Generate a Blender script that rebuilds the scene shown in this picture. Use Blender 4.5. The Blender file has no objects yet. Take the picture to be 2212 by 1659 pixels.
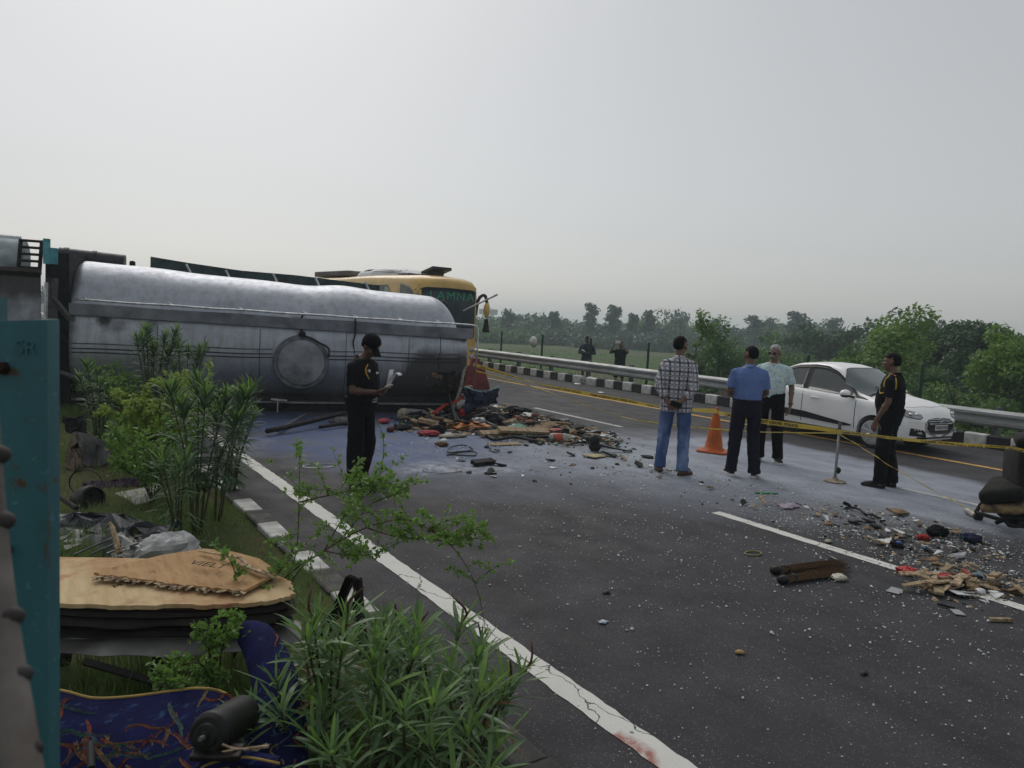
import bpy, bmesh, math, random
import numpy as np
from mathutils import Vector, Matrix
from mathutils.bvhtree import BVHTree
R_ = random.Random(7)
rng = np.random.default_rng(7)
PI = math.pi
SC = bpy.context.scene
COL = SC.collection
# ---------------------------------------------------------------- camera
IW, IH, FPX, HC = 2212., 1659., 1600., 1.9
VPX, HSL = (33., 635.), .053
def _ray(u, v): return np.array([(u-IW/2)/FPX, -(v-IH/2)/FPX, -1.])
_d = _ray(*VPX); _d /= np.linalg.norm(_d)
_n = np.cross(np.array([1, -HSL, 0.]), _d); _n /= np.linalg.norm(_n)
RC = np.array([np.cross(_d, _n), _d, _n])          # camera -> world; the road runs along +Y
CAM = np.array([0, 0, HC])
def G(u, v, z=0.):
    r = RC @ _ray(u, v); return CAM + (z-HC)/r[2]*r
def D(u, v, dep): return CAM + dep*(RC @ _ray(u, v))
def PR(p):
    c = RC.T @ (np.asarray(p, float)-CAM); return IW/2-FPX*c[0]/c[2], IH/2+FPX*c[1]/c[2], -c[2]
def PL(u, v, p0, n):                               # photo ray against a vertical plane
    r = RC @ _ray(u, v); return CAM + np.dot(np.asarray(p0)-CAM, n)/np.dot(r, n)*r
cam = bpy.data.cameras.new('camera'); camo = bpy.data.objects.new('camera', cam); COL.objects.link(camo)
m4 = Matrix(RC.tolist()).to_4x4(); m4.translation = (0, 0, HC); camo.matrix_world = m4
cam.sensor_width = 36.; cam.lens = FPX/IW*36.; cam.clip_end = 6000; cam.clip_start = .05
cam.dof.use_dof = True; cam.dof.focus_distance = 9.; cam.dof.aperture_fstop = 9.
SC.camera = camo
# ---------------------------------------------------------------- sky, sun, exposure
SUN_EL, SUN_AZ = math.radians(46), math.radians(10)     # azimuth from +Y towards +X
w = bpy.data.worlds.new('World'); SC.world = w; w.use_nodes = True
nt = w.node_tree; nt.nodes.clear()
out = nt.nodes.new('ShaderNodeOutputWorld'); bg = nt.nodes.new('ShaderNodeBackground')
sky = nt.nodes.new('ShaderNodeTexSky'); sky.sky_type = 'NISHITA'; sky.sun_disc = False
sky.sun_elevation = SUN_EL; sky.sun_rotation = SUN_AZ; sky.air_density = 1.0; sky.dust_density = 2.5; sky.ozone_density = 1.
hs = nt.nodes.new('ShaderNodeHueSaturation'); hs.inputs['Saturation'].default_value = .35
mx = nt.nodes.new('ShaderNodeMix'); mx.data_type = 'RGBA'; mx.inputs['Factor'].default_value = .55
mx.inputs['B'].default_value = (4.45, 4.55, 4.5, 1)
nt.links.new(sky.outputs[0], hs.inputs['Color']); nt.links.new(hs.outputs[0], mx.inputs['A'])
nt.links.new(mx.outputs['Result'], bg.inputs['Color']); nt.links.new(bg.outputs[0], out.inputs[0])
bg.inputs['Strength'].default_value = .099
sl = bpy.data.lights.new('sun', 'SUN'); sl.energy = 1.0; sl.angle = math.radians(48); sl.color = (1, .95, .88)
so = bpy.data.objects.new('sun', sl); COL.objects.link(so)
sd = Vector((math.sin(SUN_AZ)*math.cos(SUN_EL), math.cos(SUN_AZ)*math.cos(SUN_EL), math.sin(SUN_EL)))
so.rotation_euler = sd.to_track_quat('Z', 'Y').to_euler()
SC.view_settings.view_transform = 'Standard'; SC.view_settings.look = 'None'
SC.view_settings.exposure = .14; SC.view_settings.gamma = 1.; SC.view_settings.use_curve_mapping = False
SC.render.engine = 'CYCLES'
SC.cycles.max_bounces = 6; SC.cycles.volume_bounces = 3; SC.cycles.use_denoising = True
SC.cycles.transparent_max_bounces = 12
# ---------------------------------------------------------------- materials
def lin(c): return tuple(c)+(1,) if len(c) == 3 else tuple(c)
class NT:                                           # tiny node-expression helper
    def __init__(s, name):
        s.m = bpy.data.materials.new(name); s.m.use_nodes = True; s.t = s.m.node_tree
        s.t.nodes.clear(); s.o = s.t.nodes.new('ShaderNodeOutputMaterial')
        s.b = s.t.nodes.new('ShaderNodeBsdfPrincipled'); s.t.links.new(s.b.outputs[0], s.o.inputs[0])
        s.tc = s.t.nodes.new('ShaderNodeTexCoord')
    def put(s, inp, v):
        if isinstance(v, bpy.types.NodeSocket): s.t.links.new(v, inp)
        elif v is not None:
            if inp.type == 'RGBA' and not isinstance(v, (int, float)): v = lin(v)
            inp.default_value = v
    def n(s, kind, out=0, **k):
        nd = s.t.nodes.new('ShaderNode'+kind)
        for a, b in k.items():
            if a.startswith('_'): setattr(nd, a[1:], b)
        for a, b in k.items():
            if not a.startswith('_'):
                s.put(nd.inputs[int(a[1:])] if a[0] == 'i' and a[1:].isdigit() else nd.inputs[a], b)
        return nd.outputs[out]
    def pos(s, sc=(1, 1, 1), rot=(0, 0, 0), src='Object', loc=(0, 0, 0)):
        return s.n('Mapping', Vector=s.tc.outputs[src], Scale=sc, Rotation=rot, Location=loc)
    def noise(s, vec, sc, det=5, rough=.55, out=0, dist=0.): return s.n('TexNoise', out, Vector=vec, Scale=sc, Detail=det, Roughness=rough, Distortion=dist)
    def math(s, op, a, b=None, c=None, clamp=False):
        k = {'_operation': op, '_use_clamp': clamp, 'i0': a}
        if b is not None: k['i1'] = b
        if c is not None: k['i2'] = c
        return s.n('Math', **k)
    def ramp(s, f, lo, hi, a=0., b=1.): return s.n('MapRange', i0=f, i1=lo, i2=hi, i3=a, i4=b)
    def mix(s, f, a, b, mode='MIX'):
        nd = s.t.nodes.new('ShaderNodeMix'); nd.data_type = 'RGBA'; nd.blend_type = mode
        s.put(nd.inputs['Factor'], f); s.put(nd.inputs['A'], a); s.put(nd.inputs['B'], b); return nd.outputs['Result']
    def attr(s, name, out=2): return s.n('Attribute', out, _attribute_name=name)
    def xyz(s, vec):
        nd = s.t.nodes.new('ShaderNodeSeparateXYZ'); s.t.links.new(vec, nd.inputs[0]); return nd.outputs
    def bump(s, h, st=.3, dist=.01): s.put(s.b.inputs['Normal'], s.n('Bump', Height=h, Strength=st, Distance=dist))
    def set(s, **k):
        for a, v in k.items(): s.put(s.b.inputs[a.replace('_', ' ')], v)
        return s
_MC = {}
def M(name, col, rough=.6, metal=0., var=.22, sc=7., col2=None, bump=0., bsc=60., dirt=None, damt=.35, coat=0., st=(1, 1, 1), thr=(.35, .68), spec=.3):
    if name in _MC: return _MC[name]
    t = NT(name); p = t.pos(st)
    f = t.ramp(t.noise(p, sc, 6), *thr)
    c2 = col2 if col2 else tuple(max(0, c*(1-var*1.6)) for c in col)
    c = t.mix(f, tuple(min(1, x*(1+var*.35)) for x in col), c2)
    if dirt: c = t.mix(t.math('MULTIPLY', t.ramp(t.noise(t.pos((1, 1, 1), loc=(3.1, 1.7, .3)), sc*.55, 8, .65), .5, .72), damt), c, dirt)
    t.set(Base_Color=c, Metallic=metal, Specular_IOR_Level=spec)
    t.put(t.b.inputs['Roughness'], t.ramp(t.noise(p, sc*1.7, 4), .3, .7, max(.03, rough-.1), min(1, rough+.1)))
    if coat: t.set(Coat_Weight=coat, Coat_Roughness=.06)
    if bump: t.bump(t.noise(p, bsc, 5), bump, .01)
    _MC[name] = t.m; return t.m
def leafmat(name, a, b, tr=.35, sc=3., rough=.5):
    if name in _MC: return _MC[name]
    t = NT(name); oi = t.n('ObjectInfo', 5)
    f = t.math('ADD', t.math('MULTIPLY', t.noise(t.pos(), sc, 4), .75), t.math('MULTIPLY', oi, .35))
    c = t.mix(t.ramp(f, .3, .8), a, b)
    t.set(Base_Color=c, Roughness=rough, Specular_IOR_Level=.45)
    tl = t.t.nodes.new('ShaderNodeBsdfTranslucent'); t.put(tl.inputs[0], t.mix(.5, c, tuple(min(1, x*1.5) for x in b)))
    ms = t.t.nodes.new('ShaderNodeMixShader'); ms.inputs[0].default_value = tr
    t.t.links.new(t.b.outputs[0], ms.inputs[1]); t.t.links.new(tl.outputs[0], ms.inputs[2]); t.t.links.new(ms.outputs[0], t.o.inputs[0])
    _MC[name] = t.m; return t.m
# ---------------------------------------------------------------- mesh builder
def nrm(v): v = np.asarray(v, float); return v/(np.linalg.norm(v)+1e-12)
def basis(d):
    d = nrm(d); a = np.array([0, 0, 1.]) if abs(d[2]) < .9 else np.array([1., 0, 0])
    x = nrm(np.cross(a, d)); return x, np.cross(d, x), d
def rotm(rx=0, ry=0, rz=0): return np.array(Matrix.Rotation(rz, 3, 'Z') @ Matrix.Rotation(ry, 3, 'Y') @ Matrix.Rotation(rx, 3, 'X'))
class MB:
    def __init__(s): s.v = []; s.f = []; s.mi = []; s.cur = 0; s.st = []
    def add(s, vs, fs, mi=None):
        o = len(s.v); s.st.append((o, len(s.f))); s.v.extend([tuple(map(float, p)) for p in vs])
        s.f.extend([tuple(o+i for i in f) for f in fs]); s.mi.extend([s.cur if mi is None else mi]*len(fs)); return s
    def box(s, c, size, rot=None, taper=1.):
        h = np.asarray(size, float)/2; P = []
        for z in (-1, 1):
            k = taper if z > 0 else 1.
            for x, y in ((-1, -1), (1, -1), (1, 1), (-1, 1)): P.append((x*h[0]*k, y*h[1]*k, z*h[2]))
        P = np.array(P)
        if rot is not None: P = P @ np.asarray(rot).T
        return s.add(P+np.asarray(c, float), [(3, 2, 1, 0), (4, 5, 6, 7), (0, 1, 5, 4), (1, 2, 6, 5), (2, 3, 7, 6), (3, 0, 4, 7)])
    def rbox(s, c, size, r=.02, rot=None, seg=2):      # rounded box
        bm = bmesh.new(); bmesh.ops.create_cube(bm, size=1.)
        bmesh.ops.scale(bm, vec=size, verts=bm.verts)
        bmesh.ops.bevel(bm, geom=bm.edges[:], offset=min(r, min(size)*.49), segments=seg, affect='EDGES', profile=.5)
        P = np.array([v.co[:] for v in bm.verts]); bm.verts.index_update()
        F = [tuple(v.index for v in f.verts) for f in bm.faces]; bm.free()
        if rot is not None: P = P @ np.asarray(rot).T
        return s.add(P+np.asarray(c, float), F)
    def loft(s, rings, caps=True, closed=True):
        n = len(rings[0]); V = [p for r in rings for p in r]; F = []
        for i in range(len(rings)-1):
            for j in range(n if closed else n-1):
                k = (j+1) % n; F.append((i*n+j, i*n+k, (i+1)*n+k, (i+1)*n+j))
        if caps and closed:
            F.append(tuple(range(n-1, -1, -1))); F.append(tuple((len(rings)-1)*n+j for j in range(n)))
        return s.add(V, F)
    def tube(s, pts, r, n=6, caps=True, flat=1.):
        pts = [np.asarray(p, float) for p in pts]; rr = r if hasattr(r, '__len__') else [r]*len(pts)
        d0 = pts[1]-pts[0]; x, y, _ = basis(d0); rings = []
        for i, p in enumerate(pts):
            d = nrm(pts[min(i+1, len(pts)-1)]-pts[max(i-1, 0)])
            x = nrm(x-d*np.dot(x, d)); y = np.cross(d, x)
            rings.append([p+rr[i]*(math.cos(a)*x+math.sin(a)*y*flat) for a in np.arange(n)*2*PI/n])
        return s.loft(rings, caps)
    def cyl(s, a, b, r, n=12, r2=None): return s.tube([a, b], [r, r if r2 is None else r2], n)
    def cap(s, a, b, ra, rb, n=12, k=3, ex=1., xa=None):      # capsule with hemispherical ends; ex squashes along xa-perp
        a, b = np.asarray(a, float), np.asarray(b, float); d = b-a; L = np.linalg.norm(d)
        if L < 1e-6: d = np.array([0, 0, 1.]); L = 1e-6
        d = d/L; x, y, _ = basis(d)
        if xa is not None: x = nrm(np.asarray(xa)-d*np.dot(xa, d)); y = np.cross(d, x)
        rings = []
        for i in range(k+1):
            t = -PI/2+PI/2*i/k; rings.append((a+d*ra*math.sin(t), max(ra*math.cos(t), ra*.05)))
        for i in range(k+1):
            t = PI/2*i/k; rings.append((b+d*rb*math.sin(t), max(rb*math.cos(t), rb*.05)))
        A = np.arange(n)*2*PI/n
        return s.loft([[c+r*(math.cos(q)*x+math.sin(q)*ex*y) for q in A] for c, r in rings])
    def ell(s, c, r, rot=None, n=14, m=9):
        c = np.asarray(c, float); V = []; F = []
        for i in range(m+1):
            t = -PI/2+PI*i/m; k = max(math.cos(t), .02)
            for j in range(n): V.append((r[0]*k*math.cos(2*PI*j/n), r[1]*k*math.sin(2*PI*j/n), r[2]*math.sin(t)))
        V = np.array(V)
        if rot is not None: V = V @ np.asarray(rot).T
        for i in range(m):
            for j in range(n): q = (j+1) % n; F.append((i*n+j, i*n+q, (i+1)*n+q, (i+1)*n+j))
        F.append(tuple(range(n-1, -1, -1))); F.append(tuple(m*n+j for j in range(n)))
        return s.add(V+c, F)
    def ering(s, spec, n=20, p=2.):                    # torso loft: list of (centre, rx, ry[, tilt]) rings
        rings = []
        for e in spec:
            c, rx, ry = np.asarray(e[0], float), e[1], e[2]; q = []
            for a in np.arange(n)*2*PI/n:
                ca, sa = math.cos(a), math.sin(a)
                q.append(c+np.array([rx*math.copysign(abs(ca)**(2/p), ca), ry*math.copysign(abs(sa)**(2/p), sa), (e[3] if len(e) > 3 else 0)*sa]))
            rings.append(q)
        return s.loft(rings)
    def prism(s, poly, z0, z1, fr=None):               # poly of (x, y), extruded in z, optional frame function
        n = len(poly); V = [(x, y, z0) for x, y in poly]+[(x, y, z1) for x, y in poly]
        if fr is not None: V = [fr(*p) for p in V]
        return s.add(V, [tuple(range(n-1, -1, -1)), tuple(range(n, 2*n))]+[(i, (i+1) % n, n+(i+1) % n, n+i) for i in range(n)])
    def grid(s, P, th=0., nv=None):                    # P[i][j] points; optional thickness along -nv
        P = np.asarray(P, float); a, b = P.shape[:2]; V = P.reshape(-1, 3)
        F = [(i*b+j, i*b+j+1, (i+1)*b+j+1, (i+1)*b+j) for i in range(a-1) for j in range(b-1)]
        if not th: return s.add(V, F)
        N = np.asarray(nv, float) if nv is not None else None
        if N is None:
            gx = np.gradient(P, axis=0); gy = np.gradient(P, axis=1); N = np.cross(gx, gy).reshape(-1, 3)
            N /= (np.linalg.norm(N, axis=1, keepdims=True)+1e-9)
        V2 = V-N*th; o = a*b
        F += [tuple(o+i for i in reversed(f)) for f in F[:]]
        rim = [i*b for i in range(a)]+[(a-1)*b+j for j in range(1, b)]+[i*b+b-1 for i in range(a-2, -1, -1)]+[j for j in range(b-2, 0, -1)]
        F += [(rim[(i+1) % len(rim)], rim[i], o+rim[i], o+rim[(i+1) % len(rim)]) for i in range(len(rim))]
        return s.add(np.vstack([V, V2]), F)
    def mesh(s, name, mats, smooth=False, off=None):
        me = bpy.data.meshes.new(name); V = np.array(s.v) if s.v else np.zeros((0, 3))
        if off is not None: V = V-np.asarray(off)
        me.from_pydata(V.tolist(), [], s.f)
        for m in (mats if isinstance(mats, (list, tuple)) else [mats]): me.materials.append(m)
        if any(s.mi): me.polygons.foreach_set('material_index', s.mi)
        if smooth is True: me.polygons.foreach_set('use_smooth', [True]*len(s.f))
        elif smooth: 
            me.polygons.foreach_set('use_smooth', [True]*len(s.f)); me.set_sharp_from_angle(angle=smooth)
        me.validate(clean_customdata=False); me.update(); return me
    def build(s, name, mats, parent=None, smooth=False, world=False, **k):
        off = np.array(parent.location) if (world and parent is not None) else None
        return obj(name, s.mesh(name, mats, smooth, off), parent, **k)
def each(mb, name, mats, parent=None, smooth=False, world=False, **k):      # every added piece an object of its own
    st = mb.st+[(len(mb.v), len(mb.f))]; R = []
    for (v0, f0), (v1, f1) in zip(st, st[1:]):
        q = MB(); q.v = mb.v[v0:v1]; q.f = [tuple(i-v0 for i in f) for f in mb.f[f0:f1]]; q.mi = mb.mi[f0:f1]
        R.append(q.build(name, mats, parent, smooth, world, **k))
    return R
def obj(name, me, parent=None, label=None, cat=None, group=None, kind=None, loc=None, rot=None):
    o = bpy.data.objects.new(name, me); COL.objects.link(o)
    if parent is not None: o.parent = parent
    if loc is not None: o.location = tuple(loc)
    if rot is not None: o.rotation_euler = rot
    for a, b in (('label', label), ('category', cat), ('group', group), ('kind', kind)):
        if b: o[a] = b
    return o
def top(name, loc, label, cat, rz=0., group=None, rot=None): return obj(name, None, None, label, cat, group, None, loc, rot or (0, 0, rz))
def solo(mb, name, mats, label, cat, group=None, smooth=False, kind=None):   # a thing that is one mesh, origin moved to its base
    V = np.array(mb.v); o = np.array([V[:, 0].mean(), V[:, 1].mean(), V[:, 2].min()])
    return obj(name, mb.mesh(name, mats, smooth, o), None, label, cat, group, kind, o)
_TMP = bpy.data.scenes.new('remesh_work')
def remesh(mb, vox, it=3, fac=.5, disp=None, name='remeshed', mats=None):    # union of closed pieces -> one continuous smooth surface
    me = mb.mesh('raw', []); o = bpy.data.objects.new('raw', me); _TMP.collection.objects.link(o)
    m = o.modifiers.new('r', 'REMESH'); m.mode = 'VOXEL'; m.voxel_size = vox
    if it: sm = o.modifiers.new('s', 'SMOOTH'); sm.iterations = it; sm.factor = fac
    vl = _TMP.view_layers[0]; vl.update(); dg = vl.depsgraph
    ev = o.evaluated_get(dg); r = bpy.data.meshes.new_from_object(ev, depsgraph=dg)
    bpy.data.objects.remove(o); bpy.data.meshes.remove(me)
    n = len(r.vertices); co = np.empty(n*3); r.vertices.foreach_get('co', co); co = co.reshape(-1, 3)
    if disp is not None:
        no = np.empty(n*3); r.vertices.foreach_get('normal', no)
        co = co+no.reshape(-1, 3)*disp(co)[:, None]; r.vertices.foreach_set('co', co.ravel())
    r.polygons.foreach_set('use_smooth', [True]*len(r.polygons)); r.name = name; r.materials.clear()
    for q in (mats or []): r.materials.append(q)
    r.update(); return r
def vn(P, s=1., seed=0):                               # cheap smooth pseudo-noise in [-1, 1]
    P = np.asarray(P, float)*s; g = np.random.default_rng(seed); o = np.zeros(len(P))
    for k in range(5):
        d = g.normal(size=3); o += np.sin(P @ d*(1+.6*k)+g.uniform(0, 6.28))/(1+.5*k)
    return o/2.6
def copy_tree(o, parent=None):
    c = o.copy(); COL.objects.link(c)
    if parent is not None: c.parent = parent
    for ch in list(o.children): copy_tree(ch, c)
    return c
def spl(pts, n):                                       # Catmull-Rom resampling
    P = [np.asarray(p, float) for p in pts]; P = [2*P[0]-P[1]]+P+[2*P[-1]-P[-2]]; out = []
    m = len(P)-3
    for i in range(n):
        t = i/(n-1)*m; k = min(int(t), m-1); t -= k; a, b, c, d = P[k:k+4]
        out.append(.5*((2*b)+(-a+c)*t+(2*a-5*b+4*c-d)*t*t+(-a+3*b-3*c+d)*t**3))
    return out
def inpoly(x, y, poly):
    c = np.zeros(np.shape(x), bool); j = len(poly)-1
    for i in range(len(poly)):
        xi, yi = poly[i][:2]; xj, yj = poly[j][:2]
        c ^= ((yi > y) != (yj > y)) & (x < (xj-xi)*(y-yi)/(yj-yi+1e-12)+xi); j = i
    return c
def pdist(x, y, poly):                                 # signed distance to polygon, + inside
    d = np.full(np.shape(x), 1e9)
    for i in range(len(poly)):
        a = np.array(poly[i][:2]); b = np.array(poly[(i+1) % len(poly)][:2]); e = b-a
        t = np.clip(((x-a[0])*e[0]+(y-a[1])*e[1])/(e@e+1e-12), 0, 1)
        d = np.minimum(d, np.hypot(x-a[0]-t*e[0], y-a[1]-t*e[1]))
    return np.where(inpoly(x, y, poly), d, -d)
def text_mesh(s, size, mat, name, depth=.002, off=0.):
    c = bpy.data.curves.new(name, 'FONT'); c.body = s; c.size = size; c.extrude = depth; c.offset = off; c.align_x = 'CENTER'; c.align_y = 'CENTER'
    o = bpy.data.objects.new(name, c); _TMP.collection.objects.link(o); vl = _TMP.view_layers[0]; vl.update()
    me = bpy.data.meshes.new_from_object(o.evaluated_get(vl.depsgraph)); bpy.data.objects.remove(o)
    me.materials.clear(); me.materials.append(mat); return me
# ================================================================ THE SETTING
def sheet(name, x0, x1, y0, y1, nx, ny, zf, mat, kind='structure'):
    X, Y = np.meshgrid(np.linspace(x0, x1, nx+1) if np.isscalar(nx) else nx, np.linspace(y0, y1, ny+1) if np.isscalar(ny) else ny, indexing='ij')
    mb = MB(); mb.grid(np.dstack([X, Y, zf(X, Y)])); return mb.build(name, mat, smooth=True, kind=kind), X, Y
def terrain(x, y):                                     # cross-section of the embankment: verge | road | drop to the fields
    x = np.asarray(x, float)
    z = np.interp(x, [-400, -60, -12, -1.5, 1.2, 1.75, 15.1, 16.2, 18.5, 27, 36, 900], [-2.6, -2.5, -.25, -.02, 0, -.02, -.05, -.12, -.32, -1.9, -2.45, -2.6])
    return z+.02*vn(np.stack([np.ravel(x), np.ravel(np.broadcast_to(y, x.shape)), np.zeros(x.size)], 1), .9, 3).reshape(x.shape)*np.where((x > 1.75) & (x < 15.2), 0, 1)
# grass and soil sheet out to the horizon
t = NT('verge_soil'); p = t.pos()
f = t.ramp(t.noise(p, .55, 8, .6), .42, .6); g = t.ramp(t.noise(p, 9, 7, .7), .35, .7)
c = t.mix(g, (.045, .068, .022), (.085, .11, .040)); c = t.mix(t.math('MULTIPLY', f, .75), c, t.mix(g, (.11, .085, .052), (.075, .056, .032)))
fx = t.xyz(p); yy = t.math('ADD', fx[1], t.math('MULTIPLY', t.noise(p, .08, 4), 26)); rows = t.noise(t.pos((.02, .11, 1), rot=(0, 0, -.55)), 1., 6, .6)
fc = t.mix(t.ramp(rows, .44, .52), (.058, .135, .032), (.135, .13, .085)); fc = t.mix(t.ramp(t.noise(t.pos((.05, .3, 1), rot=(0, 0, -.55)), 1., 5, .6), .5, .62), fc, (.05, .115, .022))
fc = t.mix(t.math('MULTIPLY', t.noise(p, 2.2, 6, .7), .5), fc, (.05, .075, .022))
c = t.mix(t.ramp(fx[0], 19., 24.), c, fc)
t.set(Base_Color=c, Roughness=.95, Specular_IOR_Level=.1); t.bump(t.noise(p, 25, 6, .7), .6, .04)
xs = np.concatenate([np.linspace(-330, -60, 6), np.linspace(-40, -3, 12), np.linspace(-2.5, 1.75, 22), [8.], np.linspace(15.1, 20, 16), np.linspace(21, 40, 14), np.linspace(50, 450, 10)])
ys = np.concatenate([np.linspace(-100, -12, 5), np.linspace(-10, 40, 110), np.linspace(45, 160, 14), np.linspace(200, 480, 6)])
sheet('ground', 0, 0, 0, 0, xs, ys, lambda x, y: terrain(x, y)-np.where((x > 1.9) & (x < 15), .06, 0), t.m)
# road surface with dust / foam stains as attributes on a fine sheet
t = NT('asphalt'); p = t.pos()
fine = t.math('ADD', t.math('MULTIPLY', t.noise(p, 190, 3, .7), .55), t.math('MULTIPLY', t.noise(p, 62, 4, .75), .45)); mid = t.noise(p, 2.2, 7, .62); big = t.noise(p, .35, 5, .6)
base = t.mix(t.ramp(fine, .4, .62), (.014, .014, .018), (.058, .057, .066))
base = t.mix(t.math('MULTIPLY', t.ramp(mid, .4, .65), .5), base, (.025, .024, .028))
base = t.mix(t.math('MULTIPLY', t.ramp(big, .42, .6), .4), base, (.043, .0425, .047))
vo = t.n('TexVoronoi', 0, Vector=p, Scale=95.); vc = t.n('TexVoronoi', 1, Vector=p, Scale=95.)
sp = t.math('MULTIPLY', t.ramp(vo, .34, .2), t.ramp(t.xyz(vc)[0], .74, .8)); base = t.mix(t.math('MULTIPLY', sp, .6), base, (.3, .29, .27))
trk = t.noise(t.pos((3., .05, 1)), 1., 5, .6); base = t.mix(t.math('MULTIPLY', t.ramp(trk, .45, .6), .45), base, (.020, .0195, .023))
fib = t.noise(t.pos((1.1, .7, 1), rot=(0, 0, .5)), 2.4, 10, .72); grn = t.noise(p, 45, 5, .75)
pw = t.attr('powder'); bl = t.attr('blue'); wh = t.attr('white'); dk = t.attr('dark')
fw = t.math('MULTIPLY', pw, t.math('ADD', t.ramp(fib, .3, .68, .5, 1.), t.ramp(grn, .35, .7, -.16, .16)), clamp=True)
base = t.mix(t.math('MULTIPLY', fw, .95), base, (.36, .395, .475))
fb = t.math('MULTIPLY', bl, t.math('ADD', t.ramp(fib, .32, .66, .15, .95), t.ramp(grn, .35, .7, -.3, .3)), clamp=True)
base = t.mix(t.math('MULTIPLY', fb, .95), base, (.038, .080, .225))
fh = t.math('MULTIPLY', wh, t.ramp(t.noise(p, 5.5, 9, .72), .4, .62), clamp=True)
base = t.mix(t.math('MULTIPLY', fh, .8), base, (.5, .53, .58))
base = t.mix(t.math('MULTIPLY', dk, t.ramp(mid, .3, .6, .3, .85)), base, (.022, .021, .021))
t.set(Base_Color=base, Specular_IOR_Level=.25); t.put(t.b.inputs['Roughness'], t.ramp(mid, .3, .7, .62, .85))
t.bump(t.math('ADD', fine, t.math('MULTIPLY', vo, .6)), .55, .006)
xs = np.concatenate([np.arange(1.93, 13, .13), np.linspace(13, 14.98, 8)]); ys = np.concatenate([np.linspace(-40, 1, 8), np.arange(1.2, 17, .13), np.linspace(17.2, 60, 20), np.linspace(80, 460, 6)])
road, RX, RY = sheet('road', 0, 0, 0, 0, xs, ys, lambda x, y: 0*x, t.m)
n3 = np.stack([RX.ravel(), RY.ravel(), 0*RX.ravel()], 1)
def ss(d, a, b): return np.clip((d-a)/(b-a), 0, 1)
def gpoly(uv): return [tuple(G(*q)[:2]) for q in uv]
wob = vn(n3, 1.6, 5).reshape(RX.shape)*.16+vn(n3, 5., 6).reshape(RX.shape)*.06
powder_poly = [(3.6, 12.6), (8.2, 12.2), (9.1, 10.5), (10.3, 9.35), (11.2, 8.45), (11.35, 7.2), (11.25, 5.85), (11.2, 4.85), (10.85, 4.25), (9.9, 3.6), (9.2, 2.2), (7.9, 3.4), (6.9, 4.35), (5.9, 5.2), (5.3, 6.1), (4.1, 7.), (3.1, 8.4), (2.7, 10.5)]
pdm = pdist(RX, RY, powder_poly)
edge = np.where((RX > 8.3) & (RY < 9), ss(pdm+wob*.8, -.02, .22), ss(pdm+wob*2.2, -.5, 1.5))
strength = .55+.45*ss(RX, 5., 8.2); strength *= .75+.25*ss(pdm, .2, 1.5)
att = {'powder': edge*strength}
blue_poly = [(2.6, 13.6), (6.2, 12.7), (7.2, 11.4), (6.6, 9.8), (5.2, 8.6), (4., 8.), (3.2, 8.5), (2.55, 10)]
att['blue'] = ss(pdist(RX, RY, blue_poly)+wob*2, -.5, .9)+.35*edge*ss(6.6-RX, 0, 1.5)
wpolys = [gpoly([(870, 1012), (920, 1000), (1040, 1000), (1115, 1008), (1120, 1020), (960, 1022), (880, 1024)]), gpoly([(930, 945), (960, 950), (962, 956), (900, 955)]), gpoly([(500, 975), (540, 948), (560, 952), (530, 985)]), gpoly([(1180, 945), (1330, 965), (1460, 985), (1500, 1005), (1400, 1005), (1250, 985)]), gpoly([(870, 905), (890, 910), (830, 925)])]
att['white'] = np.max([ss(pdist(RX, RY, q)+wob*.6, -.25, .3)*k for q, k in zip(wpolys, (1, .6, .7, .35, .5))], axis=0)
att['dark'] = ss(pdist(RX, RY, gpoly([(1190, 905), (1330, 925), (1400, 945), (1150, 925)]))+wob, -.5, .4)*.8+.8*ss(pdist(RX, RY, gpoly([(1040, 905), (1200, 900), (1300, 940), (1330, 985), (1100, 945)]))+wob, -.4, .5)
for k, a in att.items():
    A = road.data.attributes.new(k, 'FLOAT', 'POINT'); A.data.foreach_set('value', np.clip(a, 0, 1).ravel().astype(np.float32))
# painted lines
def paint(name, col, dirt=(.12, .12, .12), amt=.6, red=False):
    t = NT(name); p = t.pos(); ch = t.n('TexVoronoi', 0, Vector=t.n('VectorMath', _operation='ADD', i0=t.pos((2.2, .9, 1)), i1=t.n('VectorMath', _operation='SCALE', i0=t.noise(p, 3.5, 4, out=1), Scale=.55)), Scale=1.6, _feature='DISTANCE_TO_EDGE')
    cr = t.ramp(ch, .006, .016); wear = t.ramp(t.noise(p, 34, 7, .75), .62, .74); bl = t.ramp(t.noise(p, 2.4, 7, .65), .4, .7)
    c = t.mix(t.math('MULTIPLY', bl, .3), col, tuple(x*.72 for x in col)); c = t.mix(t.math('MULTIPLY', wear, amt), c, dirt)
    if red: c = t.mix(t.math('MULTIPLY', t.ramp(t.attr('red'), .3, .5), t.ramp(t.noise(p, 8, 6, .7), .35, .55)), c, (.30, .11, .085))
    c = t.mix(cr, (.05, .05, .05), c); c = t.mix(t.math('MULTIPLY', t.ramp(t.noise(p, 160, 2), .55, .7), .25), c, dirt)
    t.set(Base_Color=c, Roughness=.75); t.bump(t.math('ADD', cr, t.noise(p, 120, 3)), .4, .003); return t.m
WHITE = paint('road_paint_white', (.60, .60, .57), red=True); YEL = paint('road_paint_yellow', (.62, .35, .06)); DIM = paint('road_paint_worn', (.44, .44, .44), amt=.9)
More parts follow.
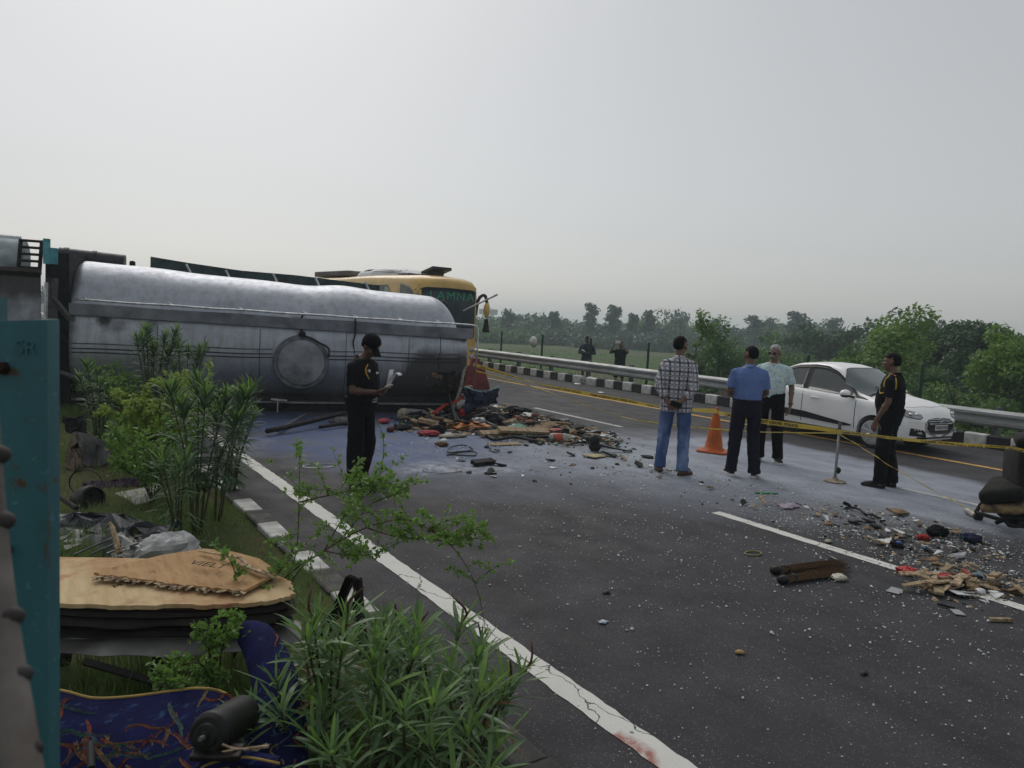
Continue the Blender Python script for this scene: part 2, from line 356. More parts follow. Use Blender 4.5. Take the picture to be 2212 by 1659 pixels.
def line(name, x, wd, y0, y1, mat, jag=.006):
    n = max(8, int(min(y1-y0, 40)/.06)); ys = np.concatenate([np.linspace(y0, min(y1, y0+40), n), np.linspace(min(y1, y0+40), y1, 12)[1:] if y1 > y0+40 else []])
    mb = MB(); mb.grid([[(x+s*wd/2+s*jag*R_.uniform(-1, 1), y, .004) for y in ys] for s in (-1, 1)])
    o = mb.build(name, mat, kind='structure')
    V = np.array(mb.v); A = o.data.attributes.new('red', 'FLOAT', 'POINT'); rp = gpoly([(1330, 1590), (1395, 1625), (1420, 1670), (1290, 1600)])
    A.data.foreach_set('value', ss(pdist(V[:, 0], V[:, 1], rp), -.06, .06).astype(np.float32)); return o
line('edge_line', 2.385, .155, -3, 400, WHITE)
line('lane_line', 6.12, .13, .2, 2.55, WHITE); line('lane_line', 6.12, .13, 3.05, 5.12, WHITE); line('lane_line', 9.52, .12, 10.35, 13.2, DIM)
line('lane_line', 9.52, .12, 3.6, 5.0, DIM); line('lane_line', 9.52, .12, 18.5, 21.5, DIM); line('lane_line', 6.12, .13, 18.5, 21.5, DIM)
line('yellow_line', 12.62, .13, -3, 400, YEL)
# left flush kerb (white / grey blocks half overgrown) and right painted kerb, one object per stone
def stone(L, wd, h, seed, ch=.018):
    bm = bmesh.new(); bmesh.ops.create_cube(bm, size=1.); bmesh.ops.scale(bm, vec=(wd, L, h), verts=bm.verts)
    bmesh.ops.bevel(bm, geom=bm.edges[:], offset=ch, segments=1, affect='EDGES'); q = random.Random(seed)
    for v in bm.verts: v.co += Vector((q.uniform(-1, 1), q.uniform(-1, 1), q.uniform(-1, 1)))*.004; v.co.z += h/2
    me = bpy.data.meshes.new('kerb_stone'); bm.to_mesh(me); bm.free(); return me
KW = M('kerb_white', (.60, .60, .58), .8, var=.3, sc=5, dirt=(.22, .20, .17), damt=.8, bump=.3); KB = M('kerb_black', (.022, .022, .025), .6, var=.4, sc=5, dirt=(.10, .095, .09), damt=.55, bump=.3)
CONC = M('bare_concrete', (.26, .25, .235), .9, var=.3, sc=9, bump=.4)
kr = obj('kerb', None, kind='structure', loc=(15.0, 0, 0))
ms = {}
for c, mt in (('w', KW), ('b', KB)):
    for k in range(3): me = stone(.392, .20, .25, k+(c == 'b')*5); me.materials.append(mt); ms[c, k] = me
mc = stone(.392, .2, .2, 31, .03); mc.materials.append(CONC)
for i in range(96):
    y = .6+i*.4; broken = i == 44
    o = obj('kerb_stone', mc if broken else ms['w' if i % 2 else 'b', i % 3], kr, loc=(.1+R_.uniform(-.006, .006), y, R_.uniform(-.008, .006)), rot=(0, R_.uniform(-.02, .02), R_.uniform(-.015, .015)))
    if i == 43: o.rotation_euler = (.05, -.12, .16); o.location.x -= .07; o['label'] = 'tilted white kerb stone knocked out of line'
mb = MB()
for k in range(60): mb.box((15.1, 39.+k*.8+.2, .125), (.2, .4, .25))
mb.cur = 1
for k in range(60): mb.box((15.1, 39.+k*.8+.6, .125), (.2, .4, .25))
mb.build('far_kerb', [KW, KB], kind='structure')
kl = obj('shoulder_kerb', None, kind='structure', loc=(1.84, 0, 0))
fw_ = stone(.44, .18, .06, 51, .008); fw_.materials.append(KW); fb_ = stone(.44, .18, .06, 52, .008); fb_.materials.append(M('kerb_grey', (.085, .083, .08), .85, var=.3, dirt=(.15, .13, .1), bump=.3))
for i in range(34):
    y = 1.3+i*.45; obj('kerb_stone', fw_ if i % 2 and y > 3.7 else fb_, kl, loc=(R_.uniform(-.01, .01), y, -.05+R_.uniform(0, .006)), rot=(0, 0, R_.uniform(-.01, .01)))  # nearest stones all grey: the dark shadow there is put into their colour
# grey dusty soil strip under the guardrail is part of the ground; haze: a closed box of pale air around everything
hz = MB().box((60, 190, 3.1), (820, 620, 13.8)); t = bpy.data.materials.new('haze_air'); t.use_nodes = True; n_ = t.node_tree; n_.nodes.clear()
o_ = n_.nodes.new('ShaderNodeOutputMaterial'); pv = n_.nodes.new('ShaderNodeVolumePrincipled'); n_.links.new(pv.outputs[0], o_.inputs['Volume'])
pv.inputs['Color'].default_value = (.80, .92, 1, 1); pv.inputs['Density'].default_value = .0013; pv.inputs['Anisotropy'].default_value = .25
hz.build('haze', t, kind='stuff')
# ================================================================ OVERTURNED TANKER
TP0 = np.array([.75, 14.46, 0]); TA = nrm(np.array([6.65, -1.77, 0])); TN = np.array([TA[1], -TA[0], 0]); TLEN = 6.9
def T3(s, n, z): return TP0+TA*s+TN*n+np.array([0, 0, z])
def tface(u, v, n=0.):                                  # photo point -> (s, z) on the tanker's front plane
    q = PL(u, v, TP0+TN*n, TN)-TP0; return float(q @ TA), float(q[2])
def steel(name, soot):
    t = NT(name); p = t.pos(); st = t.noise(t.pos((.6, .6, 3.)), 1.4, 7, .62); fn = t.noise(t.pos((1, 1, .25)), 9, 6, .7)
    c = t.mix(t.ramp(st, .3, .75), (.43, .46, .52), (.30, .325, .375)); c = t.mix(t.math('MULTIPLY', t.ramp(fn, .45, .68), .5), c, (.22, .21, .21))
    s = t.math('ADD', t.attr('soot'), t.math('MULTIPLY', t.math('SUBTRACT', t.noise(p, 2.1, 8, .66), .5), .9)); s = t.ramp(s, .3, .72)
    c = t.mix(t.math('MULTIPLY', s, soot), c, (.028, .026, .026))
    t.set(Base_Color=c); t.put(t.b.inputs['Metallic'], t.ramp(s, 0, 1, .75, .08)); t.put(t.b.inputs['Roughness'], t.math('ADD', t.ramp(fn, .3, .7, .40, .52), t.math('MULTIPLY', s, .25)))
    t.bump(t.math('ADD', t.noise(t.pos((.5, .5, 1.)), 2.2, 5), t.math('MULTIPLY', fn, .08)), .22, .05); return t.m
STEEL = steel('tank_steel', .92)
SEAM = M('dark_seam', (.05, .05, .055), .6, .4); SOOT = M('sooty_black', (.018, .017, .018), .85, var=.5, sc=9, bump=.5, bsc=30)
ALU = M('bare_aluminium', (.62, .64, .66), .38, .8, var=.25, sc=12, dirt=(.1, .09, .08), damt=.5)
RUSTD = M('charred_rust', (.028, .02, .017), .9, var=.5, sc=12, col2=(.012, .011, .011), bump=.6)
GREENP = M('dull_green_panel', (.038, .066, .066), .6, var=.35, sc=5, dirt=(.02, .02, .02), damt=.7)
GREYST = M('grey_steel', (.16, .17, .185), .5, .5, var=.3, sc=8, dirt=(.03, .028, .028), damt=.8)
tk = top('tanker', tuple(T3(3.4, -1, 0)), 'long silver tanker lying overturned on its side across the road, soot stained', 'tanker')
cz, rz, rn, cn = 1.0, 1.0, 1.08, -1.0; RT = 1.54
NS, NA = 110, 72
def tank_pt(s, a):
    e = 2/2.25; ca, sa = math.cos(a), math.sin(a)
    n = rn*math.copysign(abs(ca)**e, ca); z = (RT if sa > 0 else rz)*math.copysign(abs(sa)**e, sa)
    f = s/TLEN
    z *= 1-((.055+.05*f+.13*f*f+.03*math.sin(PI*f)) if z > 0 else 0)                     # the flank sinks towards the crushed end
    k = 1.
    if s > TLEN-.62: k = 1-(1-math.sqrt(max(0, 1-((s-(TLEN-.62))/.66)**2)))*(.9*min(1, max(.02, (sa-.3)/.2)))
    if s < .1: k = 1-.04*(1-s/.1)**2
    d = -.03*math.exp(-((s-3.75)/.55)**2)*max(0, sa)**2-.02*math.exp(-((s-2.3)/.8)**2)*max(0, sa)**3+.03*math.exp(-((s-4.5)/.4)**2)*max(0, sa)**2
    d += .002*math.sin(2.1*s+1.3*a)*math.sin(1.1*s+2*a)+.0025*math.sin(5.2*s-3*a)
    if s > 5.9 and -1.3 < a < -.35: d -= .42*math.exp(-((s-7.0)/.5)**2)*math.exp(-((a+.75)/.32)**2)*(1+.25*math.sin(17*s)+.2*math.sin(13*a))
    q = 1+d
    return T3(s, cn+n*k*q, .1+cz+z*k*q)
ss_ = np.concatenate([np.linspace(0, TLEN-.7, NS-24), np.linspace(TLEN-.66, TLEN, 24)])
aa = np.arange(NA)*2*PI/NA
V = [[tank_pt(s, a) for a in aa] for s in ss_]
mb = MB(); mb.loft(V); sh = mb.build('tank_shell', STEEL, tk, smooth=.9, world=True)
S = np.repeat(ss_, NA); A_ = np.tile(aa, NS); sz = np.array([p[2] for r in V for p in r])
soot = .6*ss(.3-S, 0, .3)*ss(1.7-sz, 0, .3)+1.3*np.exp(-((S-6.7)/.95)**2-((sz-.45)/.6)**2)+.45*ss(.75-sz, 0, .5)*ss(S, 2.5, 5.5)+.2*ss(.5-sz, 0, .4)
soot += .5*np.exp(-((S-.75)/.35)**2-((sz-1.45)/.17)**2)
for u, v, r, k in ((910, 770, .3, .35), (1000, 780, .16, .4), (640, 695, .16, .75), (648, 735, .1, .6), (960, 800, .35, .5), (395, 745, .07, .5), (215, 738, .08, .5), (820, 757, .06, .5), (830, 757, .05, .5), (215, 735, .05, .7), (250, 742, .05, .7), (225, 690, .1, .7), (330, 735, .25, .4), (700, 640, .3, .3), (480, 620, .35, .25), (905, 850, .4, .5), (530, 850, .3, .3), (555, 760, .05, .5), (860, 840, .5, .4), (330, 700, .12, .35)):
    s0, z0 = tface(u, v); soot += k*np.exp(-((S-s0)**2+(sz-z0)**2)/r**2)
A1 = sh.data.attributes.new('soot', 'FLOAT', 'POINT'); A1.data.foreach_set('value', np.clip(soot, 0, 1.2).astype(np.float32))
BV = BVHTree.FromPolygons([tuple(p) for r in V for p in r], mb.f)
def on_tank(s, z, off=.004):
    o = T3(s, 1.5, z); h = BV.ray_cast(Vector(o), Vector(-TN)); 
    nn = np.array(h[1]) if h[1] is not None else TN; nn = nn*(1 if nn @ TN > 0 else -1)
    return (np.array(h[0])+nn*off) if h[0] is not None else T3(s, 0, z)
def strip(mb, sz_list, wd, off=.01, th=.012):           # thin strap hugging the shell through (s, z) points
    P = [on_tank(s, z, off) for s, z in sz_list]
    mb.tube(P, [wd]*len(P), 6)
# ledge with rail
lz = lambda s: 1.63-.03*s/1.
rows = []
for s in np.linspace(.02, 6.98, 30):
    zt, zb = np.interp(s, [0, 6.9], [1.80, 1.69]), np.interp(s, [0, 6.9], [1.615, 1.49])
    zt += .006*math.sin(3*s); rows.append([T3(s, -.12, zb), T3(s, .13, zb-.004), T3(s, .145, zt), T3(s, .12, zt), T3(s, .12, zb+.02), T3(s, -.12, zb+.02)])
mb = MB(); mb.loft(rows); o = mb.build('ledge', M('ledge_steel', (.24, .255, .29), .5, .45, var=.25, sc=3, dirt=(.03, .03, .03), damt=.6), tk, world=True)
mb = MB(); rail = [T3(s, .15, np.interp(s, [0, 6.9], [1.865, 1.765])+.004*math.sin(5*s)) for s in np.linspace(.12, 6.95, 40)]
endp = T3(7.07, .15, 1.70); rail += [T3(7.03, .15, 1.755), endp, T3(7.08, .15, 1.3), T3(7.05, .12, .62)]
mb.tube(rail, .017, 8)
for s in (.3, 1.6, 2.75, 3.85, 4.75, 5.6, 6.35): 
    z = np.interp(s, [0, 6.9], [1.865, 1.765]); mb.tube([T3(s, .15, z), T3(s-.1, -.02, z+.05)], .013, 6)
mb.build('rail', ALU, tk, smooth=True, world=True)
# hatch disc: centre from the photo
hs_, hz_ = tface(650, 782); hr = .5
hc = on_tank(hs_, hz_, 0)
mb = MB()
def disc(mb, r, off, th, n=40, wob=0.):
    c = T3(hs_, 0, hz_); dn = np.dot(hc-c, TN)
    ring = lambda rr, f: [T3(hs_+rr*math.cos(a), dn+f, hz_+rr*math.sin(a)*1.0) for a in np.arange(n)*2*PI/n]
    mb.loft([ring(r, -.25), ring(r, off), ring(r-.012, off+th), ring(r*.5, off+th+.012), ring(.02, off+th+.03)])
disc(mb, hr, .03, .02); mb.build('hatch_rim', GREYST, tk, smooth=.6, world=True)
mb = MB(); disc(mb, hr-.08, .05, .03); lid = mb.build('hatch_lid', M('hatch_lid_steel', (.30, .31, .335), .5, .7, var=.3, sc=3, dirt=(.07, .065, .06), damt=.8, bump=.15), tk, smooth=.6, world=True)
mb = MB(); dn = float(np.dot(hc-T3(hs_, 0, hz_), TN))
for x, z in ((-.33, -.03), (-.33, -.15), (.27, -.02), (.36, .06), (.33, -.14), (.0, .3)): mb.rbox(T3(hs_+x, dn+.1, hz_+z), (.085, .06, .07), .012, rot=rotm(0, 0, math.atan2(TA[1], TA[0])))
each(mb, 'latch', GREYST, lid, world=True)
mb = MB()
for a in (.9, 2.3): mb.tube([T3(hs_+.36*math.cos(a+PI*k), dn+.09-.01*k, hz_+.36*math.sin(a+PI*k)) for k in (0, .5, 1) if k != .5], .009, 5)
each(mb, 'lid_seam', SEAM, lid, world=True)
mb = MB(); mb.tube(spl([T3(hs_+.02, dn+.05, hz_+.9), T3(hs_-.05, .1, hz_+.72), T3(hs_, .1, hz_+.55), T3(hs_+.02, dn+.14, hz_+.45)], 14), .018, 7)
mb.tube(spl([T3(hs_+.03, dn+.1, hz_+.5), T3(hs_+.3, dn+.13, hz_+.38), T3(hs_+.47, dn+.13, hz_+.28), T3(hs_+.48, dn+.1, hz_+.12)], 14), .016, 7)
mb.ell(T3(hs_, dn+.06, hz_+.52), (.07, .05, .06)); each(mb, 'hose', SOOT, tk, smooth=True, world=True)
# long ribs, vertical seams, flange, belly frame
for dz in (0, .085, .15):
    mb = MB(); strip(mb, [(s, np.interp(s, [0, 6.8], [1.13, 1.17])-dz+.006*math.sin(4*s)) for s in np.linspace(.05, hs_-.5, 24)], .011); strip(mb, [(s, np.interp(s, [0, 6.8], [1.13, 1.17])-dz+.006*math.sin(4*s)) for s in np.linspace(hs_+.5, 6.75, 24)], .011)
    each(mb, 'rib', SEAM if dz else GREYST, tk, smooth=True, world=True)
mb = MB()
for u, zz in ((745, (1.5, .25)), (880, (1.45, .7)), (560, (1.5, .4)), (1006, (1.45, .75)), (340, (1.5, .9))):
    s0 = tface(u, 800)[0]; strip(mb, [(s0, z) for z in np.linspace(zz[0], zz[1], 14)], .006, .002)
each(mb, 'weld_seam', SEAM, tk, smooth=True, world=True)
mb = MB(); mb.loft([[T3(s, .0-.01*i, z) for i, z in ((0, .16), (1, .185), (12, .19), (12, .155))] for s in np.linspace(.1, 6.6, 20)]); mb.build('bottom_flange', GREYST, tk, world=True)
mb = MB(); mb.loft([[T3(s, n, z) for n, z in ((-.06, .15), (-.1, .0), (-1.9, .0), (-1.9, .3), (-.2, .3))] for s in np.linspace(.0, 6.7, 6)]); mb.build('belly_frame', SOOT, tk, world=True)
mb = MB()
for u, v, L in ((772, 700, 90), (1515-745, 700, 50), (955, 740, 60)):
    s0, z0 = tface(u-4, v, .15); mb.tube(spl([T3(s0, .16, z0+.1), T3(s0+.01, .17, z0-.15), T3(s0-.015, .1, z0-.35), T3(s0+.02, .12, z0-.35-L*.003)], 12), .012, 5, flat=.5)
each(mb, 'hanging_strap', SOOT, tk, world=True)
mb = MB(); s0, z0 = tface(600, 862); mb.tube([T3(s0-.12, .05, z0), T3(s0+.16, .08, z0-.02)], .022, 7); mb.tube([T3(s0, .07, z0), T3(s0, .07, z0-.35)], .012, 6)
s0, z0 = tface(700, 777); mb.tube([T3(s0, .1, z0), T3(s0, .1, z0-.22)], .014, 6); mb.box(T3(s0-.12, .06, z0-.05), (.22, .03, .06), rot=rotm(0, 0, math.atan2(TA[1], TA[0]))); each(mb, 'outlet_pipe', ALU, tk, world=True)
# top silhouette pieces behind the shell
mb = MB()
g = [((325, 560), (325, 580)), ((410, 574), (410, 588)), ((520, 590), (520, 600)), ((640, 600), (640, 612)), ((820, 622), (820, 634))]
top_ = [PL(*a, TP0+TN*-1.25, TN) for a, b in g]; top_ = [q+np.array([0, 0, .05]) for q in top_]; bot_ = [np.array([p[0], p[1], p[2]-.3]) for p in top_]
for i in range(len(g)): bot_[i] = bot_[i]-TN*0
mb.grid([top_, bot_], th=.05, nv=np.array([TN]*10)); mb.build('fender_panel', GREENP, tk, world=True)
mb = MB()
for u, v in ((413, 585), (498, 598), (600, 606), (690, 612), (798, 622)):
    p = PL(u, v, TP0+TN*-1.15, TN); mb.tube([p+TA*-.09+np.array([0, 0, .12]), p+TA*.02+np.array([0, 0, -.1])], .022, 4)
each(mb, 'fender_bracket', ALU, tk, world=True)
mb = MB(); a, b = PL(128, 552, TP0+TN*-1.5, TN), PL(270, 568, TP0+TN*-1.5, TN); mb.cyl(a, b, .15, 16)
for f in (.08, .5): mb.cyl(a+(b-a)*f, a+(b-a)*(f+.06), .165, 16)
mb.build('air_tank', M('dark_pipe', (.05, .052, .06), .5, .3, var=.4, sc=6, dirt=(.02, .02, .02), damt=.7), tk, smooth=.7, world=True)
mb = MB(); p = PL(286, 575, TP0+TN*-1.2, TN); mb.cyl(p+np.array([0, 0, -.2]), p+np.array([0, 0, .07]), .052, 10); mb.ell(p+np.array([0, 0, .07]), (.052, .052, .03)); mb.build('vent_cap', SOOT, tk, smooth=.7, world=True)
mb = MB(); a, b = PL(510, 600, TP0+TN*-1.7, TN), PL(640, 617, TP0+TN*-1.7, TN); mb.cyl(a, b, .16, 16, .13); mb.build('reservoir', M('blue_grey_tank', (.16, .19, .23), .5, .3, var=.3, sc=7, dirt=(.05, .05, .05), damt=.6), tk, smooth=.7, world=True)
mb = MB()
for k in range(8): p = PL(388+k*6+R_.uniform(-1, 1), 577+k*.8, TP0+TN*-1.3, TN); mb.ell(p, (.022, .022, R_.uniform(.03, .05)), n=6, m=4)
mb.build('bolt_row', SOOT, tk, world=True, kind='stuff')
# mangled crushed corner
def crumple(mb, c, ax, ay, nx, ny, amp, seed, th=.006):
    X = np.linspace(-1, 1, nx); Y = np.linspace(-1, 1, ny); P = np.zeros((nx, ny, 3)); nn = nrm(np.cross(ax, ay)); g = np.random.default_rng(seed)
    for i in range(nx):
        for j in range(ny): P[i, j] = np.asarray(c)+ax*X[i]*(1+.12*g.normal())+ay*Y[j]*(1+.12*g.normal())+nn*amp*g.normal()
    return mb.grid(P, th=th)
mb = MB()
for k in range(9):
    s, z = R_.uniform(6.3, 7.0), R_.uniform(.25, .85); crumple(mb, T3(s, R_.uniform(-.3, .1), z), TA*R_.uniform(.08, .2), nrm(np.array([R_.uniform(-.4, .4), R_.uniform(-.4, .4), 1]))*R_.uniform(.1, .25), 5, 5, .05, k)
each(mb, 'torn_metal', RUSTD, tk, world=True)
mb = MB(); crumple(mb, T3(6.25, .03, .78), TA*.16, np.array([0, 0, .1]), 6, 5, .05, 77); mb.build('scorched_insulation', M('scorched_foam', (.24, .17, .08), .9, var=.5, sc=14, col2=(.06, .05, .04), bump=.6), tk, world=True)
mb = MB(); a, b = PL(978, 885, TP0+TN*.35, TN), PL(1003, 800, TP0+TN*.2, TN); mb.tube(spl([a, a*.5+b*.5+TA*.03, b, b+np.array([0, 0, .12])+TA*.1], 10), [.05, .055, .05, .05, .055, .045, .05, .045, .03, .02], 6, flat=.45); mb.build('bent_strut', M('ashy_metal', (.33, .31, .28), .85, var=.5, sc=15, bump=.6), tk, world=True)
mb = MB(); a, b = PL(1000, 672, TP0+TN*-.8, TN), PL(1075, 636, TP0+TN*-.6+TA*.5, TN); mb.cyl(a, b, .017, 8, .02); mb.build('bent_pole', M('pale_pipe', (.45, .43, .40), .5, .3, var=.3, sc=15), tk, smooth=True, world=True)
# burned cab end on the left: dark bulkhead and frame
mb = MB(); mb.loft([[T3(s, n, z) for n, z in ((-.05, .1), (-.05, 2.62), (-1.9, 2.7), (-1.9, .1))] for s in (-.36, -.01)]); mb.build('burnt_bulkhead', SOOT, tk, world=True)
FRM = M('burnt_frame_paint', (.10, .095, .10), .7, .2, var=.4, sc=6, dirt=(.03, .03, .03), damt=.7)
mb = MB(); zt = 2.55
a, b = PL(113, 600, TP0+TN*.15, TN), PL(108, 900, TP0+TN*.15, TN); mb.tube([a, np.array([b[0], b[1], .1])], .085, 4); mb.tube([PL(110, 640, TP0+TN*.2, TN), PL(152, 690, TP0+TN*.1, TN)], .05, 4); mb.tube([PL(108, 800, TP0+TN*.1, TN), PL(160, 815, TP0+TN*.1, TN)], .05, 4)
mb.build('bulkhead_frame', FRM, tk, world=True)
TEALB = M('light_teal_plate', (.10, .36, .42), .5, var=.3, sc=8, dirt=(.05, .05, .05), damt=.5)
mb = MB(); p = PL(112, 553, TP0+TN*.2, TN); mb.box(p, (.17, .1, .26)); p = PL(101, 543, TP0+TN*.3, TN); mb.box(p, (.1, .1, .4)); each(mb, 'teal_bracket', TEALB, tk, world=True)
# ---------------------------------------------------------------- second wrecked truck at the left edge
wt = top('truck_wreck', tuple(T3(-2.2, -.8, 0)), 'burnt grey wrecked truck body with black ladder behind the teal post', 'truck')
PANEL = steel('truck_panel_steel', .9)
mb = MB(); rows = []
for s in np.linspace(-3.6, -.36, 14): rows.append([T3(s, .25+.02*math.sin(7*s), z) for z in np.linspace(.2, 2.32, 12)])
mb.grid(rows, th=.05); o = mb.build('side_panel', PANEL, wt, world=True)
me = o.data; n = len(me.vertices); co = np.empty(n*3); me.vertices.foreach_get('co', co); co = co.reshape(-1, 3)
A1 = me.attributes.new('soot', 'FLOAT', 'POINT'); A1.data.foreach_set('value', np.clip(.5+.5*ss(co[:, 2], 1.75, 2.3)+.5*ss(1.2-co[:, 2], 0, .6), 0, 1).astype(np.float32))
mb = MB(); mb.tube([T3(-3.7, -.42, 2.5), T3(-.75, -.42, 2.46)], .36, 24); o = mb.build('upper_drum', M('drum_blue_grey', (.40, .46, .50), .6, .0, var=.3, sc=4, dirt=(.12, .12, .12), damt=.5), wt, smooth=.7, world=True)
mb = MB(); mb.tube([T3(-3.7, -.4, 2.85), T3(-.8, -.4, 2.81)], .06, 8); mb.build('drum_cap', M('pale_panel', (.5, .55, .58), .5, var=.2), wt, world=True)
mb = MB()
for s in (-.72, -.42): mb.tube([T3(s, .05, 2.28), T3(s, -.1, 2.8)], .03, 4)
for k in range(5): z = 2.34+k*.11; mb.tube([T3(-.72, .05-.2*(z-2.28), z), T3(-.42, .05-.2*(z-2.28), z)], .022, 4)
mb.build('ladder', SOOT, wt, world=True)
mb = MB(); mb.tube([T3(-3.7, .3, 2.3), T3(-.34, .3, 2.26)], .06, 4); mb.build('top_beam', RUSTD, wt, world=True)
a, b = PL(100, 610, TP0+TN*.32, TN), PL(95, 860, TP0+TN*.32, TN)
mb = MB(); mb.tube([a, b], .028, 4); mb.build('edge_trim', ALU, wt, world=True)
# ================================================================ VEHICLES (body lofted, everything else projected onto it)
def patch(bv, axis, us, lo, hi, m=6, off=.006, th=.01, sgn=1):
    """sheet hugging a body: axis 'y' projects along y (us = x, lo/hi = z), 'x' along x (us = y), 'z' along z (us = y, lo/hi = x)"""
    P = []; N = []
    for i, u in enumerate(us):
        r = []
        for k in range(m+1):
            w_ = lo[i]+(hi[i]-lo[i])*k/m
            o, d = {'y': ((u, sgn*9, w_), (0, -sgn, 0)), 'x': ((sgn*12, u, w_), (-sgn, 0, 0)), 'z': ((w_, u, 9), (0, 0, -1))}[axis]
            h = bv.ray_cast(Vector(o), Vector(d))
            if h[0] is None: p = np.array(r[-1]) if r else np.array(P[-1][0]) if P else np.array(o)*0; nn = -np.array(d)
            else: nn = np.array(h[1]); nn = -nn if nn @ np.array(d) > 0 else nn; p = np.array(h[0])+nn*off
            r.append(p); N.append(nn)
        P.append(r)
    mb = MB(); P = np.array(P); N = np.array(N); mb.grid(P, th=th, nv=N); 
    return mb
GLASS = M('car_glass', (.05, .058, .055), .06, var=.15, sc=1.2, col2=(.11, .11, .10), spec=.7)
BLKP = M('black_plastic', (.018, .018, .019), .45, var=.3, sc=14)
CHROME = M('chrome', (.75, .76, .78), .12, .95, var=.15)
TYRE = M('tyre_rubber', (.02, .02, .021), .85, var=.4, sc=20, dirt=(.09, .08, .07), damt=.5, bump=.3)
RIM = M('alloy_rim', (.5, .5, .52), .35, .7, var=.2, dirt=(.15, .13, .1), damt=.4)
LENS = M('clear_lens', (.42, .45, .48), .08, .35, var=.3, sc=22)
def wheel(parent, x, y, r, wd, sgn, name='wheel'):
    wn = obj(name, None, parent, loc=(x, y, r)); mb = MB(); n = 32; rings = []
    for yy, rr in ((-.5, r-.06), (-.5, r-.02), (-.36, r), (.36, r), (.5, r-.02), (.5, r-.06), (.3, r-.085), (-.3, r-.085)): rings.append([(rr*math.cos(a), yy*wd, rr*math.sin(a)) for a in np.arange(n)*2*PI/n])
    rings.append(rings[0]); mb.loft(rings, caps=False); mb.build('tyre', TYRE, wn, smooth=.6)
    mb = MB(); o = sgn*wd*.36; mb.loft([[(rr*math.cos(a), o+sgn*d, rr*math.sin(a)) for a in np.arange(n)*2*PI/n] for rr, d in ((r-.062, .03), (r-.075, .035), (r-.085, -.04), (r-.1, -.07), (.02, -.07))])
    for k in range(9):
        a = k*2*PI/9; mb.tube([(.04*math.cos(a), o+sgn*.01, .04*math.sin(a)), ((r-.08)*math.cos(a), o+sgn*.02, (r-.08)*math.sin(a))], [.028, .02], 5)
    mb.ell((0, o+sgn*.015, 0), (.05, .02, .05)); mb.build('rim', RIM, wn, smooth=.6)
# ---------------------------------------------------------------- white sedan
def sm(x, xs, ys, r=.05): return sum(np.interp(x+d, xs, ys) for d in np.linspace(-r, r, 9))/9
def car_body():
    xs = np.unique(np.round(np.concatenate([np.linspace(-1.995, -1.8, 8), np.linspace(-1.75, 1.75, 64), np.linspace(1.78, 1.995, 12), -1.21+.335*np.cos(np.linspace(0, PI, 15)), 1.215+.335*np.cos(np.linspace(0, PI, 15))]), 4))
    hw = sm(xs, [-2, -1.93, -1.75, -1.3, 0, 1.2, 1.6, 1.82, 1.93, 2.0], [.58, .70, .79, .825, .83, .825, .79, .71, .61, .44], .04)
    zt = sm(xs, [-2, -1.97, -1.9, -1.66, -1.54, -1.12, -.78, -.3, .06, .32, 1.14, 1.5, 1.78, 1.92, 1.98, 2.0], [.72, .92, .985, 1.035, 1.07, 1.345, 1.465, 1.515, 1.505, 1.455, 1.005, .94, .85, .74, .62, .5], .05)
    zb = np.minimum(sm(xs, [-2, -1.4, -.6, .3, 1.0, 1.5, 1.8, 2.], [.93, .99, .95, .91, .88, .84, .76, .55], .08), zt-.035)
    zl = sm(xs, [-2, -1.85, -1.6, 1.6, 1.85, 2.], [.36, .27, .2, .2, .22, .27], .05)
    rings = []
    for x, h, t, b, l in zip(xs, hw, zt, zb, zl):
        c = float(np.clip((t-b-.1)/.3, 0, 1)); q = [(0, l), (h*.8, l), (h*.965, l+.05), (h*.99, l+.16), (h, .46), (h*1.0, .6), (h*.992, b-.13), (h*.985, b-.06), (h*.955, b-.01), (h*.92, b+.015)]
        yr = .545
        up = []
        for k in (.12, .3, .5, .7, .85, .94, 1.0):           # flank glass, then cant rail, then roof
            pass
        cab = [(h*.92+(yr+.03-h*.92)*k, b+.015+(t-.085-b-.015)*k) for k in (.25, .5, .75, 1.)]+[(yr-.035, t-.035), (yr-.14, t-.012), (yr*.35, t-.001), (0, t)]
        hood = [(h*.92*(1-k), b+.015+(t-b-.015)*(1-(1-k)**2.4)) for k in (.1, .22, .36, .5, .64, .76, .9, 1.)]
        q += [(c*a[0]+(1-c)*d[0], c*a[1]+(1-c)*d[1]) for a, d in zip(cab, hood)]
        for xc in (-1.21, 1.215):
            if abs(x-xc) < .336:
                az = .29+math.sqrt(max(0, .335**2-(x-xc)**2)); q = [(y, z) if i < 1 or i > 6 else (y if i > 1 else h*.62, max(z, az)) for i, (y, z) in enumerate(q)]
        rings.append([(x, -y, z) for y, z in q]+[(x, y, z) for y, z in q[-2:0:-1]])
    mb = MB(); mb.loft(rings); return mb
CH = nrm(np.array([-.06, -1., 0])); cang = math.atan2(CH[1], CH[0]); CL = np.array([-CH[1], CH[0], 0])
CC = G(1882, 968)-CH*1.215*.94+CL*.80*.94; CC[2] = 0
car = top('car', tuple(CC), 'white four door saloon car stopped on the road by the guardrail', 'car', cang); car.scale = (.94,)*3
cb = car_body(); PAINT = M('white_car_paint', (.88, .885, .89), .3, var=.03, sc=2, dirt=(.6, .58, .55), damt=.25, coat=.7)
cb.build('body', PAINT, car, smooth=.55); bv = BVHTree.FromPolygons(cb.v, cb.f)
L_ = np.linspace
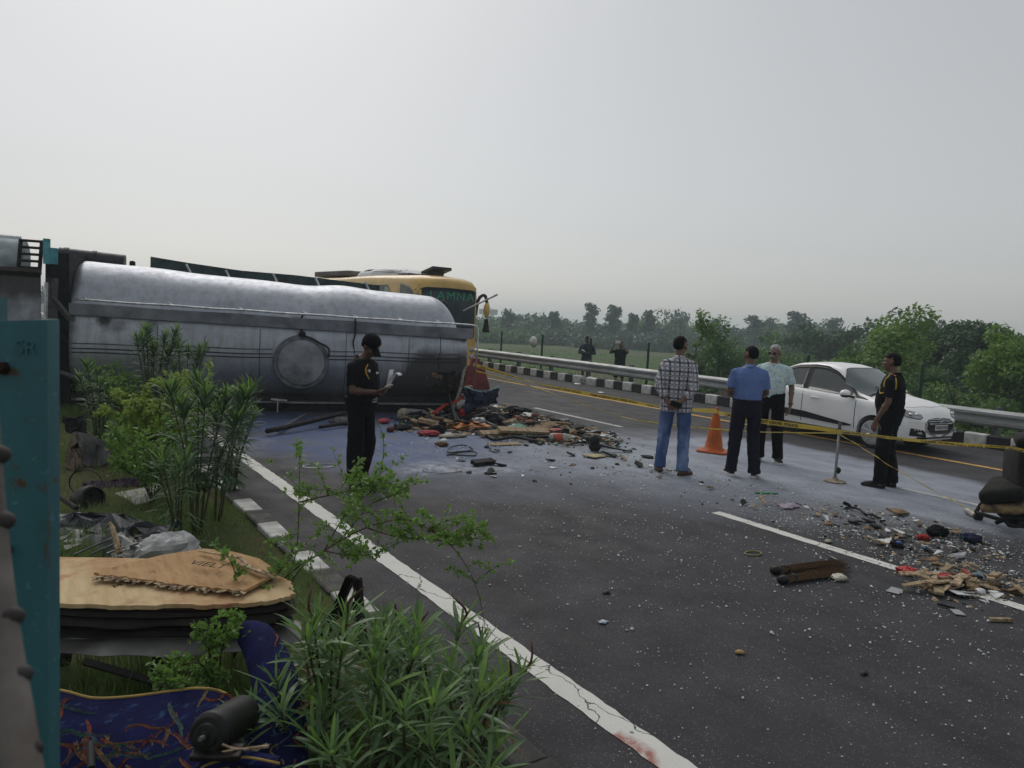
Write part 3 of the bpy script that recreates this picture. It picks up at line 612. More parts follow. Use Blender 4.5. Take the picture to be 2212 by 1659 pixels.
for sg in (-1, 1):
    x = L_(-1.33, -.43, 20); patch(bv, 'y', x, np.interp(x, [-1.35, -.4], [1.0, .962]), np.interp(x, [-1.33, -1.2, -1.0, -.7, -.43], [1.04, 1.15, 1.285, 1.38, 1.41]), sgn=sg).build('rear_window', GLASS, car, smooth=True)
    x = L_(-.33, .74, 22); patch(bv, 'y', x, np.interp(x, [-.35, .75], [.957, .905]), np.interp(x, [-.33, 0, .24, .52, .74], [1.415, 1.405, 1.325, 1.13, .95]), sgn=sg).build('front_window', GLASS, car, smooth=True)
    x = L_(-.425, -.335, 3); patch(bv, 'y', x, [.96]*3, [1.41]*3, sgn=sg, off=.004).build('door_pillar', BLKP, car)
    x = L_(-1.36, .82, 40); zt_ = np.interp(x, [-1.36, -1.2, -1.0, -.7, -.3, 0, .24, .52, .82], [1.03, 1.17, 1.305, 1.40, 1.435, 1.425, 1.345, 1.155, .92])
    patch(bv, 'y', x, zt_-.03, zt_+.012, m=2, sgn=sg, off=.012).build('rain_visor', BLKP, car, smooth=True)
    x = L_(.76, 1.04, 7); patch(bv, 'y', x, np.interp(x, [.76, 1.04], [.90, .885]), np.interp(x, [.76, 1.04], [.955, .89]), m=3, sgn=sg, off=.008).build('corner_trim', BLKP, car)
    x = L_(-.92, .76, 30); patch(bv, 'y', x, np.interp(x, [-.92, -.85, .6, .76], [.44, .39, .345, .36]), np.interp(x, [-.92, -.8, -.3, .76], [.46, .52, .505, .385]), sgn=sg, off=.016, th=.02).build('door_moulding', BLKP, car, smooth=True)
    for x0, z0, z1 in ((-.38, .3, .955), (.82, .32, .89), (-1.14, .64, .99)):
        patch(bv, 'y', [x0-.007, x0+.007], [z0]*2, [z1]*2, m=10, sgn=sg, off=.002, th=.003).build('door_gap', SEAM, car)
    mb = MB(); yh = sg*(.835); mb.tube(spl([(-.17, yh-sg*.012, .80), (-.13, yh+sg*.02, .81), (-.02, yh+sg*.02, .805), (.02, yh-sg*.012, .795)], 8), .013, 6); mb.tube(spl([(-1.14, yh-sg*.02, .83), (-1.1, yh+sg*.015, .84), (-.98, yh+sg*.015, .835), (-.95, yh-sg*.02, .825)], 8), .013, 6); each(mb, 'door_handle', PAINT, car, smooth=True)
    mi_ = obj('wing_mirror', None, car, loc=(.66, sg*.92, .97)); mb = MB(); mb.ell((0, 0, 0), (.085, .125, .072), n=16, m=10); mb.build('mirror_cover', PAINT, mi_, smooth=True)
    mb = MB(); mb.ell((.005, 0, -.045), (.08, .115, .04)); mb.tube([(.04, -sg*.04, -.05), (.1, -sg*.13, -.07)], .025, 6); mb.build('mirror_base', BLKP, mi_, smooth=True)
    y = L_(.46, .775, 14); a = np.interp(y, [.46, .55, .7, .775], [.675, .64, .665, .735]); b = np.interp(y, [.46, .6, .775], [.715, .765, .79])
    hl = obj('headlight', None, car)
    patch(bv, 'x', y*sg, a, b, off=.008).build('lens', LENS, hl, smooth=True)
    patch(bv, 'x', y*sg, a-.012, a, m=1, off=.01).build('lens_edge', BLKP, hl)
    mb = MB()
    for yy in (.56, .67):
        h = bv.ray_cast(Vector((9, sg*yy, .715)), Vector((-1, 0, 0)))[0]; mb.ell((h.x-.0, sg*yy, .715), (.03, .04, .035))
    each(mb, 'lamp_bulb', CHROME, hl, smooth=True)
    y = L_(.43, .68, 10); patch(bv, 'x', y*sg, np.interp(y, [.43, .68], [.315, .335]), np.interp(y, [.43, .5, .68], [.36, .45, .47]), off=.008).build('fog_lamp_bezel', BLKP, car)
    mb = MB(); h = bv.ray_cast(Vector((9, sg*.54, .385)), Vector((-1, 0, 0)))[0]; mb.ell(h, (.03, .07, .03)); mb.build('fog_lamp', LENS, car, smooth=True)
    mb = MB()
    for k in range(4):
        yy = .50+k*.045; h = bv.ray_cast(Vector((9, sg*yy, .445)), Vector((-1, 0, 0)))[0]; mb.ell(h+Vector((.012, 0, 0)), (.012, .014, .012), n=8, m=5)
    mb.build('daytime_lamps', M('lamp_glow_white', (.85, .86, .88), .2), car, kind='stuff')
    wheel(car, -1.21, sg*.735, .29, .18, sg); wheel(car, 1.215, sg*.735, .29, .18, sg)
    mb = MB()
    for xc in (-1.21, 1.215): mb.cyl((xc, sg*.5, .3), (xc, sg*.64, .3), .325, 24)
    each(mb, 'wheel_well', BLKP, car)
y = L_(-.40, .40, 22); zt_ = np.interp(abs(y), [0, .25, .40], [.655, .645, .60]); zb_ = np.interp(abs(y), [0, .28, .40], [.36, .37, .47])
gr = patch(bv, 'x', y, zb_, zt_, off=.008).build('grille', BLKP, car, smooth=True)
for z in (.63, .595, .56): 
    y = L_(-.36, .36, 18); patch(bv, 'x', y, [z-.005]*18, [z+.005]*18, m=1, off=.018).build('grille_bar', CHROME, gr, smooth=True)
for z in (.47, .44, .41): 
    y = L_(-.34, .34, 18); patch(bv, 'x', y, [z-.004]*18, [z+.004]*18, m=1, off=.014).build('grille_bar', GREYST, gr, smooth=True)
y = L_(-.58, .58, 26); patch(bv, 'x', y, [.285]*26, [.315]*26, m=1, off=.012).build('lower_lip', BLKP, car, smooth=True)
h = bv.ray_cast(Vector((9, 0, .615)), Vector((-1, 0, 0)))[0]
em = obj('emblem', None, car, loc=(h.x+.02, 0, .618)); mb = MB(); mb.tube([(0, .066*math.cos(a), .036*math.sin(a)) for a in L_(0, 2*PI, 25)], .007, 6); 
mb.build('emblem_ring', CHROME, em, smooth=True); mb = MB(); mb.tube([(0, -.034, .027), (0, -.02, -.027)], .007, 5); mb.tube([(0, .034, -.027), (0, .02, .027)], .007, 5); mb.tube([(0, -.027, -.004), (0, .027, .004)], .006, 5); mb.build('emblem_letter', CHROME, em)
h = bv.ray_cast(Vector((9, 0, .45)), Vector((-1, 0, 0)))[0]
np_ = obj('number_plate', None, car, loc=(h.x+.025, 0, .485)); mb = MB(); mb.rbox((0, 0, 0), (.012, .40, .10), .005); mb.build('plate', M('plate_white', (.55, .56, .57), .4, var=.1), np_)
o = obj('plate_lettering', text_mesh('UP32KX5501', .068, BLKP, 'plate_lettering', .001), np_, loc=(.008, 0, 0), rot=(PI/2, 0, PI/2))
x = None
ys_ = L_(-.66, .66, 44)
patch(bv, 'z', ys_, np.interp(abs(ys_), [0, .66], [1.12, .98]), np.interp(abs(ys_), [0, .5, .66], [.36, .34, .46]), m=20, off=.014).build('windscreen', M('windscreen_glass', (.10, .125, .13), .06, var=.2, sc=1.5, spec=.8), car, smooth=True)
patch(bv, 'z', ys_, np.interp(abs(ys_), [0, .66], [1.16, 1.03]), np.interp(abs(ys_), [0, .66], [1.115, .975]), m=2, off=.01).build('wiper_cowl', BLKP, car)
mb = MB(); mb.tube([(1.13, -.1, 1.03), (.95, -.45, 1.12)], .008, 5); mb.tube([(1.13, .25, 1.03), (.93, .0, 1.14)], .008, 5); each(mb, 'wiper', BLKP, car)
ys_ = L_(-.60, .60, 16); patch(bv, 'z', ys_, np.interp(abs(ys_), [0, .6], [-1.50, -1.42]), np.interp(abs(ys_), [0, .6], [-.98, -1.06]), m=6).build('rear_screen', GLASS, car, smooth=True)
ys_ = L_(-.74, .74, 24); patch(bv, 'z', ys_, np.interp(abs(ys_), [0, .5, .74], [1.80, 1.74, 1.6]), np.interp(abs(ys_), [0, .5, .74], [1.806, 1.746, 1.606]), m=1, off=.002, th=.003).build('bonnet_gap', SEAM, car)
mb = MB(); mb.box((0, 0, .3), (3.4, 1.3, .16)); mb.build('underbody', BLKP, car)
# ---------------------------------------------------------------- yellow coach behind the tanker
BH = nrm(np.array([.07, -.997, 0])); bang = math.atan2(BH[1], BH[0]); BL = np.array([-BH[1], BH[0], 0])
BA = D(895, 690, 23.2); BA[2] = 0; BC = BA-BH*5.0+BL*1.25
bus = top('bus', tuple(BC), 'yellow coach with white roof unit standing behind the overturned tanker', 'bus', bang)
xs = np.concatenate([L_(-5, 4.4, 22), 4.4+.6*np.sin(L_(.1, PI/2, 10))]); rings = []
for x in xs:
    e = max(0, (x-4.4)/.6); k = 1-.0*e; hw = 1.25-.17*(1-math.sqrt(max(0, 1-e*e))); tz = 3.22-.25*(1-math.sqrt(max(0, 1-e*e)))+.02*math.sin(x)
    q = [(0, .32), (hw-.04, .32), (hw, .42), (hw, .9), (hw, 1.4), (hw-.01, 2.0), (hw-.035, 2.6), (hw-.06, 2.9), (hw-.10, tz-.16), (hw-.2, tz-.06), (hw-.45, tz-.01), (0, tz+.03)]
    rings.append([(x, -y, z) for y, z in q]+[(x, y, z) for y, z in q[-2:0:-1]])
mb = MB(); mb.loft(rings); bb = mb
YB = M('bus_yellow', (.66, .43, .12), .35, var=.12, sc=2, dirt=(.3, .2, .08), damt=.3, coat=.4); mb.build('body', YB, bus, smooth=.6); bv = BVHTree.FromPolygons(mb.v, mb.f)
BG = M('bus_glass', (.05, .06, .06), .08, var=.3, sc=.8, col2=(.14, .16, .13)); CUR = M('pale_curtain', (.42, .46, .36), .8, var=.25, sc=3)
for sg in (-1, 1):
    x = L_(1.35, 3.62, 24); patch(bv, 'y', x, [1.55]*24, np.interp(x, [1.35, 3.1, 3.62], [2.86, 2.86, 2.3]), sgn=sg).build('side_window', BG, bus)
    x = L_(-4.7, 1.25, 30); patch(bv, 'y', x, [1.55]*30, [2.86]*30, sgn=sg).build('side_window', BG, bus)
    for x0, x1 in ((-.2, .55), (2.9, 3.4), (1.5, 2.5)):
        x = L_(x0, x1, 6); patch(bv, 'y', x, [1.6]*6, np.interp(x, [-9, 3.1, 3.62], [2.8, 2.8, 2.3]), sgn=sg, off=.008).build('curtain', CUR, bus)
    x = L_(3.95, 4.72, 12); patch(bv, 'y', x, np.interp(x, [3.95, 4.72], [2.30, 2.25]), np.interp(x, [3.95, 4.05, 4.5, 4.72], [2.86, 2.86, 2.78, 2.62]), sgn=sg, off=.01).build('driver_window', BG, bus)
    x = L_(3.90, 4.77, 12); patch(bv, 'y', x, np.interp(x, [3.9, 4.77], [2.25, 2.2]), np.interp(x, [3.9, 4.05, 4.5, 4.77], [2.91, 2.91, 2.83, 2.66]), sgn=sg, off=.003).build('window_frame', M('dull_silver_frame', (.4, .34, .24), .4, .4), bus)
    for x0, x1, mt in ((-4.9, -1.6, M('bus_grey_band', (.3, .31, .34), .4)), (-1.5, -.9, M('bus_white_band', (.7, .7, .7), .4)), (-.8, -.3, M('bus_grey_band', (.3, .31, .34), .4))):
        x = L_(x0, x1, 8); patch(bv, 'y', x, [2.88]*8, [3.03]*8, sgn=sg, off=.004).build('roof_stripe', mt, bus)
    for xc in (-2.8, 3.1): wheel(bus, xc, sg*1.08, .5, .3, sg)
    h = bv.ray_cast(Vector((12, sg*1.0, .8)), Vector((-1, 0, 0)))[0]; mb = MB()
    for z in (.62, .86): mb.ell((h.x, sg*.98, z), (.05, .1, .1))
    each(mb, 'headlight', LENS, bus, smooth=True)
ys_ = L_(-1.12, 1.12, 24); ws = patch(bv, 'x', ys_, [1.25]*24, np.interp(abs(ys_), [0, .9, 1.12], [2.80, 2.78, 2.68]), m=12).build('windscreen', M('bus_windscreen', (.018, .03, .034), .07, var=.3, sc=1.2, col2=(.05, .07, .075)), bus, smooth=True)
ys_ = L_(-1.16, 1.16, 24); patch(bv, 'x', ys_, np.interp(abs(ys_), [0, .9, 1.16], [2.80, 2.78, 2.68]), np.interp(abs(ys_), [0, .9, 1.16], [2.83, 2.81, 2.71]), m=1, off=.012).build('windscreen_seal', BLKP, bus)
GRN = NT('green_lettering'); zc_ = GRN.xyz(GRN.pos()); GRN.set(Base_Color=GRN.mix(GRN.ramp(GRN.noise(GRN.pos((3, 3, 3)), 3., 5), .35, .65), (.012, .36, .21), (.015, .15, .10)), Roughness=.4)
for k, chh in enumerate('JAMNA'):
    y = -.70+k*.38; h = bv.ray_cast(Vector((12, y, 2.5)), Vector((-1, 0, 0)))
    o = obj('windscreen_letter', text_mesh(chh, .38, GRN.m, 'windscreen_letter', .002), ws, loc=(h[0].x+.02, y, 2.56), rot=(PI/2, 0, PI/2)); o.scale = (1.25, 1, 1)
WHT = M('roof_unit_white', (.66, .68, .68), .45, var=.1, dirt=(.35, .34, .32), damt=.4)
ac = obj('roof_unit', None, bus, loc=(1.0, 0, 3.2)); mb = MB(); rings = []
for x in L_(-1.5, 1.9, 16):
    e = abs((x-.2)/1.75); k = math.sqrt(max(.02, 1-e**3.5)); rings.append([(x, 1.0*k*math.cos(a)*.95, .34*k*math.sin(a)**.8 if math.sin(a) > 0 else -.05) for a in L_(0, PI, 14)])
mb.loft(rings); mb.build('unit_cover', WHT, ac, smooth=.8)
bva = BVHTree.FromPolygons(mb.v, mb.f); 
for k in range(16):
    x0 = .35+k*.085; patch(bva, 'y', [x0, x0+.04], [.09]*2, [.22]*2, m=2, sgn=-1, off=.006).build('vent_slot', SOOT, ac)
for k in range(5):
    x0 = -.45+k*.12; patch(bva, 'y', [x0, x0+.09], [.17]*2, [.25]*2, m=2, sgn=-1, off=.006).build('vent_slot', SOOT, ac)
mb = MB(); mb.rbox((-2.2, -.3, 3.34), (3.1, 1.2, .2), .04); mb.build('luggage_rack', M('rack_brown', (.12, .10, .09), .7, var=.3, dirt=(.4, .38, .35), damt=.4), bus)
mb = MB(); mb.rbox((4.0, .1, 3.40), (.75, .75, .1), .02, rot=rotm(0, -.22, 0)); mb.box((3.95, .1, 3.3), (.4, .4, .14)); mb.build('roof_hatch', BLKP, bus)
mb = MB(); mb.rbox((2.9, -.2, 3.27), (.9, .8, .06), .02); mb.build('roof_panel', GREYST, bus)
for y in (-.75, .75):
    mb = MB(); mb.ell((4.80, y, 2.98), (.05, .07, .025)); mb.build('marker_lamp', M('red_lamp', (.25, .02, .015), .3), bus, smooth=True)
BF = 5.0; bm_ = obj('wing_mirror', None, bus, loc=(BF-.1, 1.2, 2.5)); mb = MB(); mb.tube(spl([(-.0, -.05, -.5), (.08, -.05, -.05), (.16, .02, .14), (.22, .14, .16), (.24, .21, -.06)], 16), .055, 7); mb.build('mirror_arm', BLKP, bm_, smooth=True)
mb = MB(); mb.ell((.24, .22, -.30), (.09, .11, .27), n=12, m=10); mb.build('mirror_cover', YB, bm_, smooth=True); mb = MB(); mb.ell((.18, .22, -.30), (.06, .09, .22)); mb.build('mirror_glass', CHROME, bm_, smooth=True)
mb = MB(); mb.tube([(.24, .22, -.5), (.24, .22, -.72)], .01, 4); mb.cyl((.24, .22, -.68), (.24, .22, -1.05), .06, 8, .13); mb.ell((.24, .22, -.68), (.07, .07, .09)); mb.build('hanging_tassel', SOOT, bm_)
bl_ = obj('left_mirror', None, bus, loc=(BF-.1, -1.2, 2.4)); bl_.name = 'wing_mirror.001'; mb = MB(); mb.tube(spl([(-.1, .1, .15), (.2, -.05, .1), (.45, .2, -.05), (.5, .6, -.1)], 14), .055, 7); mb.build('mirror_arm', BLKP, bl_, smooth=True); mb = MB(); mb.ell((.5, .75, -.1), (.1, .16, .13)); mb.build('mirror_cover', BLKP, bl_, smooth=True)
mb = MB(); mb.box((0, 0, .5), (9.4, 2.2, .4)); mb.build('underbody', BLKP, bus)
# ================================================================ GUARDRAIL, FENCE, ROADSIDE
GALV = M('galvanised_steel', (.34, .355, .36), .5, .45, var=.18, sc=3, st=(3, .4, 3), dirt=(.13, .12, .11), damt=.5, bump=.05)
gz = .70; gx = 15.32
rail = top('guardrail', (gx, 0, 0), 'long galvanised steel guardrail on grey posts behind the painted kerb', 'guardrail')
prof = [(0, 0), (-.018, -.012), (-.07, -.055), (-.075, -.10), (-.02, -.14), (-.012, -.165), (-.02, -.19), (-.075, -.225), (-.07, -.275), (-.018, -.315), (0, -.325)]
for k, (y0, y1) in enumerate([(2., 5.1), (5., 9.1), (9., 13.1), (13., 17.1), (17., 21.1), (21., 25.1), (25., 29.1), (29., 45.), (45., 120.)]):
    mb = MB(); n = 8; sag = R_.uniform(-.006, .006)
    ring = lambda y, t: [(a+(k % 2)*.006, y, gz+b+sag*math.sin(3*(y-y0)/(y1-y0))) for a, b in prof]+[(a+.012+(k % 2)*.006, y, gz+b+.0+sag*math.sin(3*(y-y0)/(y1-y0))) for a, b in prof[::-1]]
    mb.loft([ring(y, 0) for y in np.linspace(y0, y1, n)]); mb.build('beam', GALV, rail, smooth=.7)
PST = M('grey_post', (.15, .155, .165), .6, .3, var=.3, sc=8, dirt=(.1, .09, .08), damt=.5)
for i in range(22):
    y = 2.4+2.02*i; mb = MB(); mb.box((.15, y, .2), (.14, .075, 1.1)); mb.build('post', PST, rail)
    mb = MB(); mb.box((.035, y, gz-.17), (.09, .15, .3)); mb.build('spacer_block', GALV, rail)
# green weld mesh fence
FG = M('fence_green', (.012, .045, .026), .5, var=.25, sc=8); FX = 16.5
fe = top('mesh_fence', (FX, 0, -.12), 'green welded wire mesh fence on dark green posts beyond the guardrail', 'fence')
fy = [8.45+2.83*k for k in range(-2, 16)]
for y in fy: 
    mb = MB(); mb.rbox((0, y, .60), (.06, .06, 1.84), .008, seg=1); mb.ell((0, y, 1.53), (.04, .04, .03), n=8, m=4); mb.build('post', FG, fe, smooth=.5)
FW = M('fence_wire', (.10, .14, .12), .5, .3, var=.2)
for y0, y1 in zip(fy, fy[1:]):
    mb = MB(); z1 = 1.42; w_ = .0016
    for y in np.arange(y0+.05, y1, .05): mb.add([(0, y-w_, -.3), (0, y+w_, -.3), (0, y+w_, z1), (0, y-w_, z1)], [(0, 1, 2, 3)])
    for z in np.arange(-.3, z1+.01, .075): mb.add([(.002, y0, z-w_), (.002, y1, z-w_), (.002, y1, z+w_), (.002, y0, z+w_)], [(0, 1, 2, 3)])
    mb.build('wire_panel', FW, fe, kind='stuff')
# little white marker stakes, bag on the fence, slab, bottles
WPLA = M('white_plastic', (.62, .64, .65), .45, var=.25, sc=9, bump=.3)
def stake(u, v, h):
    p = PL(u, v, np.array([16.2, 0, 0]), np.array([1., 0, 0])); mb = MB(); mb.rbox((0, 0, h/2), (.05, .05, h), .006, seg=1); mb.cur = 1; mb.rbox((0, 0, -.08), (.06, .06, .16), .006, seg=1)
    o = mb.build('marker_stake', [WPLA, FG], None, label='small white marker stake with a green foot behind the guardrail', cat='stake', group='white stakes behind the guardrail', loc=(p[0], p[1], p[2]))
for u, v, h in ((1046, 800, .3), (1111, 790, .32), (1163, 806, .34), (1308, 832, .36), (1245, 826, .3)): stake(u, v, h)
mb = MB(); p = PL(1153, 738, np.array([FX, 0, 0]), np.array([1., 0, 0]))
V = MB(); V.ell((0, 0, 0), (.12, .24, .2), n=18, m=12); P = np.array(V.v); P = P*(1+.16*vn(P, 14, 4))[:, None]; P = P*(1+.35*(.4-np.abs(vn(P, 22, 6))))[:, None]*np.array([.8, .75, 1.]); V.v = [tuple(q) for q in P]
V.build('plastic_bag', WPLA, None, smooth=True, label='crumpled white plastic bag caught high on the mesh fence', cat='plastic bag', loc=p)
mb = MB(); mb.tube([(0, 0, 0), (0, 0, .9)], .02, 5); mb.tube([(0, .25, .0), (0, .25, .9)], .015, 5); mb.tube([(0, 0, .45), (0, .25, .45)], .012, 5); q = PL(1153, 775, np.array([17.2, 0, 0]), np.array([1., 0, 0])); mb.build('pipe_stand', GALV, None, label='thin grey pipe stand in the field below the caught white bag', cat='pipe', loc=(q[0], q[1], terrain(17.2, 0)-.05))
SLAB = M('weathered_board', (.24, .20, .18), .85, var=.35, sc=7, dirt=(.12, .10, .09), damt=.6, bump=.3)
mb = MB(); p = PL(1585, 815, np.array([15.9, 0, 0]), np.array([1., 0, 0])); q = rotm(.85, .2, .1)
for k in range(2):
    mb = MB(); mb.rbox((0, 0, 0), (.05, .42, 1.5), .01, rot=q); mb.build('broken_board', SLAB, None, label=('grey broken board leaning over the guardrail behind the man in the blue polo', 'second grey board leaning low behind the guardrail beside the broken board')[k], cat='board', loc=(p[0]+.25*k, p[1]-.36*k, .38-.1*k))
BOT = M('green_bottle_plastic', (.05, .20, .15), .25, var=.3, spec=.7)
def bottle(name, p, rot, mat, capm, label, L=.24, r=.033, group=None):
    o = top(name, p, label, 'bottle', rot=rot, group=group); mb = MB(); mb.tube([(0, 0, 0), (0, 0, .01), (0, 0, L*.3), (0, 0, L*.35), (0, 0, L*.62), (0, 0, L*.82), (0, 0, L*.9)], [r*.8, r, r, r*.93, r, r*.45, r*.4], 12); mb.build('bottle_body', mat, o, smooth=.8)
    mb = MB(); mb.cyl((0, 0, L*.88), (0, 0, L), r*.48, 10); mb.build('bottle_cap', capm, o); return o
p = G(1660, 893); 
bottle('bottle', (15.6, 11.95, .0), (0, 0, .2), BOT, WPLA, 'upright green plastic bottle between kerb and guardrail', .5, .07)
bottle('bottle', (15.62, 11.75, .0), (0, 0, .9), BOT, WPLA, 'smaller green bottle standing right beside the tall green bottle', .4, .06)
def scrap(mb, c, a, b, th, seed, lift=0., rz=0., tilt=0.):
    g = np.random.default_rng(seed); n = int(g.integers(5, 8)); an = np.sort(g.uniform(0, 2*PI, n)); R = rotm(g.uniform(-1, 1)*tilt, g.uniform(-1, 1)*tilt, rz)
    poly = [(a*math.cos(q)*g.uniform(.7, 1), b*math.sin(q)*g.uniform(.7, 1)) for q in an]
    return mb.prism(poly, 0, th, lambda x, y, z: tuple(R @ np.array([x, y, z+.18*x*math.sin(3*y/b)*tilt])+np.asarray(c)+np.array([0, 0, lift])))
for (u, v, sx), lb in zip(((1248, 831, .1), (1299, 850, .08), (1562, 900, .06)), ('flat white paper plate lying below the tilted white kerb stone', 'crumpled white wrapper against the black kerb stone', 'pale blue wrapper lying at the foot of the kerb by the cone')):
    V = MB(); V.ell((0, 0, .02), (sx, sx*1.3, .025)); P = np.array(V.v); V.v = [tuple(q) for q in P*(1+.25*vn(P, 22, 4))[:, None]]; V.build('litter', WPLA, None, smooth=True, label=lb, cat='litter', loc=G(u, v))
# ================================================================ TREES
LF = {'mid': leafmat('leaf_mid', (.044, .11, .030), (.10, .20, .050)), 'dark': leafmat('leaf_dark', (.020, .055, .026), (.045, .098, .036)), 'blue': leafmat('leaf_grey', (.025, .060, .042), (.052, .095, .060)), 'lit': leafmat('leaf_light', (.072, .155, .027), (.15, .26, .05))}
BARK = M('bark', (.09, .075, .06), .9, var=.4, sc=10, st=(1, 1, .3), bump=.6)
def crown_mesh(lobes, nq, size, seed, asp=1.5, hollow=.55, droop=0.):
    g = np.random.default_rng(seed); L = np.array([l[:3] for l in lobes]); Rr = np.array([l[3:6] for l in lobes]); vol = Rr.prod(1)**(2/3); vol /= vol.sum()
    ci = g.choice(len(lobes), nq, p=vol); d = g.normal(size=(nq, 3)); d /= np.linalg.norm(d, axis=1, keepdims=True)
    rad = hollow+(1-hollow)*g.random(nq)**.6; c = L[ci]+d*Rr[ci]*rad[:, None]; c += g.normal(size=(nq, 3))*size*.5
    nn = d*.55+g.normal(size=(nq, 3))*.55+np.array([0, 0, .45]); nn /= np.linalg.norm(nn, axis=1, keepdims=True)
    a = np.cross(nn, g.normal(size=(nq, 3))); a /= np.linalg.norm(a, axis=1, keepdims=True); b = np.cross(nn, a); a[:, 2] -= droop
    s = size*g.uniform(.55, 1.35, nq)[:, None]; A = a*s*asp*.5; B = b*s*.5
    V = np.stack([c-A, c+B*.8-A*.1, c+A, c-B*.8+A*.05], 1).reshape(-1, 3)
    me = bpy.data.meshes.new('crown'); me.vertices.add(nq*4); me.vertices.foreach_set('co', V.ravel()); me.loops.add(nq*4); me.loops.foreach_set('vertex_index', np.arange(nq*4)); me.polygons.add(nq); me.polygons.foreach_set('loop_start', np.arange(nq)*4); me.polygons.foreach_set('loop_total', [4]*nq); me.update(); return me
def limbs(h, spread, seed, r=.12, n=7, lean=0.):
    g = np.random.default_rng(seed); mb = MB(); t_ = spl([(0, 0, -.3), (g.normal()*.05*h, g.normal()*.05*h, h*.3), (g.normal()*.08*h+lean*.5, g.normal()*.06*h, h*.62), (g.normal()*.1*h+lean, g.normal()*.1*h, h*.95)], 10)
    mb.tube(t_, list(np.linspace(r, r*.18, 10)), 7)
    for k in range(n):
        i = int(g.integers(2, 8)); p = t_[i]; a = g.uniform(0, 2*PI); l = spread*g.uniform(.5, .95); q = p+np.array([math.cos(a)*l, math.sin(a)*l, l*g.uniform(.25, .8)])
        mb.tube(spl([p, p*.5+q*.5+np.array([0, 0, .12*l]), q], 6), list(np.linspace(r*.42*(1-i*.06), r*.06, 6)), 5)
    return mb
def lobeset(kind, h, w, seed):
    g = np.random.default_rng(seed); o = []
    if kind == 'round':
        for k in range(9): a, q = g.uniform(0, 2*PI), g.uniform(0, .62)*w; o.append((q*math.cos(a), q*math.sin(a), h*g.uniform(.42, .82), w*g.uniform(.3, .5), w*g.uniform(.3, .5), h*g.uniform(.13, .22)))
    elif kind == 'tall':
        for k in range(10): a, q = g.uniform(0, 2*PI), g.uniform(.1, .75)*w; o.append((q*math.cos(a), q*math.sin(a), h*(.38+.56*k/9), w*g.uniform(.3, .55), w*g.uniform(.3, .55), h*g.uniform(.05, .1)))
    elif kind == 'bush':
        for k in range(12): a, q = g.uniform(0, 2*PI), g.uniform(0, .8)*w; o.append((q*math.cos(a), q*math.sin(a), h*g.uniform(.15, .75)*(1-.35*q/w), w*g.uniform(.28, .45), w*g.uniform(.28, .45), h*g.uniform(.14, .24)))
    elif kind == 'umbrella':
        for k in range(12): a, q = g.uniform(0, 2*PI), g.uniform(.1, .95)*w; o.append((q*math.cos(a), q*math.sin(a), h*g.uniform(.62, .9)-.12*h*(q/w)**2, w*g.uniform(.22, .4), w*g.uniform(.22, .4), h*g.uniform(.07, .12)))
    return o
_TP = {}
def tree(kind, x, y, h, w, leaf, label, group=None, nq=700, size=.5, seed=0, z=None, cat='tree', name='tree', tr=.12, proto=True):
    key = (kind, leaf, nq, round(size, 2), seed % 3) if proto else None
    if key and key in _TP: cm, tm, h0, w0 = _TP[key]
    else:
        lb0 = lobeset(kind, h, w, seed+11)
        if not proto:
            gq = np.random.default_rng(seed); lb0 = [(l[0]+gq.normal()*l[3]*.55, l[1]+gq.normal()*l[4]*.55, l[2]+gq.normal()*l[5]*.6, l[3]*gq.uniform(.35, .9), l[4]*gq.uniform(.35, .9), l[5]*gq.uniform(.35, .9)) for l in lb0 for _ in range(3)]
        cm = crown_mesh(lb0, nq, size, seed+5); cm.materials.append(LF[leaf]); tm = limbs(h*.9, w*.8, seed+2, tr).mesh('trunk', BARK, True); h0, w0 = h, w
        if key: _TP[key] = (cm, tm, h0, w0)
    o = top(name, (x, y, terrain(x, y)-.05 if z is None else z), label, cat, R_.uniform(0, 6.28) if proto else 0, group); o.scale = (w/w0, w/w0, h/h0)
    obj('crown', cm, o, kind='stuff'); obj('trunk', tm, o); return o
def by_px(u, vtop, dep):                               # ground position and height of something whose top shows at (u, vtop), dep metres ahead
    p = D(u, vtop, dep); g0 = float(terrain(p[0], p[1])); return p[0], p[1], p[2]-g0
def ptree(kind, u, vt, dep, w, *a, **k): x, y, h = by_px(u, vt, dep); return tree(kind, x, y, max(h, 1.2), w, *a, **k)
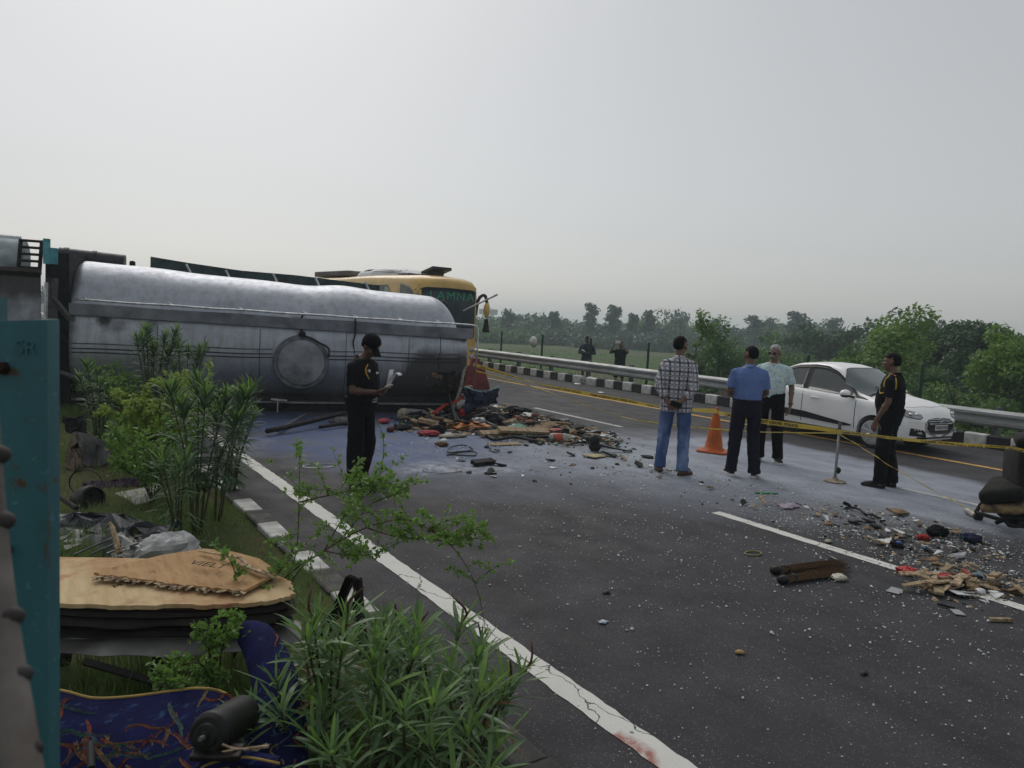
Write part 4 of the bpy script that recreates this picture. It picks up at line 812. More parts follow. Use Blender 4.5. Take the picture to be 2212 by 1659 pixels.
# far tree line: continuous low belt as single trees, then the ones that stand out
gf = 'low bushy trees in the hazy belt along the far edge of the field'
lf = 'hazy low bushy tree in the belt along the far field edge'
g = np.random.default_rng(3)
LMK = [(1015, 'right of the coach mirror'), (1120, 'above the caught white bag'), (1225, 'behind the slate blue onlooker'), (1310, 'behind the filming onlooker'), (1395, 'left of the plaid shirt man'), (1490, 'above the slender sapling'), (1590, 'above the blue polo man'), (1680, 'right of the white haired man'), (1780, 'over the car roof'), (1880, 'left of the lanyard officer'), (1980, 'right of the lanyard officer'), (2090, 'towards the right edge'), (2200, 'at the right edge')]
def SEG(u, row): return ('front row bush of the hazy far belt ', 'middle row tree of the hazy far belt ', 'back row tree of the hazy far belt ')[row]+[b for a, b in LMK if u >= a-20][-1]
for row, (dep, vt0, dv, w_, st) in enumerate(((142, 704, 8, 4.6, 30), (158, 692, 9, 5.2, 34), (178, 686, 8, 6., 40))):
    for u in np.arange(1000 if row else 1015, 2300, st):
        s_ = .053*(u-1040)*.62; ptree('bush' if row == 0 else 'round', u+g.uniform(-10, 10), vt0+s_+g.uniform(-dv, dv)+(6*math.sin(u*.021)), dep*g.uniform(.96, 1.05), w_*g.uniform(.75, 1.25), ('mid', 'dark', 'blue')[int(g.integers(0, 3))], SEG(u, row), SEG(u, row), nq=620, size=.62, seed=int(g.integers(0, 3)), tr=.14)
lb_ = []
for u in np.arange(-200, 1000, 24): x, y, h = by_px(u, 622+.053*u+g.uniform(-6, 6), 170*g.uniform(.95, 1.08)); z = float(terrain(x, y)); lb_.append((x, y, z+h*.45, 4.5, 4.5, max(h, 1)*.5))
cm = crown_mesh(lb_, 9000, .8, 77); cm.materials.append(LF['dark']); obj('far_wood', cm, kind='stuff')
for (u, vt, w_, kd, lf_, lb) in (
    (1278, 657, 1.7, 'tall', 'blue', 'tall thin hazy tree standing clear above the tree line over the two onlookers'),
    (1326, 662, 2.1, 'tall', 'blue', 'second tall airy tree in the haze just right of the thinner tall one'),
    (1198, 675, 1.6, 'tall', 'dark', 'short upright tree poking out of the hazy tree line left of the tall pair'),
    (1100, 672, 2., 'tall', 'blue', 'loose topped hazy tree near the left end of the far tree line'),
    (1368, 680, 1.2, 'tall', 'dark', 'narrow dark tree in the far belt beside a pointed one'),
    (1404, 674, 1.5, 'tall', 'dark', 'pointed dark tree in the far belt left of the broad domed tree'),
    (1460, 663, 5.5, 'round', 'blue', 'broad domed hazy tree rising behind the far belt above the plaid shirt man'),
    (1548, 688, 2.4, 'round', 'blue', 'small rounded hazy tree behind the bright bush'),
    (1632, 684, 2.2, 'tall', 'blue', 'feathery grey tree in the far row left of a double crowned tree'),
    (1663, 684, 2.6, 'round', 'blue', 'rounded grey tree in the far row above the white haired man'),
    (1722, 676, 2.6, 'tall', 'blue', 'tall grey double crowned tree in the far row'),
    (1795, 688, 2.6, 'tall', 'blue', 'hazy grey tree in the far row over the car roof')):
    ptree(kd, u, vt, 150 if kd == 'tall' else 165, w_, lf_, lb, nq=900, size=.5, seed=int(u) % 3, tr=.16)
# middle distance, right side
for (u, vt, dep, w_, kd, lf_, lb) in (
    (1690, 722, 62, 3.4, 'bush', 'mid', 'bushy green tree in the field directly behind the white haired man'),
    (1765, 706, 70, 4.2, 'umbrella', 'dark', 'flat topped dark acacia beyond the car roof'),
    (1830, 700, 66, 4., 'round', 'dark', 'dark rounded tree above the rear of the car'),
    (1600, 728, 72, 3., 'bush', 'mid', 'distant green bush seen between bright bush and blue polo man'),
    (1985, 690, 58, 4.6, 'round', 'dark', 'dark leafy tree behind the bright roadside tree at right'),
    (1925, 716, 52, 3.2, 'bush', 'mid', 'green bush in the shade behind the officer with the lanyard')):
    ptree(kd, u, vt, dep, w_, lf_, lb, nq=2400, size=.3, seed=int(u) % 3, tr=.14, proto=False)
# near roadside trees and bushes beyond the fence
def near(u, vt, dep, w_, kd, lf_, lb, nq, size, sd, tr=.06): return ptree(kd, u, vt, dep, w_*(1.3 if kd != 'tall' else 1), lf_, lb, nq=int(nq*1.35), size=size, seed=sd, tr=tr, proto=False, name='tree' if kd != 'bush' else 'bush', cat='tree' if kd != 'bush' else 'bush')
near(1580, 697, 30, 1.9, 'bush', 'mid', 'bright green thorn bush beyond the guardrail beside the plaid shirt man', 9000, .10, 3)
near(1530, 683, 30.5, .7, 'tall', 'lit', 'slender light green sapling rising out of the thorn bush', 1500, .10, 4)
near(1500, 745, 29, 1.0, 'bush', 'mid', 'low green shrub at the left foot of the thorn bush', 3500, .10, 8)
near(1650, 740, 33, 1.5, 'bush', 'lit', 'yellow green bush behind the blue polo and white haired men', 5000, .11, 5)
near(1745, 748, 31, 1.6, 'bush', 'mid', 'soft green bush just above the white car roof', 5500, .11, 6)
near(1925, 672, 25, 1.8, 'round', 'lit', 'feathery light green tree just right of the lanyard officer', 9500, .10, 7)
near(1850, 730, 27, 1.3, 'bush', 'mid', 'green bush behind the car windscreen', 5000, .10, 9)
near(1985, 765, 23, 1.6, 'bush', 'mid', 'spreading green bush above the car bonnet', 7000, .09, 10)
near(2110, 686, 31, 3.4, 'umbrella', 'dark', 'broad dark spreading tree at the right behind the roadside bushes', 12000, .13, 12, .12)
near(2090, 735, 29, 2.0, 'round', 'dark', 'shaded dark tree below the broad spreading crown', 8000, .12, 17)
near(2225, 700, 20, 1.5, 'round', 'lit', 'light green feathery tree cut by the right edge of the picture', 8000, .09, 13)
near(2190, 790, 19.5, 1.6, 'bush', 'mid', 'low green bush by the guardrail at the right edge', 6000, .08, 14)
near(2060, 800, 20, 1.3, 'bush', 'lit', 'pale green weedy bush behind the guardrail to the right of the car', 5000, .08, 15)
near(2300, 740, 22, 2., 'bush', 'dark', 'dark bush just outside the right edge', 5000, .1, 16)
# roadside weeds behind the kerb: one mass
def blades(name, pts, hts, wd, mats, kind='stuff', bend=.5, seed=1, nseg=2):
    g = np.random.default_rng(seed); n = len(pts); P = np.asarray(pts, float); a = g.uniform(0, 2*PI, n); dr = np.stack([np.cos(a), np.sin(a), 0*a], 1); sd = np.stack([-np.sin(a), np.cos(a), 0*a], 1)
    h = np.asarray(hts)[:, None]; b = (bend*g.uniform(.2, 1., n))[:, None]; w2 = wd*g.uniform(.6, 1.4, n)[:, None]; up = np.array([0, 0, 1.])
    m = P+up*h*.6+dr*h*b*.35; tp = P+up*h*(1-.3*b)+dr*h*b
    V = np.stack([P-sd*w2, P+sd*w2, m+sd*w2*.7, m-sd*w2*.7, tp], 1).reshape(-1, 3)
    me = bpy.data.meshes.new(name); me.vertices.add(n*5); me.vertices.foreach_set('co', V.ravel()); i = np.arange(n)[:, None]*5
    lp = np.concatenate([i+np.array([0, 1, 2, 3]), i+np.array([3, 2, 4])], 1).ravel(); me.loops.add(n*7); me.loops.foreach_set('vertex_index', lp)
    me.polygons.add(n*2); me.polygons.foreach_set('loop_start', (np.arange(n)[:, None]*7+np.array([0, 4])).ravel()); me.polygons.foreach_set('loop_total', np.tile([4, 3], n)); me.update(); me.materials.append(mats)
    return obj(name, me, kind=kind)
g = np.random.default_rng(21); n = 26000; x = 15.25+g.random(n)**1.3*5.5; y = g.uniform(3, 34, n); pn = vn(np.stack([x, y, 0*x], 1), 1.3, 9); k = pn > g.uniform(-.9, .9, n)*.8-.15; x, y, pn = x[k], y[k], pn[k]
LFG = leafmat('grass_blade', (.045, .085, .018), (.12, .17, .045), .3, 1.5)
blades('roadside_weeds', np.stack([x, y, terrain(x, y)-.01], 1), np.clip(.08+.16*(pn+.8), .04, .45)*g.uniform(.5, 1.3, len(x)), .008, LFG, seed=2)
wc = crown_mesh([(15.75+g.uniform(-.25, .9), q+g.uniform(-.3, .3), .02, g.uniform(.12, .4), g.uniform(.15, .5), g.uniform(.06, .22)) for q in np.repeat(np.arange(5, 27, .9), 2)], 9000, .055, 4); wc.materials.append(LF['lit']); obj('weed_leaves', wc, kind='stuff')
n = 30000; r_ = g.random(n); x = 19+r_**1.8*60; y = g.uniform(2, 90, n); pn = vn(np.stack([x, y*.4, 0*x], 1), .35, 12); k = pn > g.uniform(-1, 1, n); x, y = x[k], y[k]
blades('field_grass', np.stack([x, y, terrain(x, y)-.02], 1), g.uniform(.15, .5, len(x)), .018, LFG, seed=3, bend=.7)
# hazy water tower and pale building far off at the left end of the tree line
FARW = M('far_plaster', (.5, .5, .5), .8, var=.15)
x, y, h = by_px(1056, 652, 250); tw = top('water_tower', (x, y, terrain(x, y)), 'pale hazy water tower behind the coach mirror', 'tower'); mb = MB(); mb.cyl((0, 0, 0), (0, 0, h*.55), .7, 10)
for k in range(4): mb.tube([(2.4*math.cos(k*PI/2), 2.4*math.sin(k*PI/2), 0), (2*math.cos(k*PI/2), 2*math.sin(k*PI/2), h*.6)], .25, 4)
mb.build('shaft', FARW, tw); mb = MB(); mb.cyl((0, 0, h*.58), (0, 0, h*.75), 3.2, 16); mb.cyl((0, 0, h*.75), (0, 0, h*.8), 3.2, 16, .6); mb.build('tank', FARW, tw); mb = MB(); mb.cyl((0, 0, h*.78), (0, 0, h*.86), .5, 8); mb.cyl((0, 0, h*.86), (0, 0, h), .12, 6); mb.build('finial', FARW, tw)
x, y, h = by_px(1046, 693, 240); hb = top('building', (x, y, terrain(x, y)), 'small pale flat roofed building in the haze below the water tower', 'building', .3); mb = MB(); mb.box((0, 0, h*.45), (7, 6, h*.9)); mb.build('wall', FARW, hb); mb = MB(); mb.box((0, 0, h*.95), (7.6, 6.6, h*.1)); mb.build('roof', FARW, hb)
for k in (-1.8, 1.8):
    mb = MB(); mb.box((k, -3.02, h*.6), (1.4, .1, 1.3)); mb.build('window', GLASS, hb)
# ================================================================ PEOPLE
def skin(name, c):
    t = NT(name); p = t.pos(); f = t.ramp(t.noise(p, 9, 5), .35, .65); t.set(Base_Color=t.mix(f, c, tuple(x*.72 for x in c)), Roughness=.5, Subsurface_Weight=.12, Subsurface_Scale=.01, Subsurface_Radius=(1, .4, .2)); t.bump(t.noise(p, 120, 3), .12, .002); return t.m
SK1 = skin('skin_brown', (.155, .077, .045)); SK2 = skin('skin_dark_brown', (.105, .052, .032)); SK3 = skin('skin_tan', (.22, .125, .082))
HAIRB = M('black_hair', (.006, .0055, .0055), .75, var=.5, sc=40, bump=.4, bsc=120, spec=.12); HAIRW = M('white_hair', (.42, .42, .42), .55, var=.45, sc=35, bump=.6, bsc=130)
EYEW = M('eye_white', (.5, .48, .45), .3); EYEB = M('eye_dark', (.02, .012, .01), .2)
def cloth(name, col, rough=.85, var=.18, sc=9, **k):
    t = NT(name); p = t.pos(); c = t.mix(t.ramp(t.noise(p, sc, 6), .35, .65), col, tuple(x*(1-var*1.6) for x in col)); wv = t.noise(t.pos((1, 1, 1)), 420, 2)
    t.set(Base_Color=c, Roughness=rough, Specular_IOR_Level=.12); t.bump(t.math('ADD', t.math('MULTIPLY', wv, .15), t.noise(t.pos((1, 1, .45)), 13, 4, .6)), .55, .03); return t.m
BLKC = cloth('black_uniform_cloth', (.0065, .007, .009)); NAVY = cloth('navy_trousers_cloth', (.015, .016, .028)); BLKT = cloth('black_trousers_cloth', (.006, .006, .0075))
POLO = cloth('blue_polo_cloth', (.14, .22, .47), sc=60, var=.12); TEEC = cloth('black_tee_cloth', (.007, .007, .009)); KUR = cloth('slate_shirt_cloth', (.030, .042, .062)); BRN = cloth('mustard_brown_cloth', (.14, .075, .022))
GSH = cloth('grey_blue_shorts', (.075, .10, .13))
t = NT('denim_jeans'); p = t.pos(); f = t.noise(t.pos((1, 1, .5)), 4.5, 5, .6); z_ = t.xyz(p)[2]; fade = t.math('MULTIPLY', t.ramp(f, .42, .66), t.math('ADD', .35, t.math('ABSOLUTE', t.math('SINE', t.math('MULTIPLY', z_, 4.2))))); c = t.mix(fade, (.050, .095, .22), (.19, .27, .45))
t.set(Base_Color=t.mix(t.ramp(t.noise(p, 260, 2), .4, .6, 0, .3), c, (.03, .05, .12)), Roughness=.85, Specular_IOR_Level=.15); t.bump(t.noise(t.pos((1, 1, .5)), 14, 4), .6, .03); JEANS = t.m
t = NT('plaid_cotton'); q = t.xyz(t.n('VectorMath', _operation='ADD', i0=t.pos(), i1=t.n('VectorMath', _operation='SCALE', i0=t.noise(t.pos(), 5, 3, out=1), Scale=.018)))
def stripes(src, per, w0, ofs=0.): return t.ramp(t.math('ABSOLUTE', t.math('SUBTRACT', t.math('FRACT', t.math('ADD', t.math('DIVIDE', src, per), ofs)), .5)), w0+.04, w0)
hx = t.math('ADD', q[0], t.math('MULTIPLY', q[1], .55)); c = (.50, .50, .54)
for src in (hx, q[2]): c = t.mix(t.math('MULTIPLY', stripes(src, .058, .20), .72), c, (.030, .032, .062)); 
for src in (hx, q[2]): c = t.mix(t.math('MULTIPLY', stripes(src, .058, .05, .0), .55), c, (.012, .013, .03)); c = t.mix(t.math('MULTIPLY', stripes(src, .116, .02, .25), .6), c, (.62, .62, .64))
t.set(Base_Color=c, Roughness=.85, Specular_IOR_Level=.2); t.bump(t.noise(t.pos((1, 1, .5)), 12, 4, .6), .55, .03); PLAID = t.m
t = NT('floral_print'); p = t.pos(); v1 = t.n('TexVoronoi', 0, Vector=t.n('VectorMath', _operation='ADD', i0=p, i1=t.n('VectorMath', _operation='SCALE', i0=t.noise(p, 22, 3, out=1), Scale=.05)), Scale=26.); spz = t.ramp(v1, .26, .18); pick = t.ramp(t.noise(p, 14, 3), .48, .56)
c = t.mix(t.ramp(t.noise(p, 20, 5), .45, .58), (.58, .68, .68), (.42, .58, .60)); c = t.mix(t.math('MULTIPLY', spz, pick), c, (.06, .11, .14)); c = t.mix(t.math('MULTIPLY', t.ramp(t.noise(p, 48, 3), .60, .66), .7), c, (.16, .27, .29))
t.set(Base_Color=c, Roughness=.85, Specular_IOR_Level=.2); t.bump(t.noise(t.pos((1, 1, .5)), 12, 4), .5, .03); FLORAL = t.m
SHOE = M('black_shoe', (.008, .008, .009), .6, var=.3, sc=12); SOLEW = M('white_shoe_sole', (.68, .68, .66), .6, var=.2, dirt=(.2, .18, .16), damt=.6); SANDAL = M('brown_sandal_leather', (.085, .045, .028), .6, var=.3, sc=14)
LAN = M('yellow_lanyard', (.55, .36, .04), .7, var=.2, sc=40); PHONE = M('phone_black', (.012, .012, .014), .15)
V3 = lambda *a: np.array(a, float)
def head(mb, c, yaw=0., pitch=0., s=1., jaw=1.):
    """head centred on c looking along +y (turned by yaw, nodded by pitch)"""
    R = rotm(0, 0, yaw) @ rotm(-pitch, 0, 0); T = lambda *a: c+R @ (V3(*a)*s)
    mb.ell(T(0, -.012, .028), V3(.075, .094, .088)*s, R, 18, 12); mb.ell(T(0, .018, -.035), V3(.060, .070, .080)*s, R, 16, 10)
    mb.ell(T(0, .042, -.078), V3(.040*jaw, .040, .032)*s, R, 12, 8); mb.cap(T(0, .086, .012), T(0, .108, -.022), .008*s, .014*s, 8); mb.ell(T(0, .098, -.028), V3(.019, .014, .011)*s, R, 8, 6)
    mb.ell(T(0, .076, .030), V3(.048, .016, .011)*s, R, 10, 6); mb.ell(T(0, .082, -.056), V3(.026, .012, .007)*s, R, 10, 6); mb.ell(T(0, .080, -.068), V3(.022, .012, .007)*s, R, 10, 6)
    for q in (-1, 1):
        mb.ell(T(q*.076, -.012, -.008), V3(.012, .020, .033)*s, R @ rotm(0, 0, q*.3), 8, 6); mb.ell(T(q*.036, .060, -.022), V3(.028, .026, .026)*s, R, 10, 6)
    return T, R
def hand(mb, w, d, nrm_, side, curl=.5, s=1., spread=.16):
    """wrist w, finger direction d, palm normal nrm_; side=+1 thumb towards cross(d, n)"""
    d = nrm(d); n_ = nrm(nrm_-d*np.dot(nrm_, d)); x = np.cross(d, n_)*side
    mb.cap(w, w+d*.03*s, .026*s, .030*s, 10, ex=.6, xa=x); k = w+d*.085*s
    mb.cap(w+d*.035*s, k-d*.012*s, .036*s, .038*s, 10, ex=.42, xa=x)
    for i, (off, L) in enumerate(((.028, .075), (.010, .085), (-.009, .079), (-.027, .062))):
        p = k+x*off*s-d*abs(off)*.25; a = 0; dd = nrm(d+x*off*spread*20*.3); q = p
        for j, f in enumerate((.45, .32, .23)):
            a += curl*(.55+.35*j); e = dd*math.cos(a)+n_*math.sin(a); r2 = q+e*L*f*s; mb.cap(q, r2, (.0098-.0008*j)*s, (.009-.0008*j)*s, 7, 2); q = r2
    q = w+d*.03*s+x*.026*s
    for j, f in enumerate((.042, .034, .026)):
        e = nrm(d*(.65+.2*j)+x*(.75-.35*j)+n_*(.35+.3*curl)); r2 = q+e*f*s; mb.cap(q, r2, (.0135-.0015*j)*s, (.0115-.0015*j)*s, 7, 2); q = r2
def wrinkle(amp, seed, zs=.45): return lambda co: amp*1.25*(.35-np.abs(vn(co*np.array([1, 1, 1.25])+.15*co[:, [2, 0, 1]], 17, seed+7)))*(.4+.6*np.clip(.5+vn(co, 5, seed+9), 0, 1))+amp*vn(co*np.array([1, 1, zs]), 26, seed)*(.5+.5*vn(co, 7, seed+1))+amp*.8*vn(co*np.array([1, 1, .35]), 11, seed+2)
def person(p, rz, label, H=1.72, sk=SK1, shirt=None, trou=None, pose=None, shoes='shoe', hair=HAIRB, hairk='short', sleeve='short', hem=.80, belly=0., headyaw=0., headpitch=0., vox=.0075, tuck=False, wide=1., shorts=False, lean=0., shoem=SHOE, solem=SHOE, collar=True, jaw=1., group=None, shirtname='shirt', legw=1.):
    s = H/1.72; o = top('person', p, label, 'person', rz, group); J = dict(sl=V3(-.172*wide-.008, 0, 1.385), sr=V3(.172*wide+.008, 0, 1.385), hl=V3(-.095, 0, .90), hr=V3(.095, 0, .90), kl=V3(-.115, .02, .49), kr=V3(.115, .02, .49), al=V3(-.13, -.015, .09), ar=V3(.13, -.015, .09), el=V3(-.245, -.02, 1.11), er=V3(.245, -.02, 1.11), wl=V3(-.26, .07, .87), wr=V3(.26, .07, .87), fl=0., fr=0., hdl=V3(0, .25, -1), hdr=V3(0, .25, -1), nl=V3(1, 0, 0), nr=V3(-1, 0, 0), cl=.5, cr=.5, hc=V3(0, .03, 1.61), nk=V3(0, -.01, 1.44))
    J.update(pose or {}); S = lambda v: np.asarray(v)*s
    for a in ('sl', 'sr', 'el', 'er', 'wl', 'wr', 'hc', 'nk'):
        if lean: J[a] = J[a]+V3(0, lean*(J[a][2]-.95), 0)
    mb = MB(); w_ = wide; by = belly
    LN = lambda z: lean*(max(z, .95)-.95)
    def torso(m, e, z0=.84, top_=1.47, flare=0.):
        rows = [(.84, .155, .105), (.93, .165, .115), (1.02, .152*w_, .108+by*.8), (1.10, .152*w_, .110+by), (1.20, .162*w_, .115+by*.7), (1.30, .178*w_, .118+by*.2), (1.37, .172*w_, .108), (1.415, .142*w_, .090), (1.455, .092, .070), (1.50, .052, .052)]
        R = [(z, a, b) for z, a, b in rows if z0-.001 <= z <= top_+.001]
        m.ering([(S((0, LN(z)+(by*.35 if 1 < z < 1.25 else 0), z)), (a+e+flare*max(0, 1.05-z))*s, (b+e+flare*.6*max(0, 1.05-z))*s) for z, a, b in R], 22, 2.25)
    torso(mb, -.006, .84, 1.50)
    mb.cap(S(J['nk']), S(J['hc']+V3(0, -.015, -.06)), .058*s, .054*s, 14)
    T, R = head(mb, S(J['hc']), headyaw, headpitch, s, jaw)
    for q in 'lr':
        sg = -1 if q == 'l' else 1
        mb.cap(S(J['s'+q]+V3(0, 0, -.01)), S(J['e'+q]), .046*s, .040*s, 12); mb.cap(S(J['e'+q]), S(J['w'+q]), .040*s, .027*s, 12); mb.ell(S(J['e'+q]*.72+J['w'+q]*.28), V3(.042, .042, .05)*s)
        hand(mb, S(J['w'+q]), J['hd'+q], J['n'+q], 1 if q == 'l' else -1, J['c'+q], s*1.03)
        mb.cap(S(J['h'+q]), S(J['k'+q]), .080*s, .055*s, 14); mb.cap(S(J['k'+q]), S(J['a'+q]), .054*s, .038*s, 14); mb.ell(S(J['k'+q]*.7+J['a'+q]*.3+V3(0, -.02, 0)), V3(.052, .055, .09)*s)
        a = J['f'+q]; fd = V3(math.sin(a), math.cos(a), 0)
        mb.cap(S(J['a'+q]+fd*-.03+V3(0, 0, -.045)), S(J['a'+q]+fd*.12+V3(0, 0, -.062)), .036*s, .028*s, 10, ex=.9); mb.cap(S(J['a'+q]+fd*.10+V3(0, 0, -.065)), S(J['a'+q]+fd*.17+V3(0, 0, -.068)), .034*s, .022*s, 10, ex=.62)
    obj('body', remesh(mb, vox, 4, .5, mats=[sk], name='body'), o)
    for q in (-1, 1):
        e = obj('eye', None, o, loc=T(q*.034, .083, -.010)); m = MB(); m.ell((0, 0, 0), V3(.014, .008, .009)*s, R, 10, 6); m.build('eye_white', EYEW, e, smooth=True); m = MB(); m.ell(R @ V3(0, .007, 0)*s, V3(.006, .004, .007)*s, R, 8, 5); m.build('pupil', EYEB, e, smooth=True)
        m = MB(); m.tube([T(q*.016, .094, .014), T(q*.036, .092, .020), T(q*.056, .078, .012)], [.004, .005, .003], 5); m.build('eyebrow', hair, o)
    # hair: shell that sinks into the head over the face
    if hairk:
        m = MB(); n, k = 28, 20; rows = []
        for i in range(k+1):
            t_ = -PI/2+PI*i/k; rw = []
            for j in range(n):
                a = 2*PI*j/n; d = V3(math.cos(t_)*math.cos(a), math.cos(t_)*math.sin(a), math.sin(t_)); f = 1.055
                if hairk == 'thin': f = 1.03
                face = d[1] > .15 and d[2] < (.42 if hairk != 'fringe' else .3)-.25*abs(d[0]); low = d[2] < -.5-.2*max(0, -d[1])
                side = abs(d[0]) > .75 and d[2] < .05 and d[1] > -.25
                s3 = lambda x: max(0., min(1., x))**2*(3-2*max(0., min(1., x)))
                kf = s3((d[2]-(.40-.25*abs(d[0])))/.22+.5) if d[1] > .05 else s3((.05-d[1])/.2+s3((d[2]-.4)/.2))
                kl = s3((d[2]+.5+.2*max(0, -d[1]))/.2+.5); ks = 1-s3((abs(d[0])-.7)/.12)*s3((.1-d[2])/.15)*s3((d[1]+.3)/.12)
                f = .87+(f-.87)*min(kf, kl, ks)
                f *= 1+.018*math.sin(9*a+5*t_)*math.cos(7*t_+2*a)
                rw.append(T(*(V3(0, -.012, .028)+d*V3(.077, .096, .092)*f+V3(0, -.004, -.012 if d[1] < -.2 and d[2] < 0 else 0))))
            rows.append(rw)
        m.loft(rows); m.build('hair', hair, o, smooth=True)
    # trousers
    if trou is not None:
        m = MB(); e = .016*legw; ht = 1.0 if not tuck else 1.03
        m.ering([(S((0, 0, z)), (a+e)*s, (b+e)*s) for z, a, b in ((.80, .135, .095), (.86, .162, .112), (.93, .168, .118+.3*by), (ht, (.160 if tuck else .140)*w_, (.114 if tuck else .085)+by*.75))], 22, 2.3)
        for q in 'lr':
            h, k_, an = J['h'+q], J['k'+q], J['a'+q]
            if shorts: an_ = k_+(an-k_)*.06; m.tube([S(h+V3(0, 0, .02)), S(h*.5+k_*.5), S(an_)], [.100*s, .092*s, .085*s], 18)
            else:
                P = [h+V3(0, 0, .02), h*.6+k_*.4, k_, k_*.55+an*.45+V3(0, -.008, 0), an+V3(0, -.005, .07), an+V3(0, -.008, -.028)]
                m.tube([S(x) for x in P], [.098*s, (.084+.004*legw)*s, .068*s*legw, .064*s*legw, .060*s*legw, .066*s*legw], 18)
        obj('trousers' if not shorts else 'shorts', remesh(m, .011, 3, .5, wrinkle(.0085, 3), 'trousers', [trou]), o)
    if shirt is not None:
        m = MB(); e = .017; fl = .12 if not tuck else -.02
        torso(m, e, .84 if not tuck else .93, 1.465, fl if hem < .9 else 0)
        if hem < .84 and not tuck: m.ering([(S((0, 0, z)), (a+e)*s, (b+e)*s) for z, a, b in ((hem, .182, .132+by*.4), (.86, .178, .128+by*.4), (.95, .170, .118+by*.6))], 22, 2.25)
        for q in 'lr':
            a, b, c = J['s'+q], J['e'+q], J['w'+q]
            m.cap(S(a+V3(0, 0, -.012)), S(a*.6+b*.4), .056*s, .062*s, 14); m.cap(S(V3(a[0]*.3, -.01, 1.435)), S(a+V3(-a[0]*.1, 0, -.002)), .034*s, .050*s, 12)
            if sleeve == 'short': m.tube([S(a*.8+b*.2), S(a*.45+b*.55), S(a*.2+b*.8)], [.057*s, .063*s, .067*s], 16)
            else: m.cap(S(a*.6+b*.4), S(b), .064*s, .058*s, 14); f = .62 if sleeve == 'rolled' else .95; m.tube([S(b), S(b*.6+c*.4), S(b*(1-f)+c*f)], [.056*s, .052*s, .052*s], 16)
        obj(shirtname, remesh(m, .0105, 3, .5, wrinkle(.0085, 8), 'shirt', [shirt]), o)
        if collar:
            m = MB(); A = np.linspace(0, 2*PI, 26); nkp = J['nk']
            m.grid([[S(nkp+V3(rr*1.0*math.cos(a+PI/2), rr*1.0*math.sin(a+PI/2)-.004, zz+.012*math.cos(a)*-1)) for a in np.linspace(.28, 2*PI-.28, 26)] for rr, zz in ((.066, .0), (.063, .042), (.070, .038), (.082, .005))], th=.003)
            m.build('collar', shirt, o, smooth=True)
    # footwear
    for q in 'lr':
        a = J['f'+q]; fd = V3(math.sin(a), math.cos(a), 0); sd_ = V3(math.cos(a), -math.sin(a), 0); an = J['a'+q]; b = V3(an[0], an[1], 0)
        fr = lambda u, v, z: S(b+fd*u+sd_*v+V3(0, 0, z+an[2]-.09))
        sole = [(-.075, .0), (-.06, .030), (-.01, .034), (.06, .040), (.12, .046), (.17, .040), (.20, .018), (.205, 0), (.20, -.018), (.17, -.040), (.12, -.045), (.06, -.036), (-.01, -.032), (-.06, -.030)]
        so_ = obj('shoe' if shoes == 'shoe' else 'sandal', None, o); m = MB(); z1 = .034
        rows = [[fr(x*sc_, y*sc_, z) for x, y in sole] for sc_, z in ((1.0, .0), (1.05, .006), (1.04, z1), (.98, z1+.002))]; m.loft(rows); m.build('sole', solem if shoes == 'shoe' else SANDAL, so_, smooth=.7)
        m = MB()
        if shoes == 'shoe':
            m.loft([[fr(x*k1+dx, y*k2, z+(dz if x < .05 else -dz*.2*0)) for x, y in sole] for k1, k2, z, dx, dz in ((1.0, 1.0, z1, 0, 0), (.99, .98, .040, -.002, 0), (.90, .86, .060, -.012, .005), (.62, .72, .078, -.03, .016), (.40, .6, .092, -.035, .022))]); m.build('upper', shoem, so_, smooth=.9)
        else:
            for u0, u1 in ((.07, .12), (.115, .165)): m.tube([fr(u0+.02*abs(v), v*1.18, z1+.046*(1-(v/.05)**2)+.004) for v in np.linspace(-.044, .044, 9)], .012, 6, flat=.6)
            m.build('strap', SANDAL, so_, smooth=True)
    return o, J, S, T, R
def face(toward, p): d = np.asarray(toward)[:2]-np.asarray(p)[:2]; return math.atan2(d[1], d[0])-PI/2
def toward_px(p, ang): # yaw so that the figure looks ang radians to the right of the direction away from the camera
    return math.atan2(p[1], p[0])-PI/2-ang
# --- officer in cap, head bent over a phone (turned to the right, three-quarter front)
p = G(775, 1050); p[2] = 0
o, J, S, T, R = person(p, toward_px(p, 2.15), 'officer in black uniform and peaked cap looking down at a notebook by the tanker', 1.66, SK2, BLKC, BLKC, dict(el=V3(-.25, -.03, 1.11), wl=V3(-.07, .22, 1.08), er=V3(.25, .04, 1.11), wr=V3(.10, .235, 1.10), hdl=V3(.5, .6, .15), hdr=V3(-.3, .7, .2), nl=V3(.6, -.2, .8), nr=V3(-.5, -.2, .8), cl=.6, cr=.7, hc=V3(0, .085, 1.59), kl=V3(-.11, .02, .49), al=V3(-.12, -.05, .09), ar=V3(.13, .03, .09), fr=.3, fl=-.1), hairk='short', belly=.045, headpitch=.55, tuck=True, wide=1.2, legw=1.46, solem=SHOE)
cp = obj('cap', None, o); m = MB(); rows = []
for zz, k in ((-.012, 1.10), (.03, 1.12), (.07, 1.05), (.105, .80), (.124, .40), (.128, .05)): rows.append([T(.080*k*math.cos(a), -.012+.100*k*math.sin(a), .028+zz) for a in np.linspace(0, 2*PI, 29)[:-1]])
m.loft(rows); m.build('crown', BLKC, cp, smooth=True)
m = MB(); m.grid([[T(.078*math.sin(a)*(1-.25*r), .075+.012*math.cos(a)+r*.085*math.cos(a*.8), .022-.035*r-.02*(math.sin(a)**2)) for a in np.linspace(-1.25, 1.25, 13)] for r in np.linspace(-.1, 1, 6)], th=.004); m.build('peak', BLKC, cp, smooth=True)
